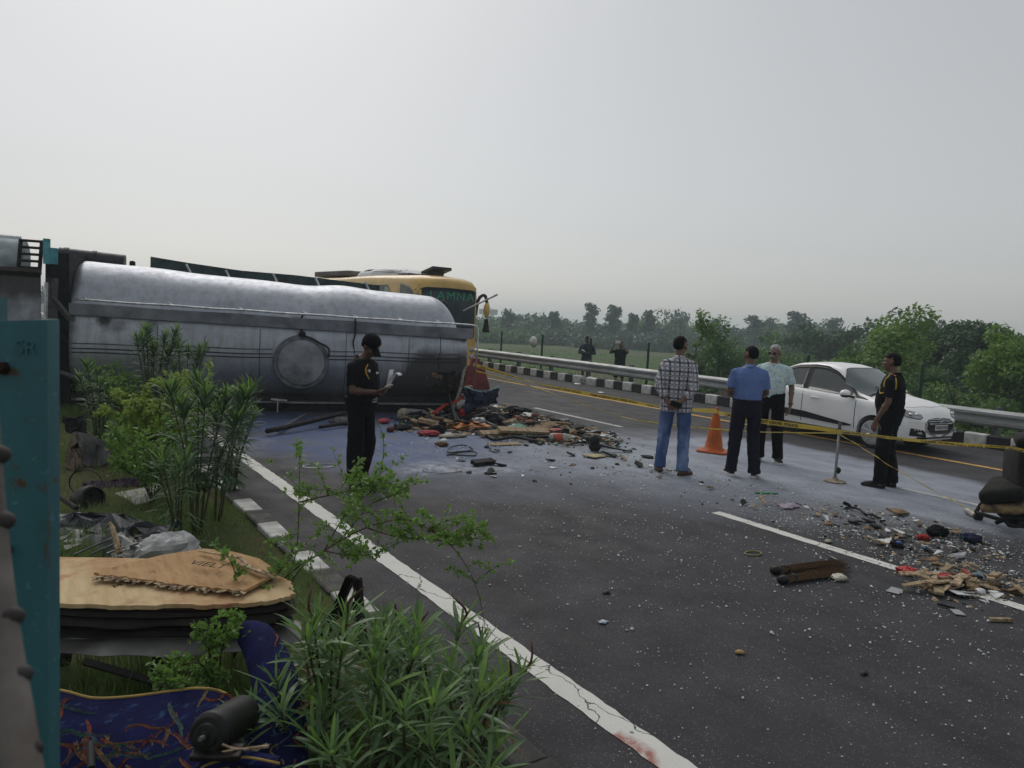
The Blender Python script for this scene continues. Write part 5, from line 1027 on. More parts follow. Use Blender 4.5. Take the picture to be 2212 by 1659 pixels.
GOLD = M('gold_thread', (.45, .34, .12), .6, var=.3, sc=40); m = MB(); m.ell(T(0, .101, .062), (.017, .006, .02), R, 8, 6); m.tube([T(-.022, .098, .05), T(0, .104, .085), T(.022, .098, .05)], .003, 5); m.build('cap_badge', GOLD, cp)
m = MB(); m.tube([T(.080*math.cos(a), -.012+.104*math.sin(a), .024) for a in np.linspace(2.6, 3.9, 9)], .006, 5, flat=.5); m.build('cap_braid', GOLD, cp)
BADGE = M('silver_badge', (.42, .42, .44), .4, .3)
bt = BVHTree.FromPolygons([v.co[:] for v in o.children[[c.name.split('.')[0] for c in o.children].index('shirt')].data.vertices], [tuple(f.vertices) for f in o.children[[c.name.split('.')[0] for c in o.children].index('shirt')].data.polygons])
def on_shirt(bt, a, d, off=.004):
    h = bt.ray_cast(Vector(tuple(a)), Vector(tuple(nrm(d)))); return (np.array(h[0])-nrm(d)*off) if h[0] is not None else np.array(a)+nrm(d)*.68
def badge(o, bt, x, z, w, h, mat, name):
    P = [[on_shirt(bt, S(V3(xx, .8, zz)), V3(0, -1, 0), .006) for xx in np.linspace(x-w/2, x+w/2, 4)] for zz in np.linspace(z-h/2, z+h/2, 3)]; m = MB(); m.grid(P, th=.003); return m.build(name, mat, o)
badge(o, bt, -.085, 1.30, .075, .022, BADGE, 'name_badge'); badge(o, bt, .085, 1.33, .05, .03, WPLA, 'medal_ribbon'); badge(o, bt, .105, 1.33, .03, .03, M('ribbon_red', (.3, .04, .04), .6), 'medal_ribbon')
m = MB(); m.tube(spl([on_shirt(bt, S(V3(x_, .8, z_)), V3(0, -1, 0)) for x_, z_ in ((.085, 1.40), (.13, 1.33), (.11, 1.24))], 12), .007, 6); m.build('lanyard', LAN, o, smooth=True)
m = MB(); m.rbox(S((0, .165, 1.0)), (.075, .02, .055), .004); m.build('belt_buckle', BADGE, o)
m = MB(); m.tube([S((.185*math.cos(a), .005+.165*math.sin(a), 1.0)) for a in np.linspace(0, 2*PI, 30)], .017, 6, flat=.4); m.build('belt', SHOE, o)
m = MB(); c = S(J['wl']+V3(-.02, -.02, 0)); x, y, d = basis(J['hdl']); m.tube([c+.032*(math.cos(a)*x+math.sin(a)*y) for a in np.linspace(0, 2*PI, 15)], .004, 5); m.build('wrist_thread', M('orange_thread', (.5, .08, .02), .7), o)
Rz = rotm(0, 0, o.rotation_euler.z); W3 = lambda v: np.asarray(o.location)+Rz @ S(v)
nb = top('notebook', tuple(W3((.01, .325, 1.15))), 'small notebook with dog eared white pages held by the capped officer', 'notebook', o.rotation_euler.z+.0); m = MB(); m.rbox((0, 0, 0), (.13, .09, .012), .003, rot=rotm(.5, .1, 0)); m.build('cover', M('brown_card', (.14, .09, .05), .7), nb); m = MB(); m.rbox((0, -.0, .011), (.12, .085, .008), .002, rot=rotm(.5, .1, 0)); m.build('page', WPLA, nb)
m = MB(); m.grid([[(x, .02+.03*k, .0+.24*k-(.04*k*k)) for x in (-.045, .0, .045)] for k in np.linspace(0, 1, 6)], th=.003); m.build('raised_page', WPLA, nb); m = MB(); m.grid([[(x, .03+.13*k, .05+.12*math.sin(2.2*k)) for x in (-.04, 0, .04)] for k in np.linspace(0, 1, 8)], th=.003); m.build('curled_page', WPLA, nb)
# --- man in the plaid shirt, back to the camera, hands clasped behind him
p = G(1450, 1022); p[2] = 0
o, J, S, T, R = person(p, toward_px(p, .12), 'man in blue plaid shirt and jeans seen from behind, hands clasped behind his back', 1.80, SK1, PLAID, JEANS, dict(el=V3(-.212, -.12, 1.09), wl=V3(-.07, -.20, .90), er=V3(.212, -.12, 1.09), wr=V3(.07, -.21, .92), hdl=V3(1, -.15, -.35), hdr=V3(-1, -.2, -.65), nl=V3(0, 1, 0), nr=V3(0, 1, 0), cl=.35, cr=.45, fl=-.35, fr=.45, ar=V3(.14, -.07, .09), al=V3(-.15, .02, .09), kl=V3(-.13, .02, .49), kr=V3(.12, .0, .49)), shoes='sandal', sleeve='rolled', hem=.79, headyaw=-.45, wide=.96, belly=.03, legw=1.14)
Rz = rotm(0, 0, o.rotation_euler.z); W3 = lambda v: np.asarray(o.location)+Rz @ S(v)
m = MB(); m.rbox((0, 0, 0), (.145, .012, .072), .006, rot=rotm(0, .25, 0)); m.build('phone', PHONE, None, label='black phone held behind the back of the plaid shirt man', cat='phone', loc=tuple(W3((.03, -.262, .90))), rot=(0, 0, o.rotation_euler.z))
# --- man in blue polo, back to the camera
p = G(1602, 1028); p[2] = 0
o, J, S, T, R = person(p, toward_px(p, -.22), 'man in blue polo shirt and navy trousers seen from behind beside the traffic cone', 1.72, SK1, POLO, NAVY, dict(el=V3(-.235, .02, 1.12), wl=V3(-.18, .24, 1.06), er=V3(.235, .02, 1.12), wr=V3(.20, .24, 1.05), hdl=V3(.4, .8, .1), hdr=V3(-.4, .8, .1), kl=V3(-.12, .02, .49), al=V3(-.15, -.02, .09), ar=V3(.14, -.06, .09), fl=-.2, fr=.35), headyaw=.55, tuck=True, wide=1.06, belly=.04, solem=SOLEW, legw=1.22)
m = MB(); m.tube([S((.186*math.cos(a), .003+.148*math.sin(a), 1.005)) for a in np.linspace(0, 2*PI, 30)], .016, 6, flat=.4); m.build('belt', SHOE, o)
GLS = M('spectacle_frame', (.05, .03, .02), .3)
def specs(o, T, dark=False):
    sp_ = obj('spectacles', None, o)
    for q in (-1, 1): m = MB(); m.tube([T(q*.034+.025*math.cos(a), .100, -.010+.017*math.sin(a)) for a in np.linspace(0, 2*PI, 17)], .0028, 5); m.tube([T(q*.058, .098, -.006), T(q*.082, .0, -.002)], .0025, 5); m.build('spectacle_frame', GLS, sp_); m = MB(); m.ell(T(q*.034, .100, -.010), (.022, .003, .015), R, 10, 6); (m.build('spectacle_lens', M('tinted_lens', (.05, .04, .035), .1), sp_) if dark else None)
    m = MB(); m.tube([T(-.01, .102, -.004), T(.01, .102, -.004)], .0025, 5); m.build('nose_bridge', GLS, sp_)
specs(o, T)
# --- white haired man with moustache facing the camera
p = G(1655, 997); p[2] = 0
o, J, S, T, R = person(p, toward_px(p, PI+.12), 'white haired man with moustache in pale floral shirt and black trousers facing us', 1.74, SK3, FLORAL, BLKT, dict(el=V3(-.265, -.03, 1.11), wl=V3(-.275, .06, .86), er=V3(.255, -.02, 1.11), wr=V3(.26, .06, .87), kl=V3(-.12, .03, .49), al=V3(-.15, .0, .09), ar=V3(.12, .0, .09), fl=-.4, fr=.3, hdl=V3(.05, .3, -1), nl=V3(1, .3, 0)), hair=HAIRW, hairk='short', wide=1.10, belly=.035, tuck=True, headyaw=-.25, solem=SOLEW, legw=1.22)
m = MB(); m.tube(spl([T(-.038, .092, -.062), T(-.018, .112, -.048), T(0, .116, -.044), T(.018, .112, -.048), T(.038, .092, -.062)], 12), [.005, .008, .009, .010, .010, .010, .010, .010, .010, .009, .008, .005], 7); m.build('moustache', HAIRW, o, smooth=True); specs(o, T, True)
m = MB(); c = S(J['wl']+V3(0, -.01, .03)); m.tube([c+V3(.034*math.cos(a), .034*math.sin(a), 0) for a in np.linspace(0, 2*PI, 15)], .008, 6); m.build('wristwatch', PHONE, o)
# --- officer at right in profile with yellow lanyard
p = G(1908, 1052); p[2] = 0
o, J, S, T, R = person(p, toward_px(p, -1.35), 'bare headed officer in black uniform with yellow lanyard standing in profile by the car', 1.73, SK1, BLKC, BLKC, dict(el=V3(-.25, -.02, 1.12), wl=V3(-.25, .10, .87), hdl=V3(0, .2, -1), nl=V3(1, 0, 0), er=V3(.25, -.02, 1.12), wr=V3(.25, .10, .88), kl=V3(-.11, .03, .49), al=V3(-.11, .03, .09), ar=V3(.11, -.05, .09), hc=V3(0, .045, 1.61)), belly=.05, tuck=True, wide=1.08, legw=1.3, headyaw=.05)
shm = [c for c in o.children if c.name.split('.')[0] == 'shirt'][0].data; bt = BVHTree.FromPolygons([v.co[:] for v in shm.vertices], [tuple(f.vertices) for f in shm.polygons])
def stroke(o, bt, pts, r, mat, name, d=V3(1, 0, -.1)):
    m = MB(); m.tube(spl([on_shirt(bt, S(V3(*a)), d, .006) for a in pts], 14), r, 6); return m.build(name, mat, o, smooth=True)
stroke(o, bt, [(-.8, .03, 1.52), (-.8, .055, 1.44), (-.8, .05, 1.36)], .009, LAN, 'lanyard'); stroke(o, bt, [(-.8, -.03, 1.52), (-.8, -.07, 1.44), (-.8, -.075, 1.34)], .009, LAN, 'lanyard'); stroke(o, bt, [(-.8, .12, 1.36), (-.8, .10, 1.28), (-.8, .04, 1.285)], .008, LAN, 'lanyard')
# --- three onlookers beyond the guardrail
def far_person(u, vtop, X, H, *a, **k):
    r = RC @ _ray(u, vtop); q = CAM+r*(X/r[0]); z = q[2]-H; return person((q[0], q[1], z), *a, H=H, **k)
def fpos(u, X): r = RC @ _ray(u, 760); q = CAM+r*(X/r[0]); return q
q = fpos(1270, 17.1)
far_person(1270, 727, 17.1, 1.70, toward_px(q, PI+.35), 'onlooker in slate blue shirt and shorts holding a phone behind the mesh fence', sk=SK2, shirt=KUR, trou=GSH, shorts=True, pose=dict(el=V3(-.29, .0, 1.13), wl=V3(-.08, .25, 1.12), er=V3(.29, .0, 1.13), wr=V3(.06, .26, 1.12), hdl=V3(.7, .5, .1), hdr=V3(-.7, .5, .1), nl=V3(0, .3, 1), nr=V3(0, .3, 1)), sleeve='long', hem=.72, vox=.012, headyaw=.7, wide=1.08)
q2 = CAM+(RC @ _ray(1260, 757))*((17.1-.33)/(RC @ _ray(1263, 753))[0]); m = MB(); m.rbox((0, 0, 0), (.08, .15, .012), .004, rot=rotm(.4, 0, .3)); m.build('phone', WPLA, None, label='pale phone in the hands of the onlooker in slate blue', cat='phone', loc=tuple(q2))
q = fpos(1342, 17.0)
o, J, S, T, R = far_person(1342, 738, 17.0, 1.66, toward_px(q, PI+.15), 'onlooker in black tee holding up a phone to film beyond the guardrail', sk=SK1, shirt=TEEC, trou=BLKT, shorts=True, pose=dict(el=V3(-.26, .20, 1.36), wl=V3(-.10, .34, 1.60), er=V3(.34, .14, 1.32), wr=V3(.20, .34, 1.60), hdl=V3(.2, .1, 1), hdr=V3(-.2, .1, 1), nl=V3(1, 0, 0), nr=V3(-1, 0, 0)), hem=.72, vox=.012, wide=1.12, headyaw=.1)
Rz = rotm(0, 0, o.rotation_euler.z); m = MB(); m.rbox((0, 0, 0), (.19, .014, .09), .008); m.cur = 1; m.cyl((-.085, .006, .02), (-.085, .010, .02), .016, 8); m.build('phone', [WPLA, PHONE], None, label='white phone raised sideways by the filming onlooker in black', cat='phone', loc=tuple(np.asarray(o.location)+Rz @ S((.05, .38, 1.70))), rot=(0, 0, o.rotation_euler.z))
q = fpos(1490, 16.9)
far_person(1488, 764, 16.9, 1.62, toward_px(q, PI+.9), 'man in mustard brown shirt half hidden behind the plaid shirt man beyond the rail', sk=SK2, shirt=BRN, trou=BLKT, sleeve='long', hem=.78, vox=.012, headyaw=.5)
# ================================================================ LEFT FOREGROUND: wreckage and plants on the verge
PLY = NT('plywood'); t = PLY; p = t.pos(); gr_ = t.noise(t.pos((9, 1.2, 4), rot=(0, 0, .5)), 2.2, 7, .65); st_ = t.noise(p, 3.2, 7, .65)
c = t.mix(t.ramp(gr_, .35, .68), (.52, .40, .235), (.40, .275, .135)); c = t.mix(t.math('MULTIPLY', t.ramp(st_, .5, .66), .7), c, (.30, .13, .05)); c = t.mix(t.math('MULTIPLY', t.ramp(t.noise(p, 8, 8, .7), .58, .7), .55), c, (.14, .08, .045)); c = t.mix(t.math('MULTIPLY', t.ramp(t.noise(t.pos((1, 1, 1), loc=(5, 2, 0)), 6, 5), .62, .68), .5), c, (.30, .08, .05))
t.set(Base_Color=c, Roughness=.75, Specular_IOR_Level=.2); t.bump(gr_, .25, .004); PLYM = t.m
t = NT('weathered_plywood'); p = t.pos(); gr_ = t.noise(t.pos((9, 1.2, 4), rot=(0, 0, .5)), 2.6, 8, .7); c = t.mix(t.ramp(gr_, .35, .65), (.42, .27, .135), (.29, .16, .07)); c = t.mix(t.math('MULTIPLY', t.ramp(t.noise(p, 9, 8, .7), .52, .66), .7), c, (.42, .29, .16)); c = t.mix(t.math('MULTIPLY', t.ramp(t.noise(p, 13, 7, .7), .58, .68), .7), c, (.09, .05, .03))
t.set(Base_Color=c, Roughness=.8, Specular_IOR_Level=.15); t.bump(gr_, .4, .004); PLYR = t.m
PLYE = M('splintered_wood', (.42, .32, .20), .9, var=.5, sc=30, col2=(.10, .07, .05), bump=.6); INK = M('stencil_ink', (.085, .055, .035), .9, var=.4, sc=40)
SKIND = M('sooty_sheet_metal', (.010, .0095, .0095), .7, .0, var=.5, sc=4, col2=(.028, .024, .021), bump=.15, spec=.2); SKINP = M('pale_sheet_metal', (.20, .195, .19), .5, .3, var=.35, sc=4, dirt=(.05, .045, .04), damt=.7)
ws_ = top('floor_wreck', (.4, 3.95, .3), 'slab of bus floor with tan plywood top and blackened metal layers lying on the grass', 'wreckage')
FQ = [(-.75, 4.25), (-.2, 4.05), (.1, 3.88), (.34, 3.72), (.55, 3.63), (.8, 3.51), (1.0, 3.46), (1.13, 3.50), (1.17, 3.66)]
front = [(np.interp(f, *zip(*[(k, q[0]) for k, q in enumerate(FQ)])), np.interp(f, *zip(*[(k, q[1]) for k, q in enumerate(FQ)]))) for f in np.linspace(0, len(FQ)-1, 60)]; back = spl([(1.15, 3.72), (1.05, 4.06), (.7, 4.27), (.18, 4.55), (-.3, 4.76), (-.85, 5.0)], 26)
jag = lambda q, a: (q[0]+R_.uniform(-a, a), q[1]+R_.uniform(-a, a))
outl = [jag(q, .011) for q in front]+[jag(q, .012) for q in back[1:]]
mb = MB(); mb.prism(outl, .485, .505); mb.build('plywood_top', [PLYM], ws_, world=True)
def band(prof, amp, seed, th=.004):
    P = []
    for i, q in enumerate(front):
        a = np.array(front[min(i+1, len(front)-1)])-np.array(front[max(i-1, 0)]); a = a/np.linalg.norm(a); on = np.array([a[1], -a[0]]); s = i*.05; r = []
        for j, (o, z) in enumerate(prof): w_ = amp*(math.sin(6*s+seed+j*.7)+.6*math.sin(13*s+2*seed+1.3*j)); r.append((q[0]+on[0]*(o+.5*w_), q[1]+on[1]*(o+.5*w_), z+w_))
        P.append(r)
    m = MB(); m.grid(P, th=th); return m
o = band([(-.01, .484), (-.03, .462), (-.015, .445), (-.05, .425)], .004, 1).build('metal_layer', SKIND, ws_, smooth=.8, world=True)
band([(-.05, .43), (.0, .418), (.012, .41), (-.03, .395), (-.06, .372)], .007, 2.3).build('metal_layer', SKIND, ws_, smooth=.8, world=True)
band([(-.08, .378), (-.02, .366), (.0, .356), (-.03, .345), (-.05, .33)], .006, 4.1).build('metal_layer', SKIND, ws_, smooth=.8, world=True)
band([(-.06, .345), (-.05, .325), (.0, .305), (.035, .292), (.05, .286)], .009, 5.2).build('pale_skin', SKINP, ws_, smooth=.8, world=True)
mb = MB(); mb.prism([(-.7, 4.3), (.15, 3.92), (.78, 3.6), (1.0, 3.66), (.95, 4.05), (.1, 4.5), (-.7, 4.85)], .30, .48); mb.build('core', SOOT, ws_, world=True)
mb = MB()
for x, y in ((.0, 4.15), (.55, 3.85), (.85, 4.0), (.2, 4.35)): mb.tube([(x, y, -.05), (x+.06, y+.04, .33)], .03, 5)
each(mb, 'support_strut', RUSTD, ws_, world=True); mb = MB(); mb.tube([(.25, 3.7, .27), (.75, 3.42, .1)], .02, 4); mb.build('bent_bar', SKIND, ws_, world=True)
zt_ = .545
ts = top('plywood_sheet', tuple(G(420, 1245, .53)), 'torn brown plywood sheet with stencilled letters lying on the tan slab', 'plywood sheet')
pts = [(203, 1243), (262, 1226), (350, 1204), (440, 1190), (500, 1196), (560, 1212), (596, 1236), (592, 1247), (552, 1270), (527, 1282)]
bot = [(527, 1282), (470, 1277), (420, 1272), (360, 1266), (310, 1258), (262, 1251), (225, 1250), (203, 1243)]
zf = lambda u, v: .522+.035*max(0, (1262-v)/70)*(.5+.5*math.sin(u/80.))
pl = [G(u, v, zf(u, v)) for u, v in pts]; edge_ = []
for a, b in zip(bot, bot[1:]):
    for k in range(5): f = k/5; u, v = a[0]+(b[0]-a[0])*f, a[1]+(b[1]-a[1])*f+R_.uniform(-2.5, 1.5); edge_.append(G(u, v, zf(u, v)))
allp = pl+edge_[1:]; n = len(allp); mb = MB(); mb.add([tuple(q+V_) for V_ in (np.zeros(3), np.array([0, 0, .014])) for q in allp], [tuple(range(n-1, -1, -1)), tuple(range(n, 2*n))]+[(i, (i+1) % n, n+(i+1) % n, n+i) for i in range(n)]); mb.build('sheet', PLYR, ts, world=True)
mb = MB()
for k in range(110):
    i = R_.randrange(len(edge_)-1); q = edge_[i]+(edge_[i+1]-edge_[i])*R_.random(); a = R_.uniform(-.5, .5); L = R_.uniform(.02, .06); d = np.array([math.sin(a-.5)*L, -math.cos(a-.5)*L*.55, R_.uniform(-.012, .004)]); sdv = np.array([.7, -.4, 0])*R_.uniform(.006, .02); z = np.array([0, 0, R_.uniform(.001, .012)])
    mb.add([tuple(x) for x in (q-sdv+z, q+sdv+z, q+d+sdv*.3+z, q+d-sdv*.5+z+np.array([0, 0, .004]))], [(0, 1, 2, 3)])
mb.build('splinters', PLYE, ts, world=True, kind='stuff')
mb = MB(); mb.tube([G(500, 1212, .56), G(565, 1235, .57), G(600, 1250, .53)], [.012, .02, .01], 5, flat=.5); mb.tube([G(430, 1190, .56), G(520, 1205, .58), G(548, 1232, .56)], [.008, .016, .008], 5, flat=.5); each(mb, 'broken_lath', PLYE, ts, world=True)
c0 = G(450, 1222, .566); ux = nrm(G(500, 1232, .566)-G(400, 1212, .566)); ang = math.atan2(ux[1], ux[0])
obj('stencil_lettering', text_mesh('VIELT', .085, INK, 'stencil_lettering', .0008), ts, loc=tuple(np.array(c0)+np.array([0, 0, .006])-np.array(ts.location)), rot=(0, 0, ang+.12))
obj('handwriting', text_mesh('3/9 2h', .04, INK, 'handwriting', .0008), ws_, loc=tuple(np.array(G(265, 1262, .507))-np.array(ws_.location)), rot=(0, 0, ang+1.3))
# crumpled painted panel behind the slab, with wires, and other wreckage
PAINTED = NT('scraped_blue_panel'); t = PAINTED; p = t.pos(); a = t.noise(p, 4.5, 9, .7); b = t.noise(t.pos((1, 3, 1)), 9, 7, .7)
c = t.mix(t.ramp(a, .46, .56), (.010, .012, .026), (.03, .033, .045)); c = t.mix(t.math('MULTIPLY', t.ramp(b, .6, .66), .8), c, (.22, .24, .26)); t.set(Base_Color=c, Roughness=.5, Metallic=.2); t.bump(b, .3, .01); PAINTM = t.m
def sheetpx(px, dep, rows=6, amp=.02, seed=1, th=.006, bulge=0.):   # crumpled sheet spanned between two photo polylines, each with its own distance
    A = spl([D(u, v, d) for u, v, d in px[0]], 16); B = spl([D(u, v, d) for u, v, d in px[1]], 16); g = np.random.default_rng(seed); P = np.zeros((rows, 16, 3))
    for i in range(rows):
        f = i/(rows-1)
        for j in range(16): P[i, j] = A[j]*(1-f)+B[j]*f+g.normal(size=3)*amp*(1 if 0 < i < rows-1 else .4)+np.array([0, 0, bulge*math.sin(PI*f)])
    m = MB(); m.grid(P, th=th); return m
cp_ = top('crumpled_panel', tuple(D(250, 1190, 5.6)), 'crumpled dark blue and white metal panel lying behind the plywood slab', 'wreckage')
sheetpx(([(70, 1120, 6.3), (180, 1108, 6.3), (300, 1125, 6.2), (395, 1165, 6.0)], [(70, 1165, 5.8), (180, 1150, 5.9), (290, 1162, 5.8), (385, 1190, 5.7)]), 0, 9, .03, 2, bulge=.05).build('upper_skin', PAINTM, cp_, smooth=False, world=True)
sheetpx(([(80, 1150, 5.9), (170, 1150, 5.9), (260, 1160, 5.8), (330, 1165, 5.7)], [(90, 1225, 5.3), (170, 1215, 5.4), (250, 1210, 5.4), (310, 1210, 5.4)]), 0, 9, .04, 4).build('inner_skin', M('soot_smeared_alloy', (.10, .10, .10), .5, .3, var=.6, sc=7, col2=(.22, .22, .22)), cp_, smooth=False, world=True)
mb = MB()
for a, b in (((160, 1198), (245, 1162)), ((195, 1198), (262, 1168)), ((230, 1196), (268, 1182))): mb.tube([D(*a, 5.3), D(*b, 5.4)], .008, 5)
each(mb, 'wire', GREYST, cp_, world=True); mb = MB(); mb.tube([D(236, 1128, 5.3), D(243, 1140, 5.3), D(258, 1195, 5.2)], [.008, .018, .022], 6); mb.build('broken_stick', PLYE, cp_, world=True)
PLAS = M('clear_plastic_film', (.50, .50, .50), .25, var=.3, sc=9, bump=.4)
V = MB(); V.ell((0, 0, 0), (.2, .15, .11), n=20, m=12); P = np.array(V.v); V.v = [tuple(q) for q in P*(1+.14*vn(P, 16, 6)+.25*(.4-np.abs(vn(P, 34, 9))))[:, None]]; V.build('plastic_sack', PLAS, None, smooth=False, label='white plastic sack slumped against the plywood slab', cat='plastic sack', loc=D(362, 1184, 5.3))
V = MB(); V.ell((0, 0, 0), (.045, .045, .035), n=10, m=6); V.build('plastic_disc', M('blue_plastic', (.03, .07, .35), .35), None, smooth=True, label='bright blue plastic lid in the grass by the plastic sack', cat='lid', loc=D(381, 1131, 6.0))
SHELL = M('grey_moulded_shell', (.115, .115, .12), .65, var=.35, sc=6, dirt=(.05, .045, .04), damt=.7, bump=.3)
sh_ = top('seat_shell', tuple(D(180, 1000, 8.2)), 'upturned grey seat shell with torn rusty edge lying in the bushes', 'seat shell')
sheetpx(([(162, 933, 8.4), (195, 938, 8.5), (222, 950, 8.6), (238, 975, 8.6)], [(178, 1003, 8.2), (195, 1008, 8.3), (215, 1006, 8.4), (236, 1000, 8.4)]), 0, 6, .012, 5, .02, .04).build('shell', SHELL, sh_, smooth=.7, world=True)
sheetpx(([(162, 933, 8.4), (160, 945, 8.3), (150, 965, 8.3), (140, 990, 8.3)], [(178, 1003, 8.2), (170, 1012, 8.1), (160, 1016, 8.1), (146, 1012, 8.2)]), 0, 6, .02, 6, .01).build('torn_side', M('rusty_torn_skin', (.13, .095, .065), .85, var=.5, sc=12, col2=(.04, .035, .03), bump=.5), sh_, smooth=.6, world=True)
mb = MB(); crumple(mb, D(163, 918, 9.2), np.array([.12, 0, 0]), np.array([0, .05, .1]), 5, 5, .02, 8, .02); mb.build('burnt_cushion', SOOT, None, label='small burnt black cushion behind the seat shell', cat='cushion')
dr = top('fan_drum', tuple(G(190, 1098)), 'black ribbed drum lying in the grass on a white board', 'drum'); R0 = rotm(1.25, 0, .5)
def lathe(mb, prof, R, c, n=24): mb.loft([[np.asarray(c)+R @ np.array([r*math.cos(a), r*math.sin(a), z]) for a in np.arange(n)*2*PI/n] for r, z in prof])
mb = MB(); lathe(mb, [(.06, -.1), (.12, -.1), (.13, -.08), (.13, .05), (.12, .09), (.105, .1), (.1, .06), (.05, .05)], R0, D(190, 1080, 6.9)); mb.build('drum_body', BLKP, dr, smooth=.6, world=True); mb = MB(); mb.tube([D(190, 1070, 6.9)+.16*(math.cos(a)*np.array([.8, -.3, 0])+math.sin(a)*np.array([0, .2, .75])) +np.array([-.02, 0, .12]) for a in np.linspace(0, 5.5, 24)], .012, 5, flat=.4); mb.build('loose_strap', BLKP, dr, world=True)
BOARD = M('dirty_white_board', (.36, .36, .33), .7, var=.35, sc=6, dirt=(.14, .13, .10), damt=.8)
sheetpx(([(120, 1075, 7.3), (200, 1072, 7.3), (270, 1060, 7.4), (340, 1048, 7.5)], [(125, 1120, 6.7), (200, 1112, 6.8), (270, 1098, 6.9), (330, 1078, 7.0)]), 0, 5, .006, 7, .012).build('white_board', BOARD, None, smooth=.6, label='dirty white board lying flat under the black drum', cat='board')
sheetpx(([(180, 1042, 7.7), (230, 1040, 7.8), (280, 1036, 7.9), (320, 1030, 8.0)], [(190, 1060, 7.4), (235, 1060, 7.5), (280, 1052, 7.6), (318, 1044, 7.7)]), 0, 6, .016, 9, .01, .04).build('purple_cloth', cloth('purple_cloth_mat', (.035, .014, .045)), None, smooth=.7, label='dark purple cloth crumpled beside the black drum', cat='cloth')
mb = MB(); mb.tube([D(120, 1068, 6.6), D(165, 1098, 6.3)], .022, 6); mb.build('rusty_bar', RUSTD, None, label='rusty bar sticking out from behind the teal post', cat='bar')
# black bracket frame standing in the grass
BRK = M('black_bracket_steel', (.016, .015, .015), .5, .4, var=.5, sc=9, dirt=(.07, .045, .03), damt=.5)
bf = top('bracket_frame', tuple(G(745, 1395)), 'black A shaped steel bracket standing at the road edge behind the oleander', 'bracket'); mb = MB()
mb.tube([D(758, 1246, 3.9), D(735, 1300, 3.95), D(690, 1395, 4.0), D(668, 1440, 4.0)], .02, 4, flat=1.6); mb.tube([D(772, 1250, 3.9), D(776, 1300, 3.9), D(786, 1420, 3.9)], .018, 4, flat=1.5); mb.tube([D(722, 1332, 3.95), D(750, 1312, 3.92), D(778, 1305, 3.9)], .016, 4, flat=1.4); mb.tube([D(752, 1247, 3.9), D(776, 1256, 3.9), D(770, 1282, 3.9)], .017, 5)
each(mb, 'frame_bar', BRK, bf, world=True)
# seats with patterned fabric
t = NT('patterned_seat_fabric'); p = t.pos(); a = t.noise(p, 9, 8, .75); b = t.noise(t.pos((1, 2.5, 1), rot=(.3, .2, .6)), 16, 6, .7)
c = t.mix(t.ramp(a, .38, .62), (.007, .008, .036), (.011, .013, .065)); c = t.mix(t.math('MULTIPLY', t.ramp(b, .58, .66), .8), c, (.03, .065, .13)); t.set(Base_Color=c, Roughness=.95, Specular_IOR_Level=.1); t.bump(t.noise(p, 300, 2), .3, .003); FAB = t.m
PIPE = M('yellow_piping', (.30, .20, .05), .7); PC = [M('print_orange', (.18, .045, .025), .95, var=.5, sc=70), M('print_green', (.032, .095, .065), .95, var=.5, sc=70), M('print_ochre', (.16, .115, .055), .95, var=.5, sc=70), M('print_grey', (.05, .065, .10), .95, var=.5, sc=70)]
stt = top('seat_wreck', tuple(D(340, 1660, 2.6)-np.array([0, 0, .05])), 'torn off bus seat with navy fabric printed with orange and green squiggles', 'bus seat')
tu = spl([(60, 1490), (133, 1492), (200, 1508), (280, 1505), (380, 1492), (430, 1487), (480, 1495), (522, 1525), (552, 1570)], 40)
def seatp(fu, f): q = tu[0]*0; i = min(int(fu*38.999), 38); a = tu[i]+(tu[i+1]-tu[i])*(fu*39-i); v = a[1]+(1760-a[1])*f; return D(a[0]+6*math.sin(5*f), v, 2.86-.40*f-.05*math.sin(PI*min(1, f*1.2))*(.5+.5*math.sin(3*fu))-.02*math.sin(9*fu+3*f))
mb = MB(); mb.grid([[seatp(i/39, j/13) for i in range(40)] for j in range(14)], th=.07); mb.build('seat_back', FAB, stt, smooth=.9, world=True)
mb = MB(); mb.tube([seatp(i/39, 0) for i in range(40)], .006, 6); mb.build('piping', PIPE, stt, smooth=True, world=True)
toc = lambda q: q+nrm(CAM-q)*.0015
def ribbon(mb, pts, wds):
    P = [np.asarray(q) for q in pts]; L = []; Rt = []
    for i, q in enumerate(P): d = nrm(P[min(i+1, len(P)-1)]-P[max(i-1, 0)]); sd_ = nrm(np.cross(nrm(CAM-q), d)); w_ = wds[i] if hasattr(wds, '__len__') else wds; L.append(q-sd_*w_); Rt.append(q+sd_*w_)
    mb.grid([L, Rt])
pm_ = [MB() for _ in PC]; g = np.random.default_rng(14)
for k in range(70):
    fu, f = g.uniform(.04, .93), g.uniform(.03, .78); a = g.uniform(0, 2*PI); L = g.uniform(.08, .26); cu = g.uniform(-22, 22); q = []; col = int(g.choice(4, p=[.36, .26, .18, .20]))
    for s in np.linspace(0, L, 15): a += cu*L/15*(1 if s < L*.55 else -1.5); fu += math.cos(a)*L/15*1.05; f += math.sin(a)*L/15*1.9; q.append((np.clip(fu, .01, .99), np.clip(f, .01, .93)))
    wd = g.uniform(.0025, .006); C_ = [toc(seatp(*x)) for x in q]; ribbon(pm_[col], C_, [wd*.5]+[wd]*13+[wd*.3]); ribbon(pm_[col], [x+np.array([.006, .0, .005]) for x in C_[2:-2]], wd*.4)
    if g.random() < .6: ribbon(pm_[(col+2) % 4], [x+np.array([-.006, 0, .007]) for x in C_[1:-1]], wd*.35)
for m, mt in zip(pm_, PC): m.build('printed_squiggle', mt, stt, world=True, kind='stuff')
s2 = top('seat_wreck', tuple(D(590, 1660, 2.75)-np.array([0, 0, .02])), 'second navy patterned bus seat folded on its side under the oleander', 'bus seat')
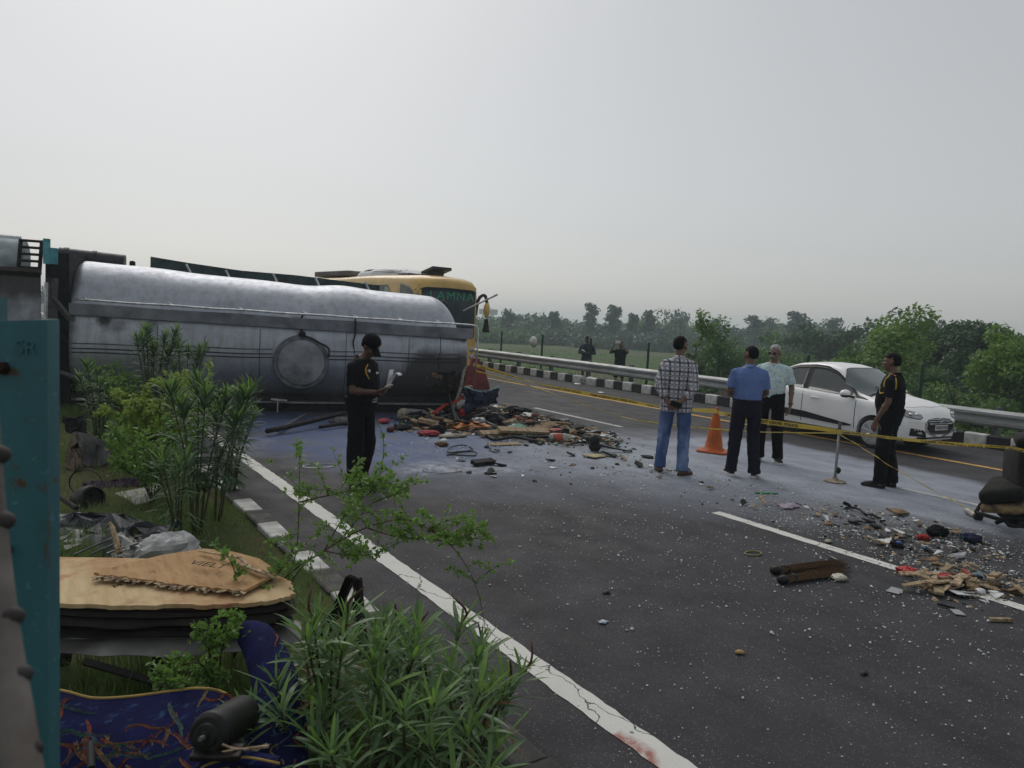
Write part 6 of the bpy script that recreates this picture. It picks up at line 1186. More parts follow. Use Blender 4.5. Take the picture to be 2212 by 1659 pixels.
cl = spl([D(528, 1352, 3.25), D(560, 1385, 3.15), D(588, 1450, 3.0), D(606, 1540, 2.85), D(604, 1640, 2.7), D(590, 1740, 2.55)], 16)
rr = np.interp(np.linspace(0, 1, 16), [0, .1, .3, 1], [.03, .075, .085, .11]); mb = MB(); mb.tube(cl, list(rr), 16, flat=.75); mb.build('seat_cushion', FAB, s2, smooth=.9, world=True)
mbs = [MB() for _ in PC]
for k in range(26):
    i = int(g.integers(1, 13)); x = cl[i]; dcam = nrm(CAM-x); sv = nrm(np.cross(dcam, cl[i+1]-cl[i])); C_ = []
    o0 = g.uniform(-.8, .8); 
    for s in np.linspace(0, 1, 7): ii = min(i+s*1.3, 14.9); b0 = int(ii); xx = cl[b0]+(cl[b0+1]-cl[b0])*(ii-b0); r = rr[b0]+(rr[b0+1]-rr[b0])*(ii-b0); o_ = np.clip(o0+.25*math.sin(5*s+k), -.85, .85); C_.append(xx+sv*r*o_+dcam*(r*math.sqrt(1-o_*o_)*.92+.004))
    ribbon(mbs[k % 4], C_, .003)
for m, mt in zip(mbs, PC): m.build('printed_squiggle', mt, s2, world=True, kind='stuff')
mb = MB(); cl = spl([D(400, 1700, 2.4), D(440, 1655, 2.42), D(520, 1637, 2.45), D(600, 1650, 2.45)], 14); mb.tube(cl, .03, 12, flat=.6); mb.build('seat_edge', FAB, s2, smooth=.9, world=True); mb = MB(); mb.tube([q+np.array([0, -.02, .012]) for q in cl], .005, 5); mb.build('piping', PIPE, s2, smooth=True, world=True)
mo = top('motor', tuple(D(470, 1610, 2.5)), 'black cylindrical motor lying on the patterned seat', 'motor'); a, b = D(447, 1588, 2.42), D(528, 1540, 2.68); dx = nrm(b-a); bx, by_, _ = basis(dx); Rm = np.stack([bx, by_, dx], 1)
mb = MB(); lathe(mb, [(.01, -.022), (.014, -.022), (.016, -.012), (.035, -.01), (.04, -.002), (.055, 0), (.062, .006), (.068, .014), (.070, .03), (.066, .035), (.066, .25), (.05, .26)], Rm, a, 28); mb.build('casing', M('motor_black', (.012, .012, .012), .5, .2, var=.4, sc=12, dirt=(.02, .02, .02), damt=.5), mo, smooth=.5, world=True)
mb = MB(); mb.cyl(a-dx*.045, a-dx*.02, .008, 10); mb.build('shaft', GREYST, mo, smooth=.5, world=True)
mb = MB(); mb.rbox(D(470, 1625, 2.42), (.16, .07, .02), .006, rot=rotm(.1, 0, -.5)); mb.build('mounting_plate', BRK, mo, world=True)
mb = MB(); mb.tube(spl([D(425, 1640, 2.4), D(500, 1622, 2.42), D(580, 1612, 2.5)], 8), .006, 5); mb.tube(spl([D(480, 1608, 2.4), D(510, 1618, 2.42), D(540, 1617, 2.45)], 6), [.004]*5+[.001], 5); each(mb, 'twig', PLYE, None, label='dry split twig lying across the front of the patterned seat', cat='twig', group='twigs on the patterned seat')
mb = MB(); mb.cyl(D(197, 1659, 2.35), D(195, 1605, 2.42), .012, 10); mb.build('seat_lever', BLKP, stt, world=True)
# teal post and the pale pipe at the left edge
t = NT('teal_paint_rust'); p = t.pos(); a = t.noise(p, 22, 8, .7); b = t.noise(t.pos((1, 1, .3)), 9, 6, .6)
c = t.mix(t.ramp(b, .35, .65), (.034, .145, .175), (.022, .105, .13)); c = t.mix(t.math('MAXIMUM', t.ramp(a, .60, .66), t.ramp(t.noise(t.pos((1, 1, .12)), 30, 6, .7), .64, .7)), c, (.075, .042, .022)); c = t.mix(t.math('MULTIPLY', t.ramp(t.noise(p, 60, 4), .62, .7), .5), c, (.10, .26, .28)); t.set(Base_Color=c, Roughness=.5); t.bump(a, .25, .004); TEAL = t.m
p0 = D(50, 692, .95); yaw = math.radians(-30); Rp = rotm(0, 0, yaw)
def postv(x, y, z): return p0+Rp @ np.array([x, y, 0])+np.array([0, 0, z])
pt = top('sign_post', (p0[0], p0[1], 0), 'teal painted steel channel post with rust spots at the left edge', 'post'); H0 = p0[2]
mb = MB(); prof = [(-.0285, .002), (-.0285, .025), (-.0318, .025), (-.0318, -.004), (.0318, -.004), (.0318, .025), (.0285, .025), (.0285, .002)]
mb.loft([[postv(x*(1+.10*(1-f)), y, f*H0-H0 if f < 1 else .003*math.sin(60*x)) for x, y in prof] for f in (0, .25, .5, .75, 1)]); mb.build('channel', TEAL, pt, world=True, smooth=.5)
mb = MB()
for z, x in ((-.062, -.022), (-.30, -.02)): mb.cyl(postv(x, -.003, z), postv(x, -.012, z), .009, 6); mb.cyl(postv(x, -.012, z), postv(x, -.018, z), .006, 8)
each(mb, 'bolt', M('rusty_bolt', (.05, .028, .022), .85, var=.4, sc=40), pt, world=True)
obj('embossed_lettering', text_mesh('SR', .026, TEAL, 'embossed_lettering', .001), pt, loc=tuple(postv(.006, -.005, -.035)-np.array(pt.location)), rot=(PI/2, 0, yaw))
p1 = D(-2, 642, 1.08); mb = MB(); mb.box((p1[0]-.03, p1[1], p1[2]/2-.0), (.075, .03, p1[2]), rot=Rp); mb.build('rear_flange', TEAL, pt, world=True)
pp = top('pale_pipe', tuple(D(30, 1660, .55)), 'blurred pale metal pipe with dark collars at the extreme left edge', 'pipe'); cl = spl([D(-28, 700, .62), D(-18, 1000, .58), D(4, 1300, .54), D(36, 1560, .50), D(60, 1760, .47)], 18)
mb = MB(); mb.tube(cl, list(np.linspace(.005, .013, 18)), 14); mb.build('tube', M('chalky_paint', (.16, .145, .135), .8, var=.35, sc=18, dirt=(.10, .07, .055), damt=.7), pp, smooth=True, world=True)
mb = MB()
for i in (4, 6, 9, 11, 14): mb.ell(cl[i]+np.array([.003, -.002, 0]), (.011, .009, .008), n=10, m=6)
each(mb, 'collar', M('dark_collar', (.035, .03, .03), .7), pp, smooth=True, world=True)
# ---------------------------------------------------------------- plants
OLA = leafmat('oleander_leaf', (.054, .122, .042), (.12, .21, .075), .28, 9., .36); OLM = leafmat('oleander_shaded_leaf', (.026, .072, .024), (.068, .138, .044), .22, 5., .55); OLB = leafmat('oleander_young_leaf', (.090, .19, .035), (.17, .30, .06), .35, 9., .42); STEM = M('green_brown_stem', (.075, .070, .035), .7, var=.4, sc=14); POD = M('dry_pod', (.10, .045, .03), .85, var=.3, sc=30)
SML = leafmat('shrub_leaf', (.075, .165, .030), (.15, .27, .052), .35, 6., .45); SML2 = leafmat('yellow_shrub_leaf', (.14, .215, .04), (.27, .37, .08), .35, 4., .45); TWIG = M('shrub_twig', (.085, .055, .040), .8, var=.3, sc=20)
def leaf_pts(L, W, bend, fold=.25, n=6):               # lanceolate blade along +x, curling down, folded on the midrib
    out = []
    for i in range(n+1):
        f = i/n; w_ = W*.5*(math.sin(PI*min(1, (f*.93+.05)))**.75)*(1 if i < n else .08); a = bend*f; x = L*(math.sin(a)/bend if abs(bend) > 1e-3 else f)*1.0 if abs(bend) > 1e-3 else L*f; z = -L*((1-math.cos(a))/bend) if abs(bend) > 1e-3 else 0
        out.append([(x, -w_, z+w_*fold), (x, 0, z), (x, w_, z+w_*fold)])
    return out
def leaf_mesh(nm, mat, L, W, bend, n=6): m = MB(); m.grid(leaf_pts(L, W, bend, n=n)); return m.mesh(nm, mat, True)
DRYL = M('dry_leaf', (.20, .14, .06), .85, var=.4, sc=9)
LM = {(c, k): leaf_mesh('leaf', m, 1., .088+.012*(k % 3), b) for c, m in (('a', OLA), ('b', OLB), ('d', DRYL)) for k, b in enumerate((.15, .5, .85, 1.2, 1.6))}
LP = {k: np.array(leaf_pts(1., .092, b, n=4)).reshape(-1, 3) for k, b in enumerate((.15, .5, .85, 1.2, 1.6))}; LFc = [(i*3+j, i*3+j+1, i*3+j+4, i*3+j+3) for i in range(4) for j in range(2)]
def frame(d, roll=0.):                                 # rotation whose x axis is d and z axis as upright as possible
    d = nrm(d); up = np.array([0, 0, 1.]); y = np.cross(up, d); y = nrm(y) if np.linalg.norm(y) > 1e-3 else np.array([0, 1., 0]); z = np.cross(d, y)
    return np.stack([d, y*math.cos(roll)+z*math.sin(roll), z*math.cos(roll)-y*math.sin(roll)], 1)
def oleander(name, base, h, spread, nst, seed, label, single=True, Lf=.14, pods=0, lean=(0, 0), dens=.05, group=None, low=.08):
    g = np.random.default_rng(seed); o = top(name, base, label, 'plant', 0, group); st = MB(); fo = MB(); fo2 = MB(); cnt = 0; pd = MB()
    for s in range(nst):
        a = 2*PI*(s+g.uniform(-.3, .3))/nst; r = spread*g.uniform(.35, 1.); hh = h*g.uniform(.72, 1.02); tip = np.array([r*math.cos(a)+lean[0], r*math.sin(a)+lean[1], hh])
        P = spl([(.03*math.cos(a), .03*math.sin(a), 0), tip*np.array([.35, .35, .45]), tip*np.array([.75, .75, .8]), tip], 16); st.tube(P, list(np.linspace(.009, .0035, 16)), 5)
        L = hh; z = (.22 if single else low)*h; k = 0
        while z < hh:
            f = z/hh; i = min(f*15, 14.999); i0 = int(i); q = P[i0]+(P[i0+1]-P[i0])*(i-i0); ax = nrm(P[i0+1]-P[i0])
            for w_ in range(3):
                b = k*1.05+w_*2*PI/3+g.uniform(-.3, .3); el = (-.2+1.3*f**1.9)+g.uniform(-.3, .3); d = np.array([math.cos(b)*math.cos(el), math.sin(b)*math.cos(el), math.sin(el)]); d = nrm(d+ax*.15)
                yng = f > .86; kk = int(np.clip((3.5-3*f)+g.normal()*1.0, 0, 4)) if not yng else int(g.integers(0, 2)); ll = Lf*g.uniform(.6, 1.25)*(1 if f < .9 else .72)
                Fm = frame(d, g.uniform(-.5, .5))
                if single and cnt < 285:
                    c = bpy.data.objects.new('leaf', LM['b' if yng and g.random() < .7 else 'd' if f < .55 and g.random() < .07 else 'a', kk]); COL.objects.link(c); c.parent = o; c.matrix_local = Matrix.LocRotScale(Vector(tuple(q)), Matrix(Fm.tolist()).to_quaternion(), Vector((ll, ll, ll))); cnt += 1
                else: (fo2 if f > .93 else fo).add((LP[kk]*ll) @ Fm.T+q, LFc)
            z += dens*g.uniform(.8, 1.2)*(1 if f < .75 else .55); k += 1
        if s < pods: q = P[-1]; pd.tube(spl([q, q+np.array([g.uniform(-.03, .03), g.uniform(-.03, .03), .06]), q+np.array([g.uniform(-.06, .06), g.uniform(-.06, .06), .13])], 6), [.004, .005, .006, .006, .005, .003], 6)
    each(st, 'stem', STEM, o, smooth=True)
    if pd.v: each(pd, 'seed_pod', POD, o, smooth=True)
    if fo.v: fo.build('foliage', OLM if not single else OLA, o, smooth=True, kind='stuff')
    if fo2.v: fo2.build('young_foliage', OLB, o, smooth=True, kind='stuff')
    return o
def gz(x, y): return (x, y, float(terrain(x, y)))
def pbase(u, v): q = G(u, v); return gz(q[0], q[1])
FRONT = [  # base x, y, height, spread, stems, pods, lean, label
    (1.02, 2.62, .60, .16, 5, 1, (-.10, 0), 'oleander at the left of the front clump, leaning over the second patterned seat'),
    (1.18, 2.72, .80, .12, 5, 3, (-.02, .0), 'tall oleander with thin forked seed stalks below the black bracket'),
    (1.36, 2.62, .72, .12, 5, 0, (.02, 0), 'tall straight oleander of the front clump just right of the forked one'),
    (1.50, 2.86, .64, .14, 6, 2, (.06, .05), 'oleander behind the front clump beside the kerb with brown pods'),
    (1.66, 2.72, .54, .16, 6, 2, (.10, .0), 'oleander at the right of the front clump reaching to the white line'),
    (1.58, 2.42, .58, .16, 6, 1, (.06, 0), 'low oleander at the lower right of the front clump'),
    (1.34, 2.34, .60, .16, 6, 1, (.0, 0), 'oleander in the middle of the bottom picture edge'),
    (1.12, 2.36, .52, .15, 5, 0, (-.04, 0), 'low dark oleander at the bottom edge by the seat edge'),
    (1.46, 2.12, .48, .16, 6, 0, (.0, 0), 'nearest oleander cut by the bottom edge of the picture'),
    (1.74, 2.50, .46, .13, 5, 1, (.08, 0), 'small oleander spilling over the kerb at the far right of the front clump'),
    (1.25, 3.0, .62, .12, 4, 0, (.0, 0), 'slim oleander half hidden behind the tall forked one')]
for k, (x, y, h, sp_, ns, pods, ln, lb) in enumerate(FRONT): oleander('oleander', gz(x-.13, y+.02), h*.88, sp_*1.35, ns, 100+k, lb, True, .175, pods, ln, .046, 'oleanders in the front clump')
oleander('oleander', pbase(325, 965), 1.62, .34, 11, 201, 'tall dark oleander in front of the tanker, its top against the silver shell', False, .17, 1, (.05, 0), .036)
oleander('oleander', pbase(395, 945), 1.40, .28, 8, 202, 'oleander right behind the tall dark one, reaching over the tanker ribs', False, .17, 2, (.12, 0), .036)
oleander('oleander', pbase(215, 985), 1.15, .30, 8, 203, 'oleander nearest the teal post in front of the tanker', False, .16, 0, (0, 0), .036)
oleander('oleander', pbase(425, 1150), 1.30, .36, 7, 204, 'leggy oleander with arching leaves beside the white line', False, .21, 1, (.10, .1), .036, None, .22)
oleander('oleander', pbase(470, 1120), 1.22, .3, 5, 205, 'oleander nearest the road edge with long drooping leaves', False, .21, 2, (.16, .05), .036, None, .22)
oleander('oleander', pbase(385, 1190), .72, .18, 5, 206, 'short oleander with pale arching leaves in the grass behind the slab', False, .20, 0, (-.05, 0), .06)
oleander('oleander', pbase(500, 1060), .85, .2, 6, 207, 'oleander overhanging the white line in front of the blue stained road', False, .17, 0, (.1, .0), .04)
# small leaved shrubs: branches traced through space, leaves joined
def shrub(name, base, branches, nleaf, size, seed, label, mat=SML, r=.005, cat='shrub', tw=4, sprd=.10, kind=True):
    g = np.random.default_rng(seed); o = top(name, base, label, cat); st = MB(); C = []; Dd = []
    for br in branches:
        P = spl(br, 22); st.tube(P, list(np.linspace(r, r*.3, 22)), 5)
        for k in range(tw*3):
            i = int(g.integers(4, 21)); q = P[i]; d = g.normal(size=3); d[2] = abs(d[2])*.6; L = sprd*g.uniform(.5, 1.5)*1.4; e = q+nrm(d)*L; tw_ = spl([q, q*.5+e*.5+np.array([0, 0, .015]), e], 6); st.tube(tw_, list(np.linspace(r*.35, r*.15, 6)), 4)
            for z in tw_[1:]: C += [z]*3; Dd += [nrm(e-q)]*3
        for i in range(6, 22): C += [P[i]]*2; Dd += [nrm(P[min(i+1, 21)]-P[i-1])]*2
    C = np.array(C); Dd = np.array(Dd); idx = g.integers(0, len(C), nleaf); fo = MB()
    lp = np.array([(0, 0, 0), (.35, -.27, .05), (.72, -.24, .04), (1, 0, -.05), (.72, .24, .04), (.35, .27, .05), (.5, 0, -.02)])
    for i in idx:
        d = nrm(Dd[i]*.5+g.normal(size=3)*.7+np.array([0, 0, .25])); s = size*g.uniform(.6, 1.3); Fm = frame(d, g.uniform(-1.2, 1.2)); fo.add((lp*s) @ Fm.T+C[i]+g.normal(size=3)*size*.25, [(0, 1, 6), (1, 2, 6), (2, 3, 6), (3, 4, 6), (4, 5, 6), (5, 0, 6)])
    st.build('branches', TWIG, o, smooth=True, world=True, kind='stuff'); fo.build('foliage', mat, o, world=True, kind='stuff'); return o
bs = D(585, 1300, 4.35)
shrub('thorn_shrub', pbase(560, 1400), [
    [pbase(585, 1390), D(606, 1290, 4.3), D(640, 1190, 4.25), D(646, 1060, 4.2), D(648, 985, 4.2)],
    [pbase(585, 1390), D(600, 1265, 4.3), D(700, 1190, 4.2), D(790, 1140, 4.1), D(870, 1122, 4.0), D(930, 1145, 3.9), D(985, 1190, 3.85), D(1030, 1270, 3.8), D(1050, 1370, 3.8)],
    [pbase(585, 1390), D(640, 1240, 4.3), D(740, 1160, 4.3), D(800, 1090, 4.3), D(880, 1060, 4.3)],
    [D(700, 1190, 4.2), D(740, 1120, 4.3), D(780, 1075, 4.35), D(850, 1040, 4.4)],
    [D(646, 1085, 4.2), D(720, 1068, 4.2), D(790, 1058, 4.3), D(860, 1070, 4.3)],
    [D(790, 1140, 4.1), D(860, 1160, 4.), D(930, 1165, 3.95), D(1000, 1180, 3.9)], [D(930, 1145, 3.9), D(980, 1160, 3.85), D(1060, 1165, 3.8)],
    [D(700, 1190, 4.2), D(760, 1200, 4.1), D(830, 1195, 4.)]], 3600, .029, 31, 'sprawling small leaved thorn shrub arching over the white line', sprd=.15)
shrub('seedling', pbase(810, 1056), [[pbase(812, 1054), D(826, 1000, 6.6), D(828, 950, 6.6), D(818, 915, 6.6)]], 90, .03, 35, 'single upright leafy shoot in front of the capped officer', tw=1, sprd=.04)
shrub('thorn_shrub', pbase(500, 1420), [[pbase(500, 1430), D(520, 1330, 3.75), D(505, 1230, 3.7), D(480, 1185, 3.7)], [pbase(500, 1430), D(540, 1300, 3.8), D(600, 1240, 3.8), D(640, 1190, 3.8)], [pbase(500, 1430), D(560, 1320, 3.7), D(620, 1300, 3.7)]], 700, .030, 36, 'light green shrub growing at the right end of the plywood slab', sprd=.06)
shrub('thorn_shrub', pbase(450, 1530), [[pbase(470, 1540), D(440, 1440, 3.1), D(380, 1440, 3.05), D(330, 1455, 3.0)], [pbase(470, 1540), D(480, 1400, 3.15), D(520, 1330, 3.2)], [pbase(470, 1540), D(450, 1400, 3.1), D(430, 1360, 3.1)], [pbase(470, 1540), D(400, 1480, 3.), D(340, 1490, 2.95)]], 1050, .028, 37, 'leafy green shrub between the slab and the patterned seat', sprd=.06)
for k, (u, v, h, w_, n_, lb, mt) in enumerate(((330, 1010, .98, .6, 6400, 'broad yellow green bush at the road edge in front of the tanker', SML2), (420, 985, .98, .45, 3200, 'yellow green bush between oleanders and tanker', SML2), (330, 1085, .75, .5, 2600, 'dense small leaved bush beside the leggy oleander', SML), (175, 880, .6, .45, 1500, 'shaded bush close to the burnt bulkhead', SML), (260, 905, .8, .5, 1800, 'small leaved bush below the tall dark oleander', SML))):
    b = np.array(pbase(u, v)); g = np.random.default_rng(60+k); brs = []
    for j in range(11): a = 2*PI*j/11+g.uniform(-.3, .3); r = w_*g.uniform(.4, 1); hh = h*g.uniform(.55, 1.05); e = b+np.array([r*math.cos(a), r*math.sin(a), hh]); brs.append([b, b*.6+e*.4+np.array([0, 0, .12*h]), e*.85+b*.15, e])
    shrub('bush', tuple(b), brs, n_, .05, 70+k, lb, mt, .007, 'bush', 3, .13)
# grass and dead litter over the verge
g = np.random.default_rng(41); n = 120000; x = g.uniform(-1.6, 1.82, n); y = 1.6+g.random(n)**1.35*14; pn = vn(np.stack([x, y, 0*x], 1), 1.7, 14)+.5*vn(np.stack([x, y, 0*x], 1), 5, 15)
dry = np.exp(-((x-.5)/.7)**2-((y-9.3)/1.7)**2); k = (pn > g.uniform(-1.4, .7, n)) & (g.random(n) > dry*.85) & ((x < 1.74) | (g.random(n) < np.where(y < 5.4, .9, .4))); x, y, pn = x[k], y[k], pn[k]
hh = np.clip(.05+.05*(pn+.6), .025, .16)*g.uniform(.5, 1.5, len(x))*np.where((x > 1.5) & (y > 5.2), .55, 1.1)
blades('verge_grass', np.stack([x, y, terrain(x, y)-.008], 1), hh, .0022, leafmat('verge_blade', (.050, .105, .020), (.13, .20, .045), .3, 1.3), seed=5, bend=.9)
n = 14000; x = g.uniform(-1.2, 1.7, n); y = g.uniform(4, 12, n); k = g.random(n) < .25+.75*np.exp(-((x-.5)/.9)**2-((y-9)/2.2)**2); x, y = x[k], y[k]
blades('dry_grass', np.stack([x, y, terrain(x, y)-.004], 1), g.uniform(.02, .07, len(x)), .002, M('straw', (.20, .15, .08), .95, var=.4, sc=2), seed=6, bend=1.6)
n = 1300; x = g.uniform(.2, 1.2, n); y = g.uniform(2.9, 4.2, n); blades('tall_grass', np.stack([x, y, terrain(x, y)], 1), g.uniform(.08, .34, n), .0022, leafmat('verge_blade', (.038, .080, .015), (.10, .155, .035)), seed=8, bend=.6)
# ================================================================ TAPE, CONE, STANCHION, DEBRIS
CONEM = M('orange_cone_plastic', (.52, .115, .022), .5, var=.2, sc=7, dirt=(.14, .05, .025), damt=.7, bump=.1)
cq = G(1541, 976); cq[2] = .004; cn_ = top('traffic_cone', tuple(cq), 'orange traffic cone with scuffed square base beside the man in blue polo', 'traffic cone', .5); cn_.scale = (.86, .86, .92); mb = MB()
prof = [(.205, .03), (.185, .06), (.172, .075), (.160, .09), (.118, .36), (.078, .60), (.052, .74), (.045, .745), (.045, .765), (.034, .78), (.034, .81), (.03, .82)]
mb.loft([[(r*math.cos(a), r*math.sin(a), z*.93) for a in np.arange(32)*2*PI/32] for r, z in prof]); mb.build('cone_body', CONEM, cn_, smooth=.7)
mb = MB(); q = []
for k in range(4):
    for d_ in (-.13, 0, .13): a = k*PI/2+PI/4; q.append((.31*math.cos(a+d_)*(1.12 if d_ == 0 else 1.1), .31*math.sin(a+d_)*(1.12 if d_ == 0 else 1.1)))
rg = [[(x*s_, y*s_, z+.018*max(0, -x-.1)) for x, y in q] for s_, z in ((1, 0), (1.02, .012), (.98, .03), (.62, .036))]; mb.loft(rg); mb.build('cone_base', CONEM, cn_, smooth=.5)
sq = G(1803, 1041); sq[2] = .004; stn = top('stanchion', tuple(sq), 'thin grey metal stanchion with a knob above its flat round base holding the tape', 'stanchion'); mb = MB(); mb.tube([(0, 0, .02), (.0, 0, .72)], .017, 10); mb.build('pole', GALV, stn, smooth=True)
mb = MB(); mb.loft([[(r*math.cos(a), r*math.sin(a), z) for a in np.arange(24)*2*PI/24] for r, z in ((.14, 0), (.14, .012), (.05, .03), (.03, .06))]); mb.build('base_plate', M('worn_base', (.30, .25, .19), .7, var=.4, sc=14), stn, smooth=.6)
mb = MB(); mb.ell((.03, -.01, .15), (.042, .04, .045)); mb.build('knob', SOOT, stn, smooth=True); mb = MB(); mb.cyl((0, 0, .70), (0, 0, .80), .022, 10); mb.build('top_clip', GREYST, stn, smooth=.6)
TAPE = NT('barrier_tape'); t = TAPE; p = t.pos(); t.set(Base_Color=t.mix(t.ramp(t.noise(p, 4, 5), .35, .65), (.62, .45, .05), (.52, .42, .12)), Roughness=.42); tl = t.t.nodes.new('ShaderNodeBsdfTranslucent'); tl.inputs[0].default_value = (.6, .45, .08, 1); ms_ = t.t.nodes.new('ShaderNodeMixShader'); ms_.inputs[0].default_value = .3
t.t.links.new(t.b.outputs[0], ms_.inputs[1]); t.t.links.new(tl.outputs[0], ms_.inputs[2]); t.t.links.new(ms_.outputs[0], t.o.inputs[0]); TAPEM = t.m
def tape(pts, wd, label, roll, n=70, txt=True, ph=0.):   # pts: (u, v, depth); the band faces the road, rolling and folding along its length
    C_ = spl([D(*q) for q in pts], n); o = top('barrier_tape', tuple(C_[0]), label, 'barrier tape'); rows = []; fr = []
    for i, c in enumerate(C_):
        d = nrm(C_[min(i+1, n-1)]-C_[max(i-1, 0)]); side = nrm(np.cross(d, np.array([0, 0, 1.]))); up = np.cross(side, d); f = i/(n-1)
        a = np.interp(f, *roll)+.16*math.sin(9*f+ph); w_ = up*math.cos(a)+side*math.sin(a); nn_ = np.cross(d, w_); w2 = wd*(1+.06*math.sin(23*f+ph)); fold = .012*math.sin(31*f)
        rows.append([c-w_*w2/2, c+nn_*fold, c+w_*w2/2]); fr.append((c, d, w_, nn_))
    mb = MB(); mb.grid(rows); mb.build('tape_band', TAPEM, o, smooth=True, world=True)
    if txt:
        tm = text_mesh('CRIME SCENE DO NOT CROSS  POLICE', .062, BLKP, 'tape_text', 0., .0022); V = np.array([v.co[:] for v in tm.vertices]); F = [tuple(p_.vertices) for p_ in tm.polygons]; bpy.data.meshes.remove(tm)
        L = np.concatenate([[0], np.cumsum([np.linalg.norm(b-a) for a, b in zip(C_, C_[1:])])]); mb = MB(); wt_ = V[:, 0].max()-V[:, 0].min(); x0 = .15
        Vx = V[:, 0]-V[:, 0].min()
        while x0+wt_ < L[-1]-.05:
            out = []
            for sgn in (1,):
                for (x, y) in zip(Vx+x0, V[:, 1]):
                    f = np.interp(x, L, np.arange(n)); i = min(int(f), n-2); f -= i; c, d, w_, nn_ = [fr[i][k]*(1-f)+fr[i+1][k]*f for k in range(4)]; tc = CAM-c; sg = 1 if np.dot(tc, nn_) > 0 else -1; out.append(c+w_*y*wd/.085*1.05+nn_*(.012*math.sin(31*(i+f)/(n-1))*.8+.004)*1+nn_*sg*.004)
            mb.add(out, F); x0 += wt_+.22
        if mb.v: mb.build('tape_text', BLKP, o, world=True, kind='stuff')
    return o
tape([(1022, 787, 15.2), (1142, 823, 14.6), (1222, 842, 14.1), (1322, 860, 13.4), (1417, 877, 12.6), (1482, 884, 12.), (1549, 888, 11.15)], .072, 'upper yellow police tape running from the tanker end to the orange cone', ([0, .2, .35, .55, .7, 1], [.2, 1.1, .3, .5, 1.2, .1]))
tape([(1551, 892, 11.15), (1574, 896, 11.0), (1641, 909, 10.7), (1765, 925, 10.1), (1808, 932, 9.72)], .072, 'yellow police tape between the orange cone and the stanchion', ([0, .3, 1], [.6, .15, .5]), 40)
tape([(1808, 932, 9.72), (1870, 939, 9.1), (1936, 947, 8.6), (2059, 959, 8.0), (2177, 967, 7.6), (2235, 982, 7.3)], .06, 'yellow police tape from the stanchion to the burnt seat at the right edge', ([0, .4, .8, 1], [.5, 1.0, .9, .2]), 50)
tape([(1027, 801, 15.2), (1140, 832, 14.7), (1232, 863, 14.1), (1350, 902, 12.6), (1417, 913, 12.), (1478, 921, 11.6), (1571, 929, 11.), (1635, 933, 10.7), (1765, 935, 10.1), (1808, 936, 9.74)], .05, 'lower slack yellow tape from the tanker end past the cone to the stanchion', ([0, .5, 1], [.9, 1.25, 1.0]), 70)
tape([(1811, 936, 9.72), (1870, 972, 9.4), (1930, 1010, 9.0), (2048, 1076, 8.35), (2106, 1106, 8.0)], .05, 'twisted yellow tape slanting down from the stanchion to the seat frame on the road', ([0, .5, 1], [1.0, 1.3, 1.0]), 50)
# red plastic barrier behind the tanker corner
RED = M('faded_red_plastic', (.20, .030, .028), .6, var=.3, sc=5, dirt=(.09, .03, .025), damt=.6); bq = G(1027, 838); bq[2] = 0; rb = top('road_barrier', tuple(bq), 'red stepped plastic road barrier standing behind the crushed tanker corner', 'barrier', -.35); mb = MB()
mb.prism([(-.42, 0), (.36, 0), (.34, .12), (.22, .5), (.2, .62), (.08, .62), (.06, .82), (-.16, .82), (-.18, .62), (-.3, .62), (-.42, .12)], -.2, .2, lambda x, y, z: (x, z*(1-.45*y/.82), y)); mb.build('barrier_body', RED, rb); mb = MB(); mb.box((-.02, -.12, .7), (.12, .02, .08)); mb.build('reflector', M('dull_red_lens', (.3, .05, .04), .3), rb)
# ---- the heap by the tanker
CARD = M('cardboard', (.25, .17, .10), .9, var=.4, sc=8, dirt=(.08, .06, .045), damt=.6, bump=.2); WOOD = M('pale_split_wood', (.36, .27, .165), .85, var=.4, sc=9, st=(6, 1, 1), dirt=(.10, .07, .05), damt=.6); ORG = M('orange_plastic', (.55, .17, .02), .5, var=.25, sc=6, dirt=(.2, .08, .03), damt=.5)
HOSE = M('black_rubber', (.012, .012, .013), .55, var=.3, sc=14); NAV = cloth('navy_tarpaulin', (.018, .022, .05)); REDC = cloth('red_rag', (.30, .03, .025)); GRNB = M('green_bag_film', (.03, .33, .10), .4, var=.3, sc=8); TEALB_ = M('teal_bag_film', (.05, .20, .14), .45, var=.3, sc=8); FOAMW = M('torn_cream_foam', (.36, .33, .26), .9, var=.35, sc=10, dirt=(.12, .10, .08), damt=.6); GLSP = M('cloudy_bottle', (.42, .46, .44), .2, var=.3, sc=8); AQ = M('light_aqua_panel', (.24, .42, .44), .5, var=.25, sc=5)
def at(u, v, z=.0): q = G(u, v); return np.array([q[0], q[1], z])
def lump(name, u, v, r, mat, label, cat, amp=.22, seed=1, fq=12, flat=1., group=None, z=0.):
    r = tuple(x*(.68 if max(r) > .1 else .9)*(.72 if i == 2 else 1) for i, x in enumerate(r)); V = MB(); V.ell((0, 0, 0), r, n=26, m=16); P = np.array(V.v); U = P/np.max(r); P = P*(1+amp*vn(U, fq*.25, seed)+amp*.9*(.4-np.abs(vn(U, fq*.42, seed+3)))+amp*.5*(.4-np.abs(vn(U, fq*.9, seed+5))))[:, None]; P[:, 2] = np.maximum(P[:, 2], -r[2]*.8); V.v = [tuple(q) for q in P]
    c = at(u, v, r[2]*.8+.004+z); return V.build(name, mat, None, smooth=.6, label=label, cat=cat, group=group, loc=c)
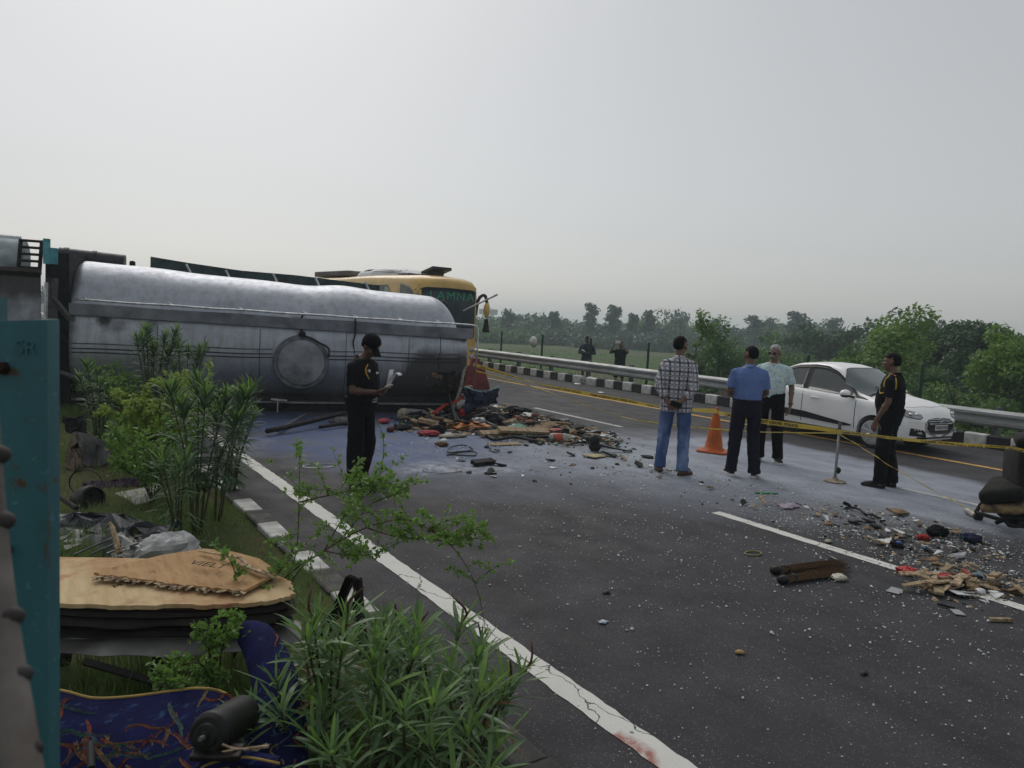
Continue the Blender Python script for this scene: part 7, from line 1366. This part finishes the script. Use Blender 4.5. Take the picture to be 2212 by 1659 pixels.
def board(name, u, v, a, b, th, rz, mat, label, cat, tilt=(0, 0), z=0., seed=1):
    g = np.random.default_rng(seed); n = 7; top_ = [(x, b/2*g.uniform(.75, 1.05)) for x in np.linspace(-a/2, a/2, n)]; bo = [(x, -b/2*g.uniform(.75, 1.05)) for x in np.linspace(a/2, -a/2, n)]; mb = MB(); Rm = rotm(tilt[0], tilt[1], rz); mb.prism(bo+top_, 0, th, lambda x, y, zz: tuple(Rm @ np.array([x, y, zz])))
    zz = min(q[2] for q in mb.v); return mb.build(name, mat, None, label=label, cat=cat, loc=at(u, v, -zz+.006+z))
def rod(name, pts, r, mat, label, cat, n=20, flat=1., group=None, k=6):
    mb = MB(); P = spl([np.array(at(u, v, z+r+.005)) for u, v, z in pts], n); o = P[0].copy(); mb.tube([q-o for q in P], r, k, flat=flat); return mb.build(name, mat, None, smooth=True, label=label, cat=cat, group=group, loc=o)
q = at(1020, 872); fd = top('torn_fender', tuple(q), 'crumpled navy vehicle panel with pale aqua edge at the tanker corner', 'vehicle panel')
sheetpx(([(1000, 836, 14.9), (1020, 843, 14.7), (1050, 848, 14.6), (1078, 836, 14.8)], [(1006, 880, 14.5), (1025, 882, 14.4), (1050, 876, 14.4), (1075, 872, 14.6)]), 0, 7, .03, 21, .01, .05).build('panel', NAV, fd, smooth=.7, world=True); mb = MB(); mb.grid([[D(u, v+dv, d) for u, v, d in ((1000, 834, 14.9), (1020, 841, 14.7), (1050, 847, 14.6), (1079, 834, 14.8))] for dv in (0, 9)], th=.02); mb.build('aqua_edge', AQ, fd, world=True)
mb = MB(); mb.tube([D(1058, 868, 14.4), D(1076, 840, 14.5)], .02, 5); mb.build('bent_rod', SOOT, fd, world=True)
lump('foam_chunk', 1010, 868, (.16, .12, .12), FOAMW, 'cream foam chunk jammed under the navy panel', 'foam', .4, 3, z=.25); lump('foam_chunk', 1001, 878, (.18, .14, .1), FOAMW, 'larger torn cream foam piece at the foot of the bent strut', 'foam', .4, 5, z=.15)
rod('rolled_tarpaulin', [(1000, 905, .05), (1022, 892, .07), (1052, 880, .12)], .09, NAV, 'rolled dark blue tarpaulin lying in the heap below the navy panel', 'tarpaulin', 10, k=12)
board('orange_panel', 1012, 925, .75, .45, .015, .2, ORG, 'bright orange plastic panel lying flat in front of the heap', 'plastic panel', (.08, 0), .02, 3)
board('cardboard', 938, 920, .6, .45, .012, .6, CARD, 'brown cardboard sheet left of the orange panel', 'cardboard', (.12, .05), .0, 4); board('cardboard', 967, 928, .8, .4, .012, .1, CARD, 'flattened cardboard partly under the orange panel', 'cardboard', (.05, 0), 0, 5)
rod('red_rag', [(935, 912, .1), (960, 905, .2), (985, 900, .25), (998, 893, .3)], .05, REDC, 'twisted red rag hanging over the heap by the bent strut', 'cloth', 14, .35); lump('red_bag', 997, 905, (.10, .08, .2), REDC, 'red pointed cloth bag standing beside the rolled tarpaulin', 'cloth bag', .25, 6)
lump('plastic_bag', 1117, 934, (.30, .2, .14), TEALB_, 'dull teal green plastic bag in the middle of the heap', 'plastic bag', .35, 7); lump('plastic_bag', 1231, 939, (.22, .16, .11), GRNB, 'vivid green plastic bag at the right end of the heap', 'plastic bag', .35, 8); lump('plastic_bag', 1094, 918, (.36, .16, .1), GLSP, 'milky bottle shaped plastic bag above the teal bag', 'plastic bag', .3, 9)
lump('bundle', 930, 941, (.30, .2, .09), M('pink_red_cloth', (.33, .045, .06), .8, var=.4, sc=9), 'pink and red cloth bundle on the blue stained road', 'cloth', .4, 10); lump('rag', 947, 935, (.22, .16, .12), BLKC, 'small black rag against the pink bundle', 'cloth', .35, 11)
lump('pad', 975, 945, (.34, .14, .06), FOAMW, 'long dirty white pad lying on the blue stain', 'pad', .25, 12); lump('coconut', 959, 958, (.065, .065, .062), WPLA, 'white round shell beside a brown husk', 'shell', .05, 13); lump('husk', 953, 964, (.12, .08, .06), M('brown_husk', (.12, .06, .025), .9, var=.5, sc=20), 'torn brown husk next to the white round shell', 'husk', .5, 14)
board('plank', 1081, 942, .85, .16, .05, .12, WOOD, 'short split plank with dark end left of the teal bag', 'plank', (.3, .02), 0, 6); board('plank', 1133, 943, .95, .2, .04, -.12, WOOD, 'long pale broken plank right of the teal bag', 'plank', (.25, .05), .03, 7); board('plank', 1170, 938, .8, .25, .03, .35, CARD, 'brown torn board behind the pale broken plank', 'board', (.2, -.1), .03, 8)
board('board', 1090, 961, .48, .22, .015, -.1, WOOD, 'flat tan board lying alone in front of the heap', 'board', (0, 0), 0, 9); board('paper', 1286, 987, .36, .24, .012, .3, M('buff_paper', (.42, .36, .22), .9, var=.25, sc=9), 'buff paper sheet lying under the black tool on the road', 'paper', (0, .05), 0, 10)
rod('hose', [(1047, 942, 0), (1070, 954, 0), (1111, 951, .02), (1158, 958, 0)], .028, HOSE, 'curved black hose with blunt end lying in front of the planks', 'hose'); lump('hose_end', 1158, 957, (.05, .05, .05), HOSE, 'round black fitting at the end of the curved hose', 'fitting', .1, 3)
rod('hose', [(1128, 947, 0), (1160, 951, .02), (1206, 950, .02), (1253, 951, 0)], .026, HOSE, 'straight black hose behind the bottle of orange juice', 'hose'); rod('hose', [(1255, 949, 0), (1291, 944, .05), (1320, 948, .02)], .028, HOSE, 'bent black hose at the right end of the heap', 'hose')
rod('rod', [(1008, 930, 0), (1050, 930, 0), (1093, 926, .03)], .018, SOOT, 'thin black rod lying along the front of the heap', 'rod'); rod('rod', [(880, 915, 0), (910, 925, 0), (971, 930, 0)], .022, SOOT, 'black bar left of the cardboard sheets', 'bar')
rod('cable', [(962, 888, .45), (972, 905, .25), (990, 918, .05), (1012, 925, .06)], .03, HOSE, 'black cable drooping from the tanker to the orange panel', 'cable'); rod('cable', [(955, 880, .5), (975, 910, .2), (985, 920, .05)], .022, HOSE, 'thinner black cable just left of the drooping one', 'cable')
bp = at(1187, 955, .07); o = bottle('bottle', bp, (0, PI/2, -.35), GLSP, WPLA, 'clear bottle with orange juice lying in front of the black hose', .42, .075); mb = MB(); mb.cyl((0, 0, .04), (0, 0, .2), .078, 14); mb.build('juice', M('orange_juice', (.42, .10, .05), .3), o, smooth=True)
tl_ = top('black_tool', tuple(at(1283, 975)), 'black round headed tool with long tail on the dusty road', 'tool'); mb = MB(); mb.ell((0, 0, .17), (.09, .08, .09)); mb.ell((.03, .02, .07), (.10, .09, .08)); mb.build('tool_head', HOSE, tl_, smooth=True); mb = MB(); mb.tube(spl([(.05, 0, .1), (.25, -.12, .06), (.5, -.3, .02)], 8), [.05, .05, .045, .04, .035, .03, .025, .02], 6, flat=.4); mb.build('tool_tail', HOSE, tl_, smooth=True)
lump('black_block', 1269, 957, (.14, .11, .12), HOSE, 'square black block in the heap above the black tool', 'block', .3, 15, 6); board('scorched_piece', 1043, 1005, .34, .13, .05, .15, SOOT, 'scorched black piece lying on the white powder streak', 'scrap', (.2, 0), 0, 12)
for k, (u, v, r, lb) in enumerate(((1000, 984, .15, 'oval loop of black wire on the dusty road'), (994, 973, .2, 'tangled black wire above the oval loop'), (1068, 975, .08, 'small black wire ring near the tan board'))):
    mb = MB(); P = [(r*1.5*math.cos(a)*(1+.1*math.sin(3*a)), r*.8*math.sin(a), .01+.01*math.sin(2*a)) for a in np.linspace(0, 5.8, 26)]; mb.tube(P, .009, 5); mb.build('wire', HOSE, None, label=lb, cat='wire', loc=at(u, v, .01), rot=(0, 0, k*.7))
mb = MB(); P = [(.5*t_+.12*math.cos(9*t_), .1*math.sin(9*t_)-.3*t_, .012) for t_ in np.linspace(0, 1, 40)]; mb.tube(P, .005, 5); mb.build('wire', GREYST, None, label='thin wire trailing past the shoes of the capped officer', cat='wire', loc=at(905, 1018))
mb = MB(); mb.tube([(.2*math.cos(a), .12*math.sin(a), .012) for a in np.linspace(0, 5.9, 24)], .006, 5); mb.build('wire', WPLA, None, label='pale wire loop on the road left of the capped officer', cat='wire', loc=at(690, 1008))
rod('long_rail', [(575, 942, .03), (640, 932, .06), (745, 912, .12)], .04, SOOT, 'long charred rail lying on the blue stained road left of the officer', 'rail', 8, k=4); rod('long_rail', [(600, 938, .02), (660, 905, .05)], .028, GREYST, 'grey bar crossing behind the long charred rail', 'bar', 6, k=4); rod('short_bar', [(690, 930, .02), (748, 922, .03)], .03, SOOT, 'short charred bar beside the officer at knee height', 'bar', 6, k=4)
lump('rag', 735, 917, (.28, .18, .12), SHELL, 'grey torn lining piled at the end of the charred rail', 'scrap', .4, 23); lump('box', 828, 915, (.15, .12, .1), M('pinkish_red_box', (.40, .05, .07), .6, var=.3, sc=8), 'small pink red box under the tanker right of the officer', 'box', .15, 16, 5); lump('ball', 843, 933, (.07, .07, .075), M('maroon_skin', (.09, .02, .02), .6), 'maroon round fruit on the blue stain right of the officer', 'fruit', .1, 17); lump('cone_scrap', 870, 929, (.22, .14, .10), SOOT, 'dark peaked scrap beside the maroon fruit', 'scrap', .3, 18)
lump('foam_chunk', 872, 905, (.16, .14, .2), FOAMW, 'pale torn lining standing against the tanker base', 'foam', .35, 19); board('panel', 895, 900, .5, .2, .02, .1, GALV, 'small bright metal strip under the tanker edge', 'metal strip', (.2, .1), .05, 20)
for u, v, r, mt, lb, sd in ((1070, 903, .2, M('lilac_cloth', (.33, .28, .36), .8, var=.3), 'lilac cloth sticking up out of the heap', 31), (1075, 912, .3, BLKC, 'black jacket crumpled below the lilac cloth', 32), (1030, 917, .2, GREYST, 'grey plastic box next to the orange panel', 33), (1183, 915, .16, FOAMW, 'rounded pale object at the back of the heap', 34), (1150, 906, .22, M('rust_red_cloth', (.16, .05, .03), .9, var=.4), 'rust red rag at the back right of the heap', 35), (1140, 920, .18, M('orange_brown_rag', (.28, .10, .04), .9, var=.4), 'orange brown rag in the heap above the pale plank', 36), (1120, 895, .3, BLKC, 'dark cloth mound along the back of the heap', 37), (1205, 925, .2, CARD, 'crushed brown carton near the vivid green bag', 38), (1330, 953, .13, GLSP, 'cloudy plastic piece at the far right end of the heap', 39)): lump('heap_piece', u, v, (r*1.25, r*.8, r*.55), mt, lb, 'debris', .38, sd)
# scattered scraps: each its own object, alike ones share a mesh and a label
def scrap_kind(mat, n, a, b, th, seed, tilt=.2):
    out = []
    for k in range(n): mb = MB(); scrap(mb, (0, 0, 0), a, b, th, seed+k, tilt=tilt); z = min(q[2] for q in mb.v); mb.v = [(x, y, w_-z) for x, y, w_ in mb.v]; out.append(mb.mesh('debris_scrap', mat))
    return out
KN = {'dark': (scrap_kind(SOOT, 4, .16, .09, .025, 1, .3), 'torn dark scrap among the debris'), 'wood': (scrap_kind(WOOD, 4, .17, .05, .018, 11, .3), 'pale wood splinter among the debris'), 'card': (scrap_kind(CARD, 4, .16, .11, .01, 21, .3), 'brown cardboard scrap among the debris'), 'white': (scrap_kind(WPLA, 4, .11, .07, .01, 31, .3), 'whitish plastic scrap among the debris'), 'metal': (scrap_kind(GREYST, 3, .15, .08, .012, 41, .35), 'bent grey metal scrap among the debris'), 'green': (scrap_kind(M('green_glass_scrap', (.03, .15, .10), .3), 3, .08, .05, .012, 51), 'green plastic scrap among the debris'), 'blue': (scrap_kind(M('blue_grey_scrap', (.09, .16, .22), .5, var=.3), 3, .1, .07, .012, 61), 'blue grey plastic scrap among the debris'), 'red': (scrap_kind(M('red_scrap', (.28, .05, .03), .6, var=.3), 3, .09, .06, .012, 71), 'red plastic scrap among the debris')}
g = np.random.default_rng(99); kinds = list(KN); WHERE = {'heap': ' heap by the tanker', 'band': ' trail near the lane line', 'road': ' strewn thinly over the road'}
def strew(poly, n, where, probs, s0, s1, zmax=0.):
    xs_, ys_ = [q[0] for q in poly], [q[1] for q in poly]; k = 0
    while k < n:
        u, v = g.uniform(min(xs_), max(xs_)), g.uniform(min(ys_), max(ys_))
        if not inpoly(u, v, poly): continue
        kd = kinds[int(g.choice(8, p=probs))]; ms, lb = KN[kd]; p = at(u, v, .004+zmax*g.random()**2); s = g.uniform(s0, s1)
        lab = lb.replace('among the debris', {'heap': 'piled in the debris heap by the tanker', 'band': 'in the debris trail near the lane line', 'road': 'strewn on the dusty road between heap and men'}[where])
        o = obj('debris_scrap', ms[int(g.integers(0, len(ms)))], None, lab, 'debris', kd+' scraps'+WHERE[where], None, tuple(p), (g.uniform(-.25, .25) if zmax else 0, g.uniform(-.25, .25) if zmax else 0, g.uniform(0, 6.28))); o.scale = (s, s, s); k += 1
PB = np.array([.48, .12, .12, .10, .1, .04, .02, .02])
strew([(870, 905), (1000, 890), (1090, 885), (1180, 905), (1250, 930), (1320, 945), (1330, 958), (1200, 950), (1100, 938), (1000, 930), (900, 925)], 120, 'heap', PB, .6, 1.7, .10)
strew([(1180, 945), (1330, 945), (1420, 985), (1490, 1020), (1400, 1022), (1290, 985)], 34, 'road', np.array([.3, .06, .08, .16, .06, .26, .05, .03]), .4, .95)
strew([(900, 950), (1200, 965), (1500, 1040), (1560, 1060), (1300, 1040), (1000, 1030)], 26, 'road', np.array([.5, .1, .1, .2, .05, .02, .01, .02]), .3, .7)
strew([(1560, 1085), (1800, 1095), (1940, 1120), (2100, 1150), (2130, 1200), (2040, 1210), (1900, 1180), (1700, 1115)], 62, 'band', np.array([.2, .2, .16, .22, .04, .06, .08, .04]), .3, .85, .03)
strew([(1960, 1220), (2100, 1230), (2212, 1290), (2180, 1310), (2000, 1280)], 40, 'band', np.array([.12, .45, .18, .15, .02, .02, .03, .03]), .35, .95, .05)
# glass crumbs: uncountable
def crumbs(name, pts, size, mat, seed, ht=.75):
    gg = np.random.default_rng(seed); n = len(pts); a = gg.uniform(0, 2*PI, n); s = (size*np.exp(gg.normal(0, .45, n)))[:, None]; asp = gg.uniform(.45, 1, n)[:, None]; X = np.stack([np.cos(a), np.sin(a), gg.normal(0, .12, n)], 1)*s; Y = np.stack([-np.sin(a), np.cos(a), gg.normal(0, .12, n)], 1)*s*asp; H = np.stack([0*a, 0*a, s[:, 0]*ht*gg.uniform(.3, 1.2, n)], 1); P = np.asarray(pts)
    V = np.stack([P-X, P-Y, P+X*.9, P+Y, P-X*.6+H, P-Y*.7+H*.8, P+X*.6+H, P+Y*.6+H*.9], 1).reshape(-1, 3); q = np.array([4, 5, 6, 7, 0, 1, 5, 4, 1, 2, 6, 5, 2, 3, 7, 6, 3, 0, 4, 7]); lp = (np.arange(n)[:, None]*8+q).ravel()
    me = bpy.data.meshes.new(name); me.vertices.add(n*8); me.vertices.foreach_set('co', V.ravel()); me.loops.add(len(lp)); me.loops.foreach_set('vertex_index', lp); me.polygons.add(n*5); me.polygons.foreach_set('loop_start', np.arange(n*5)*4); me.polygons.foreach_set('loop_total', [4]*(n*5)); me.update(); me.materials.append(mat); return obj(name, me, kind='stuff')
t = NT('glass_crumb'); t.set(Base_Color=t.mix(t.ramp(t.noise(t.pos(), 6, 2), .4, .6), (.46, .50, .47), (.27, .31, .30)), Roughness=.25, Specular_IOR_Level=.7); GC = t.m
def spread(n, poly, fall):
    q = gpoly(poly); x0, x1 = min(a[0] for a in q)-fall, max(a[0] for a in q)+fall; y0, y1 = min(a[1] for a in q)-fall, max(a[1] for a in q)+fall; x, y = g.uniform(x0, x1, n), g.uniform(y0, y1, n); d = pdist(x, y, q); cl_ = vn(np.stack([x, y, 0*x], 1), 3.1, 8); k = (g.random(n) < np.clip(1+d/fall, 0, 1)**2*(.55+.45*cl_)) & (x > 2.0) & (x < 14.5) & (y > 1.2); return np.stack([x[k], y[k], 0*x[k]+.004], 1)
crumbs('glass_fragments', spread(11000, [(1540, 1040), (1700, 1060), (1900, 1110), (2150, 1150), (2212, 1220), (2212, 1270), (1950, 1210), (1650, 1110)], .8), .0066, GC, 1)
crumbs('glass_fragments', spread(9000, [(1150, 990), (1500, 1040), (1900, 1110), (2300, 1250), (2300, 1420), (1700, 1330), (1300, 1150)], 1.9), .0062, GC, 2)
crumbs('glass_fragments', spread(6000, [(1000, 1060), (1300, 1100), (2212, 1400), (2212, 1659), (1300, 1659), (950, 1200)], 1.0), .0042, GC, 4)
crumbs('glass_fragments', spread(3500, [(900, 930), (1200, 940), (1450, 1000), (1500, 1050), (1100, 1010), (850, 980)], .8), .011, GC, 3)
HP = [(865, 900), (1000, 885), (1090, 880), (1180, 905), (1260, 930), (1330, 950), (1320, 965), (1180, 958), (1080, 945), (980, 935), (880, 928)]
for nm_, n_, sz_, mt_, sd_ in (('dark_fragments', 2600, .036, SOOT, 11), ('tan_fragments', 500, .034, WOOD, 12), ('pale_fragments', 420, .03, WPLA, 13), ('brown_fragments', 700, .038, CARD, 14), ('green_fragments', 260, .02, GRNB, 15)):
    q = spread(n_*3, HP, .35)[:n_]; q[:, 2] += .09*g.random(len(q))**2*np.exp(-((q[:, 0]-8.0)/1.2)**2); crumbs(nm_, q, sz_, mt_, sd_, .35)
for nm_, n_, sz_, mt_, sd_ in (('dark_fragments', 240, .018, SOOT, 21), ('tan_fragments', 300, .016, WOOD, 22), ('pale_fragments', 260, .012, WPLA, 23)): crumbs(nm_, spread(n_*4, [(1700, 1095), (1900, 1110), (2120, 1160), (2212, 1260), (2180, 1310), (2000, 1280), (1930, 1190)], .4)[:n_], sz_, mt_, sd_, .25)
crumbs('black_crumbs', spread(900, [(900, 930), (1300, 950), (1500, 1030), (2100, 1180), (1800, 1150), (1200, 1010)], 1.2), .013, SOOT, 5)
# ---- right hand debris, one by one
lump('lilac_cloth', 1702, 1096, (.20, .13, .03), M('lilac_cloth', (.33, .28, .36), .8, var=.3), 'lilac cloth lying flat right of the lane line end', 'cloth', .4, 41); board('green_strip', 1656, 1067, .28, .035, .01, -.5, GRNB, 'bright green plastic strip on the dusty road', 'strip', (0, 0), 0, 42)
rod('black_stick', [(1825, 1102, .01), (1850, 1105, .02), (1872, 1116, .0)], .013, HOSE, 'thin black stick at the near end of the debris trail', 'stick', 8); board('tan_scrap', 1939, 1112, .26, .13, .02, -.1, CARD, 'single tan peaked scrap on the clean dusty road', 'scrap', (.2, .1), 0, 43)
lump('dark_cloth', 2022, 1157, (.16, .12, .10), BLKC, 'dark peaked cloth in the middle of the debris trail', 'cloth', .35, 44); lump('navy_cloth', 2094, 1169, (.17, .13, .09), NAV, 'navy blue cloth bundle at the right of the debris trail', 'cloth', .35, 45); lump('packet', 1993, 1165, (.08, .05, .035), REDC, 'small red and white packet in the debris trail', 'packet', .35, 46)
lump('plastic_disc', 1940, 1175, (.032, .032, .02), M('blue_plastic', (.03, .07, .35), .35), 'small blue lid beside the folded white card', 'lid', .05, 47); board('white_card', 1903, 1175, .17, .08, .006, -.1, WPLA, 'folded white card with black underside near the lane line', 'card', (.25, .1), 0, 48); lump('cream_box', 1789, 1172, (.05, .035, .022), FOAMW, 'small cream coloured lump beside the lane line', 'scrap', .2, 49, 5)
mb = MB(); mb.tube([(.085*math.cos(a), .055*math.sin(a), .008) for a in np.linspace(0, 2*PI, 26)], .006, 6); mb.build('ring', M('dull_brass', (.26, .21, .10), .5, .3), None, smooth=True, label='thin yellowish oval ring lying on the bare asphalt', cat='ring', loc=at(1627, 1197))
BRM = M('broom_straw', (.19, .12, .066), .9, var=.6, sc=40, st=(1, 8, 8)); g2 = np.random.default_rng(6)
def broom(u0, v0, u1, v1, lb, sd):
    a, b = at(u0, v0, .035), at(u1, v1, .03); d = b-a; L = np.linalg.norm(d); d /= L; s_ = np.array([-d[1], d[0], 0]); up = np.array([0, 0, 1.]); o = top('broom', tuple(a-np.array([0, 0, .03])), lb, 'broom', group='two straw brooms on the road'); gg = np.random.default_rng(sd); mb = MB()
    for k in range(120): q, r = gg.uniform(0, 2*PI), math.sqrt(gg.random()); w0, w1 = .026*r, gg.uniform(.5, 1.2)*.056*r; p0_ = a+s_*w0*math.cos(q)+up*w0*math.sin(q)*.9; p1_ = a+d*L*gg.uniform(.8, 1.02)+s_*w1*math.cos(q)*1.25+up*(w1*math.sin(q)*.55-.004); mb.tube([p0_, (p0_+p1_)/2+up*.004, p1_], [.0035, .003, .0015], 3)
    mb.build('straw', BRM, o, world=True, kind='stuff'); mb = MB(); mb.tube([a-d*.02, a+d*.03, a+d*.05], [.030, .036, .030], 10); mb.tube([a+d*.12, a+d*.14], [.035, .035], 10); mb.build('binding', HOSE, o, smooth=True, world=True)
broom(1672, 1241, 1828, 1222, 'straw broom bundle lying behind, its tied end furthest left', 1); broom(1688, 1262, 1826, 1238, 'straw broom bundle lying in front, nearer to us, touching the white shell', 2)
lump('white_shell', 1812, 1253, (.07, .05, .035), M('ivory_shell', (.52, .50, .42), .6, var=.2), 'ivory coloured crumpled wrapper at the tips of the brooms', 'wrapper', .25, 51); rod('metal_strip', [(1784, 1205, .01), (1800, 1212, .01), (1818, 1222, .01)], .01, GREYST, 'thin metal strip just above the brooms', 'metal strip', 5)
REDP = M('red_wrapper', (.42, .022, .02), .35, var=.3, sc=9); lump('red_bag', 1961, 1239, (.13, .09, .055), REDP, 'bright red crumpled bag on the lane line', 'bag', .45, 52); lump('snack_packet', 2034, 1253, (.10, .06, .04), REDP, 'red and yellow snack packet behind the splinter pile', 'packet', .35, 53)
for k in range(26): u, v = 2070+g.normal()*38, 1264+g.normal()*10; board('wood_splinter', u, v, g.uniform(.12, .34), g.uniform(.02, .07), g.uniform(.006, .02), g.uniform(-.6, .6), (WOOD, PLYE, WOOD)[k % 3], 'yellowish broken splinter in the small wood pile on the lane line', 'wood splinter', (g.uniform(-.2, .2), g.uniform(-.15, .15)), g.uniform(0, .06), 200+k)['group'] = 'splinters in the small wood pile'
board('white_paper', 2077, 1288, .16, .10, .004, -.4, WPLA, 'two folded white papers below the wood pile', 'paper', (0, .1), .01, 61); lump('white_ball', 2116, 1283, (.05, .045, .035), WPLA, 'small white ball right of the white papers', 'ball', .1, 62); board('grey_star', 1933, 1278, .14, .10, .005, .3, GALV, 'grey star shaped metal scrap on the asphalt left of the wood pile', 'metal scrap', (0, 0), 0, 63)
board('wood_chip', 2161, 1343, .16, .032, .02, -.5, WOOD, 'lone orange wood chip below the lane line at right', 'wood chip', (0, 0), 0, 64); lump('tan_chunk', 1597, 1412, (.030, .024, .014), M('tan_foam', (.36, .25, .11), .9, var=.3), 'tan foam crumb alone on the near asphalt', 'foam', .4, 65); lump('black_chunk', 1867, 1457, (.032, .018, .012), HOSE, 'black rubber crumb alone on the near asphalt at right', 'rubber', .35, 66); lump('black_chunk', 1309, 1282, (.032, .02, .012), HOSE, 'black rubber flake alone on the asphalt at centre', 'rubber', .35, 67); lump('blue_white_scrap', 1302, 1346, (.035, .025, .01), M('pale_blue_scrap', (.4, .48, .55), .5), 'pale blue scrap on the asphalt near the white edge line', 'scrap', .35, 68)
rod('black_tool', [(2025, 1308, 0), (2062, 1318, .0)], .010, HOSE, 'thin black handle ending in a grey star on the asphalt', 'tool', 6); board('grey_star', 2068, 1325, .10, .07, .006, .8, GALV, 'grey star at the end of the thin black handle', 'metal scrap', (0, 0), 0, 69)
# ---- burnt seat and frame at the right edge
BS = M('burnt_upholstery', (.006, .0065, .006), .9, var=.5, sc=7, col2=(.015, .0145, .011), bump=.5, bsc=25); bs_ = top('seat_wreck', tuple(at(2170, 1130)), 'burnt black vehicle seat on a broken frame at the right edge of the picture', 'seat'); o3 = lambda u, v, d: D(u, v, d)
def cush(a, b, wv, th, name, mat=BS): 
    a, b = np.array(a), np.array(b); x = b-a; L = np.linalg.norm(x); x /= L; y = nrm(wv-x*np.dot(wv, x)); z = np.cross(x, y); mb = MB(); mb.rbox((a+b)/2, (L, np.linalg.norm(wv), th), th*.42, rot=np.stack([x, y, z], 1), seg=3); P = np.array(mb.v); mb.v = [tuple(q) for q in P+.012*vn(P, 14, 5)[:, None]]; return mb.build(name, mat, bs_, smooth=.9, world=True)
cush(o3(2126, 1060, 7.9), o3(2225, 1052, 7.6), np.array([.45, .38, 0]), .15, 'seat_cushion'); cush(o3(2196, 1080, 7.7), o3(2203, 962, 7.75), np.array([.42, .34, 0]), .16, 'backrest'); cush(o3(2135, 1085, 7.9), o3(2225, 1090, 7.6), np.array([.42, .36, 0]), .10, 'seat_base', M('scorched_foam', (.24, .17, .08), .9)); cush(o3(2190, 950, 7.7), o3(2240, 950, 7.6), np.array([.2, .3, 0]), .12, 'headrest')
mb = MB()
for P in (((2108, 1107, 8.0), (2122, 1086, 8.05), (2140, 1088, 8.0)), ((2108, 1107, 8.0), (2160, 1122, 7.8), (2220, 1140, 7.5)), ((2130, 1092, 8.0), (2180, 1110, 7.8), (2225, 1118, 7.6)), ((2150, 1130, 7.7), (2190, 1118, 7.6), (2230, 1135, 7.4)), ((2168, 1085, 7.7), (2176, 1132, 7.6), (2215, 1136, 7.5))): mb.tube(spl([o3(*q) for q in P], 8), .022, 6)
each(mb, 'frame_bar', SOOT, bs_, smooth=True, world=True); lump('burnt_padding', 2195, 1125, (.32, .25, .16), BS, 'burnt padding heaped under the black seat at the right edge', 'padding', .3, 71)
pc = top('pipe_stub', tuple(at(2094, 1116)), 'short pale pipe stub lying left of the burnt seat frame', 'pipe'); mb = MB(); a, b = at(2088, 1110, .035), at(2110, 1122, .035); mb.cyl(a, b, .032, 14); mb.build('pipe', M('pale_pipe', (.45, .43, .40), .5, .3), pc, smooth=.6, world=True); mb = MB(); mb.cyl(b, b+(b-a)*.18, .045, 12); mb.build('pipe_end', HOSE, pc, smooth=.6, world=True)
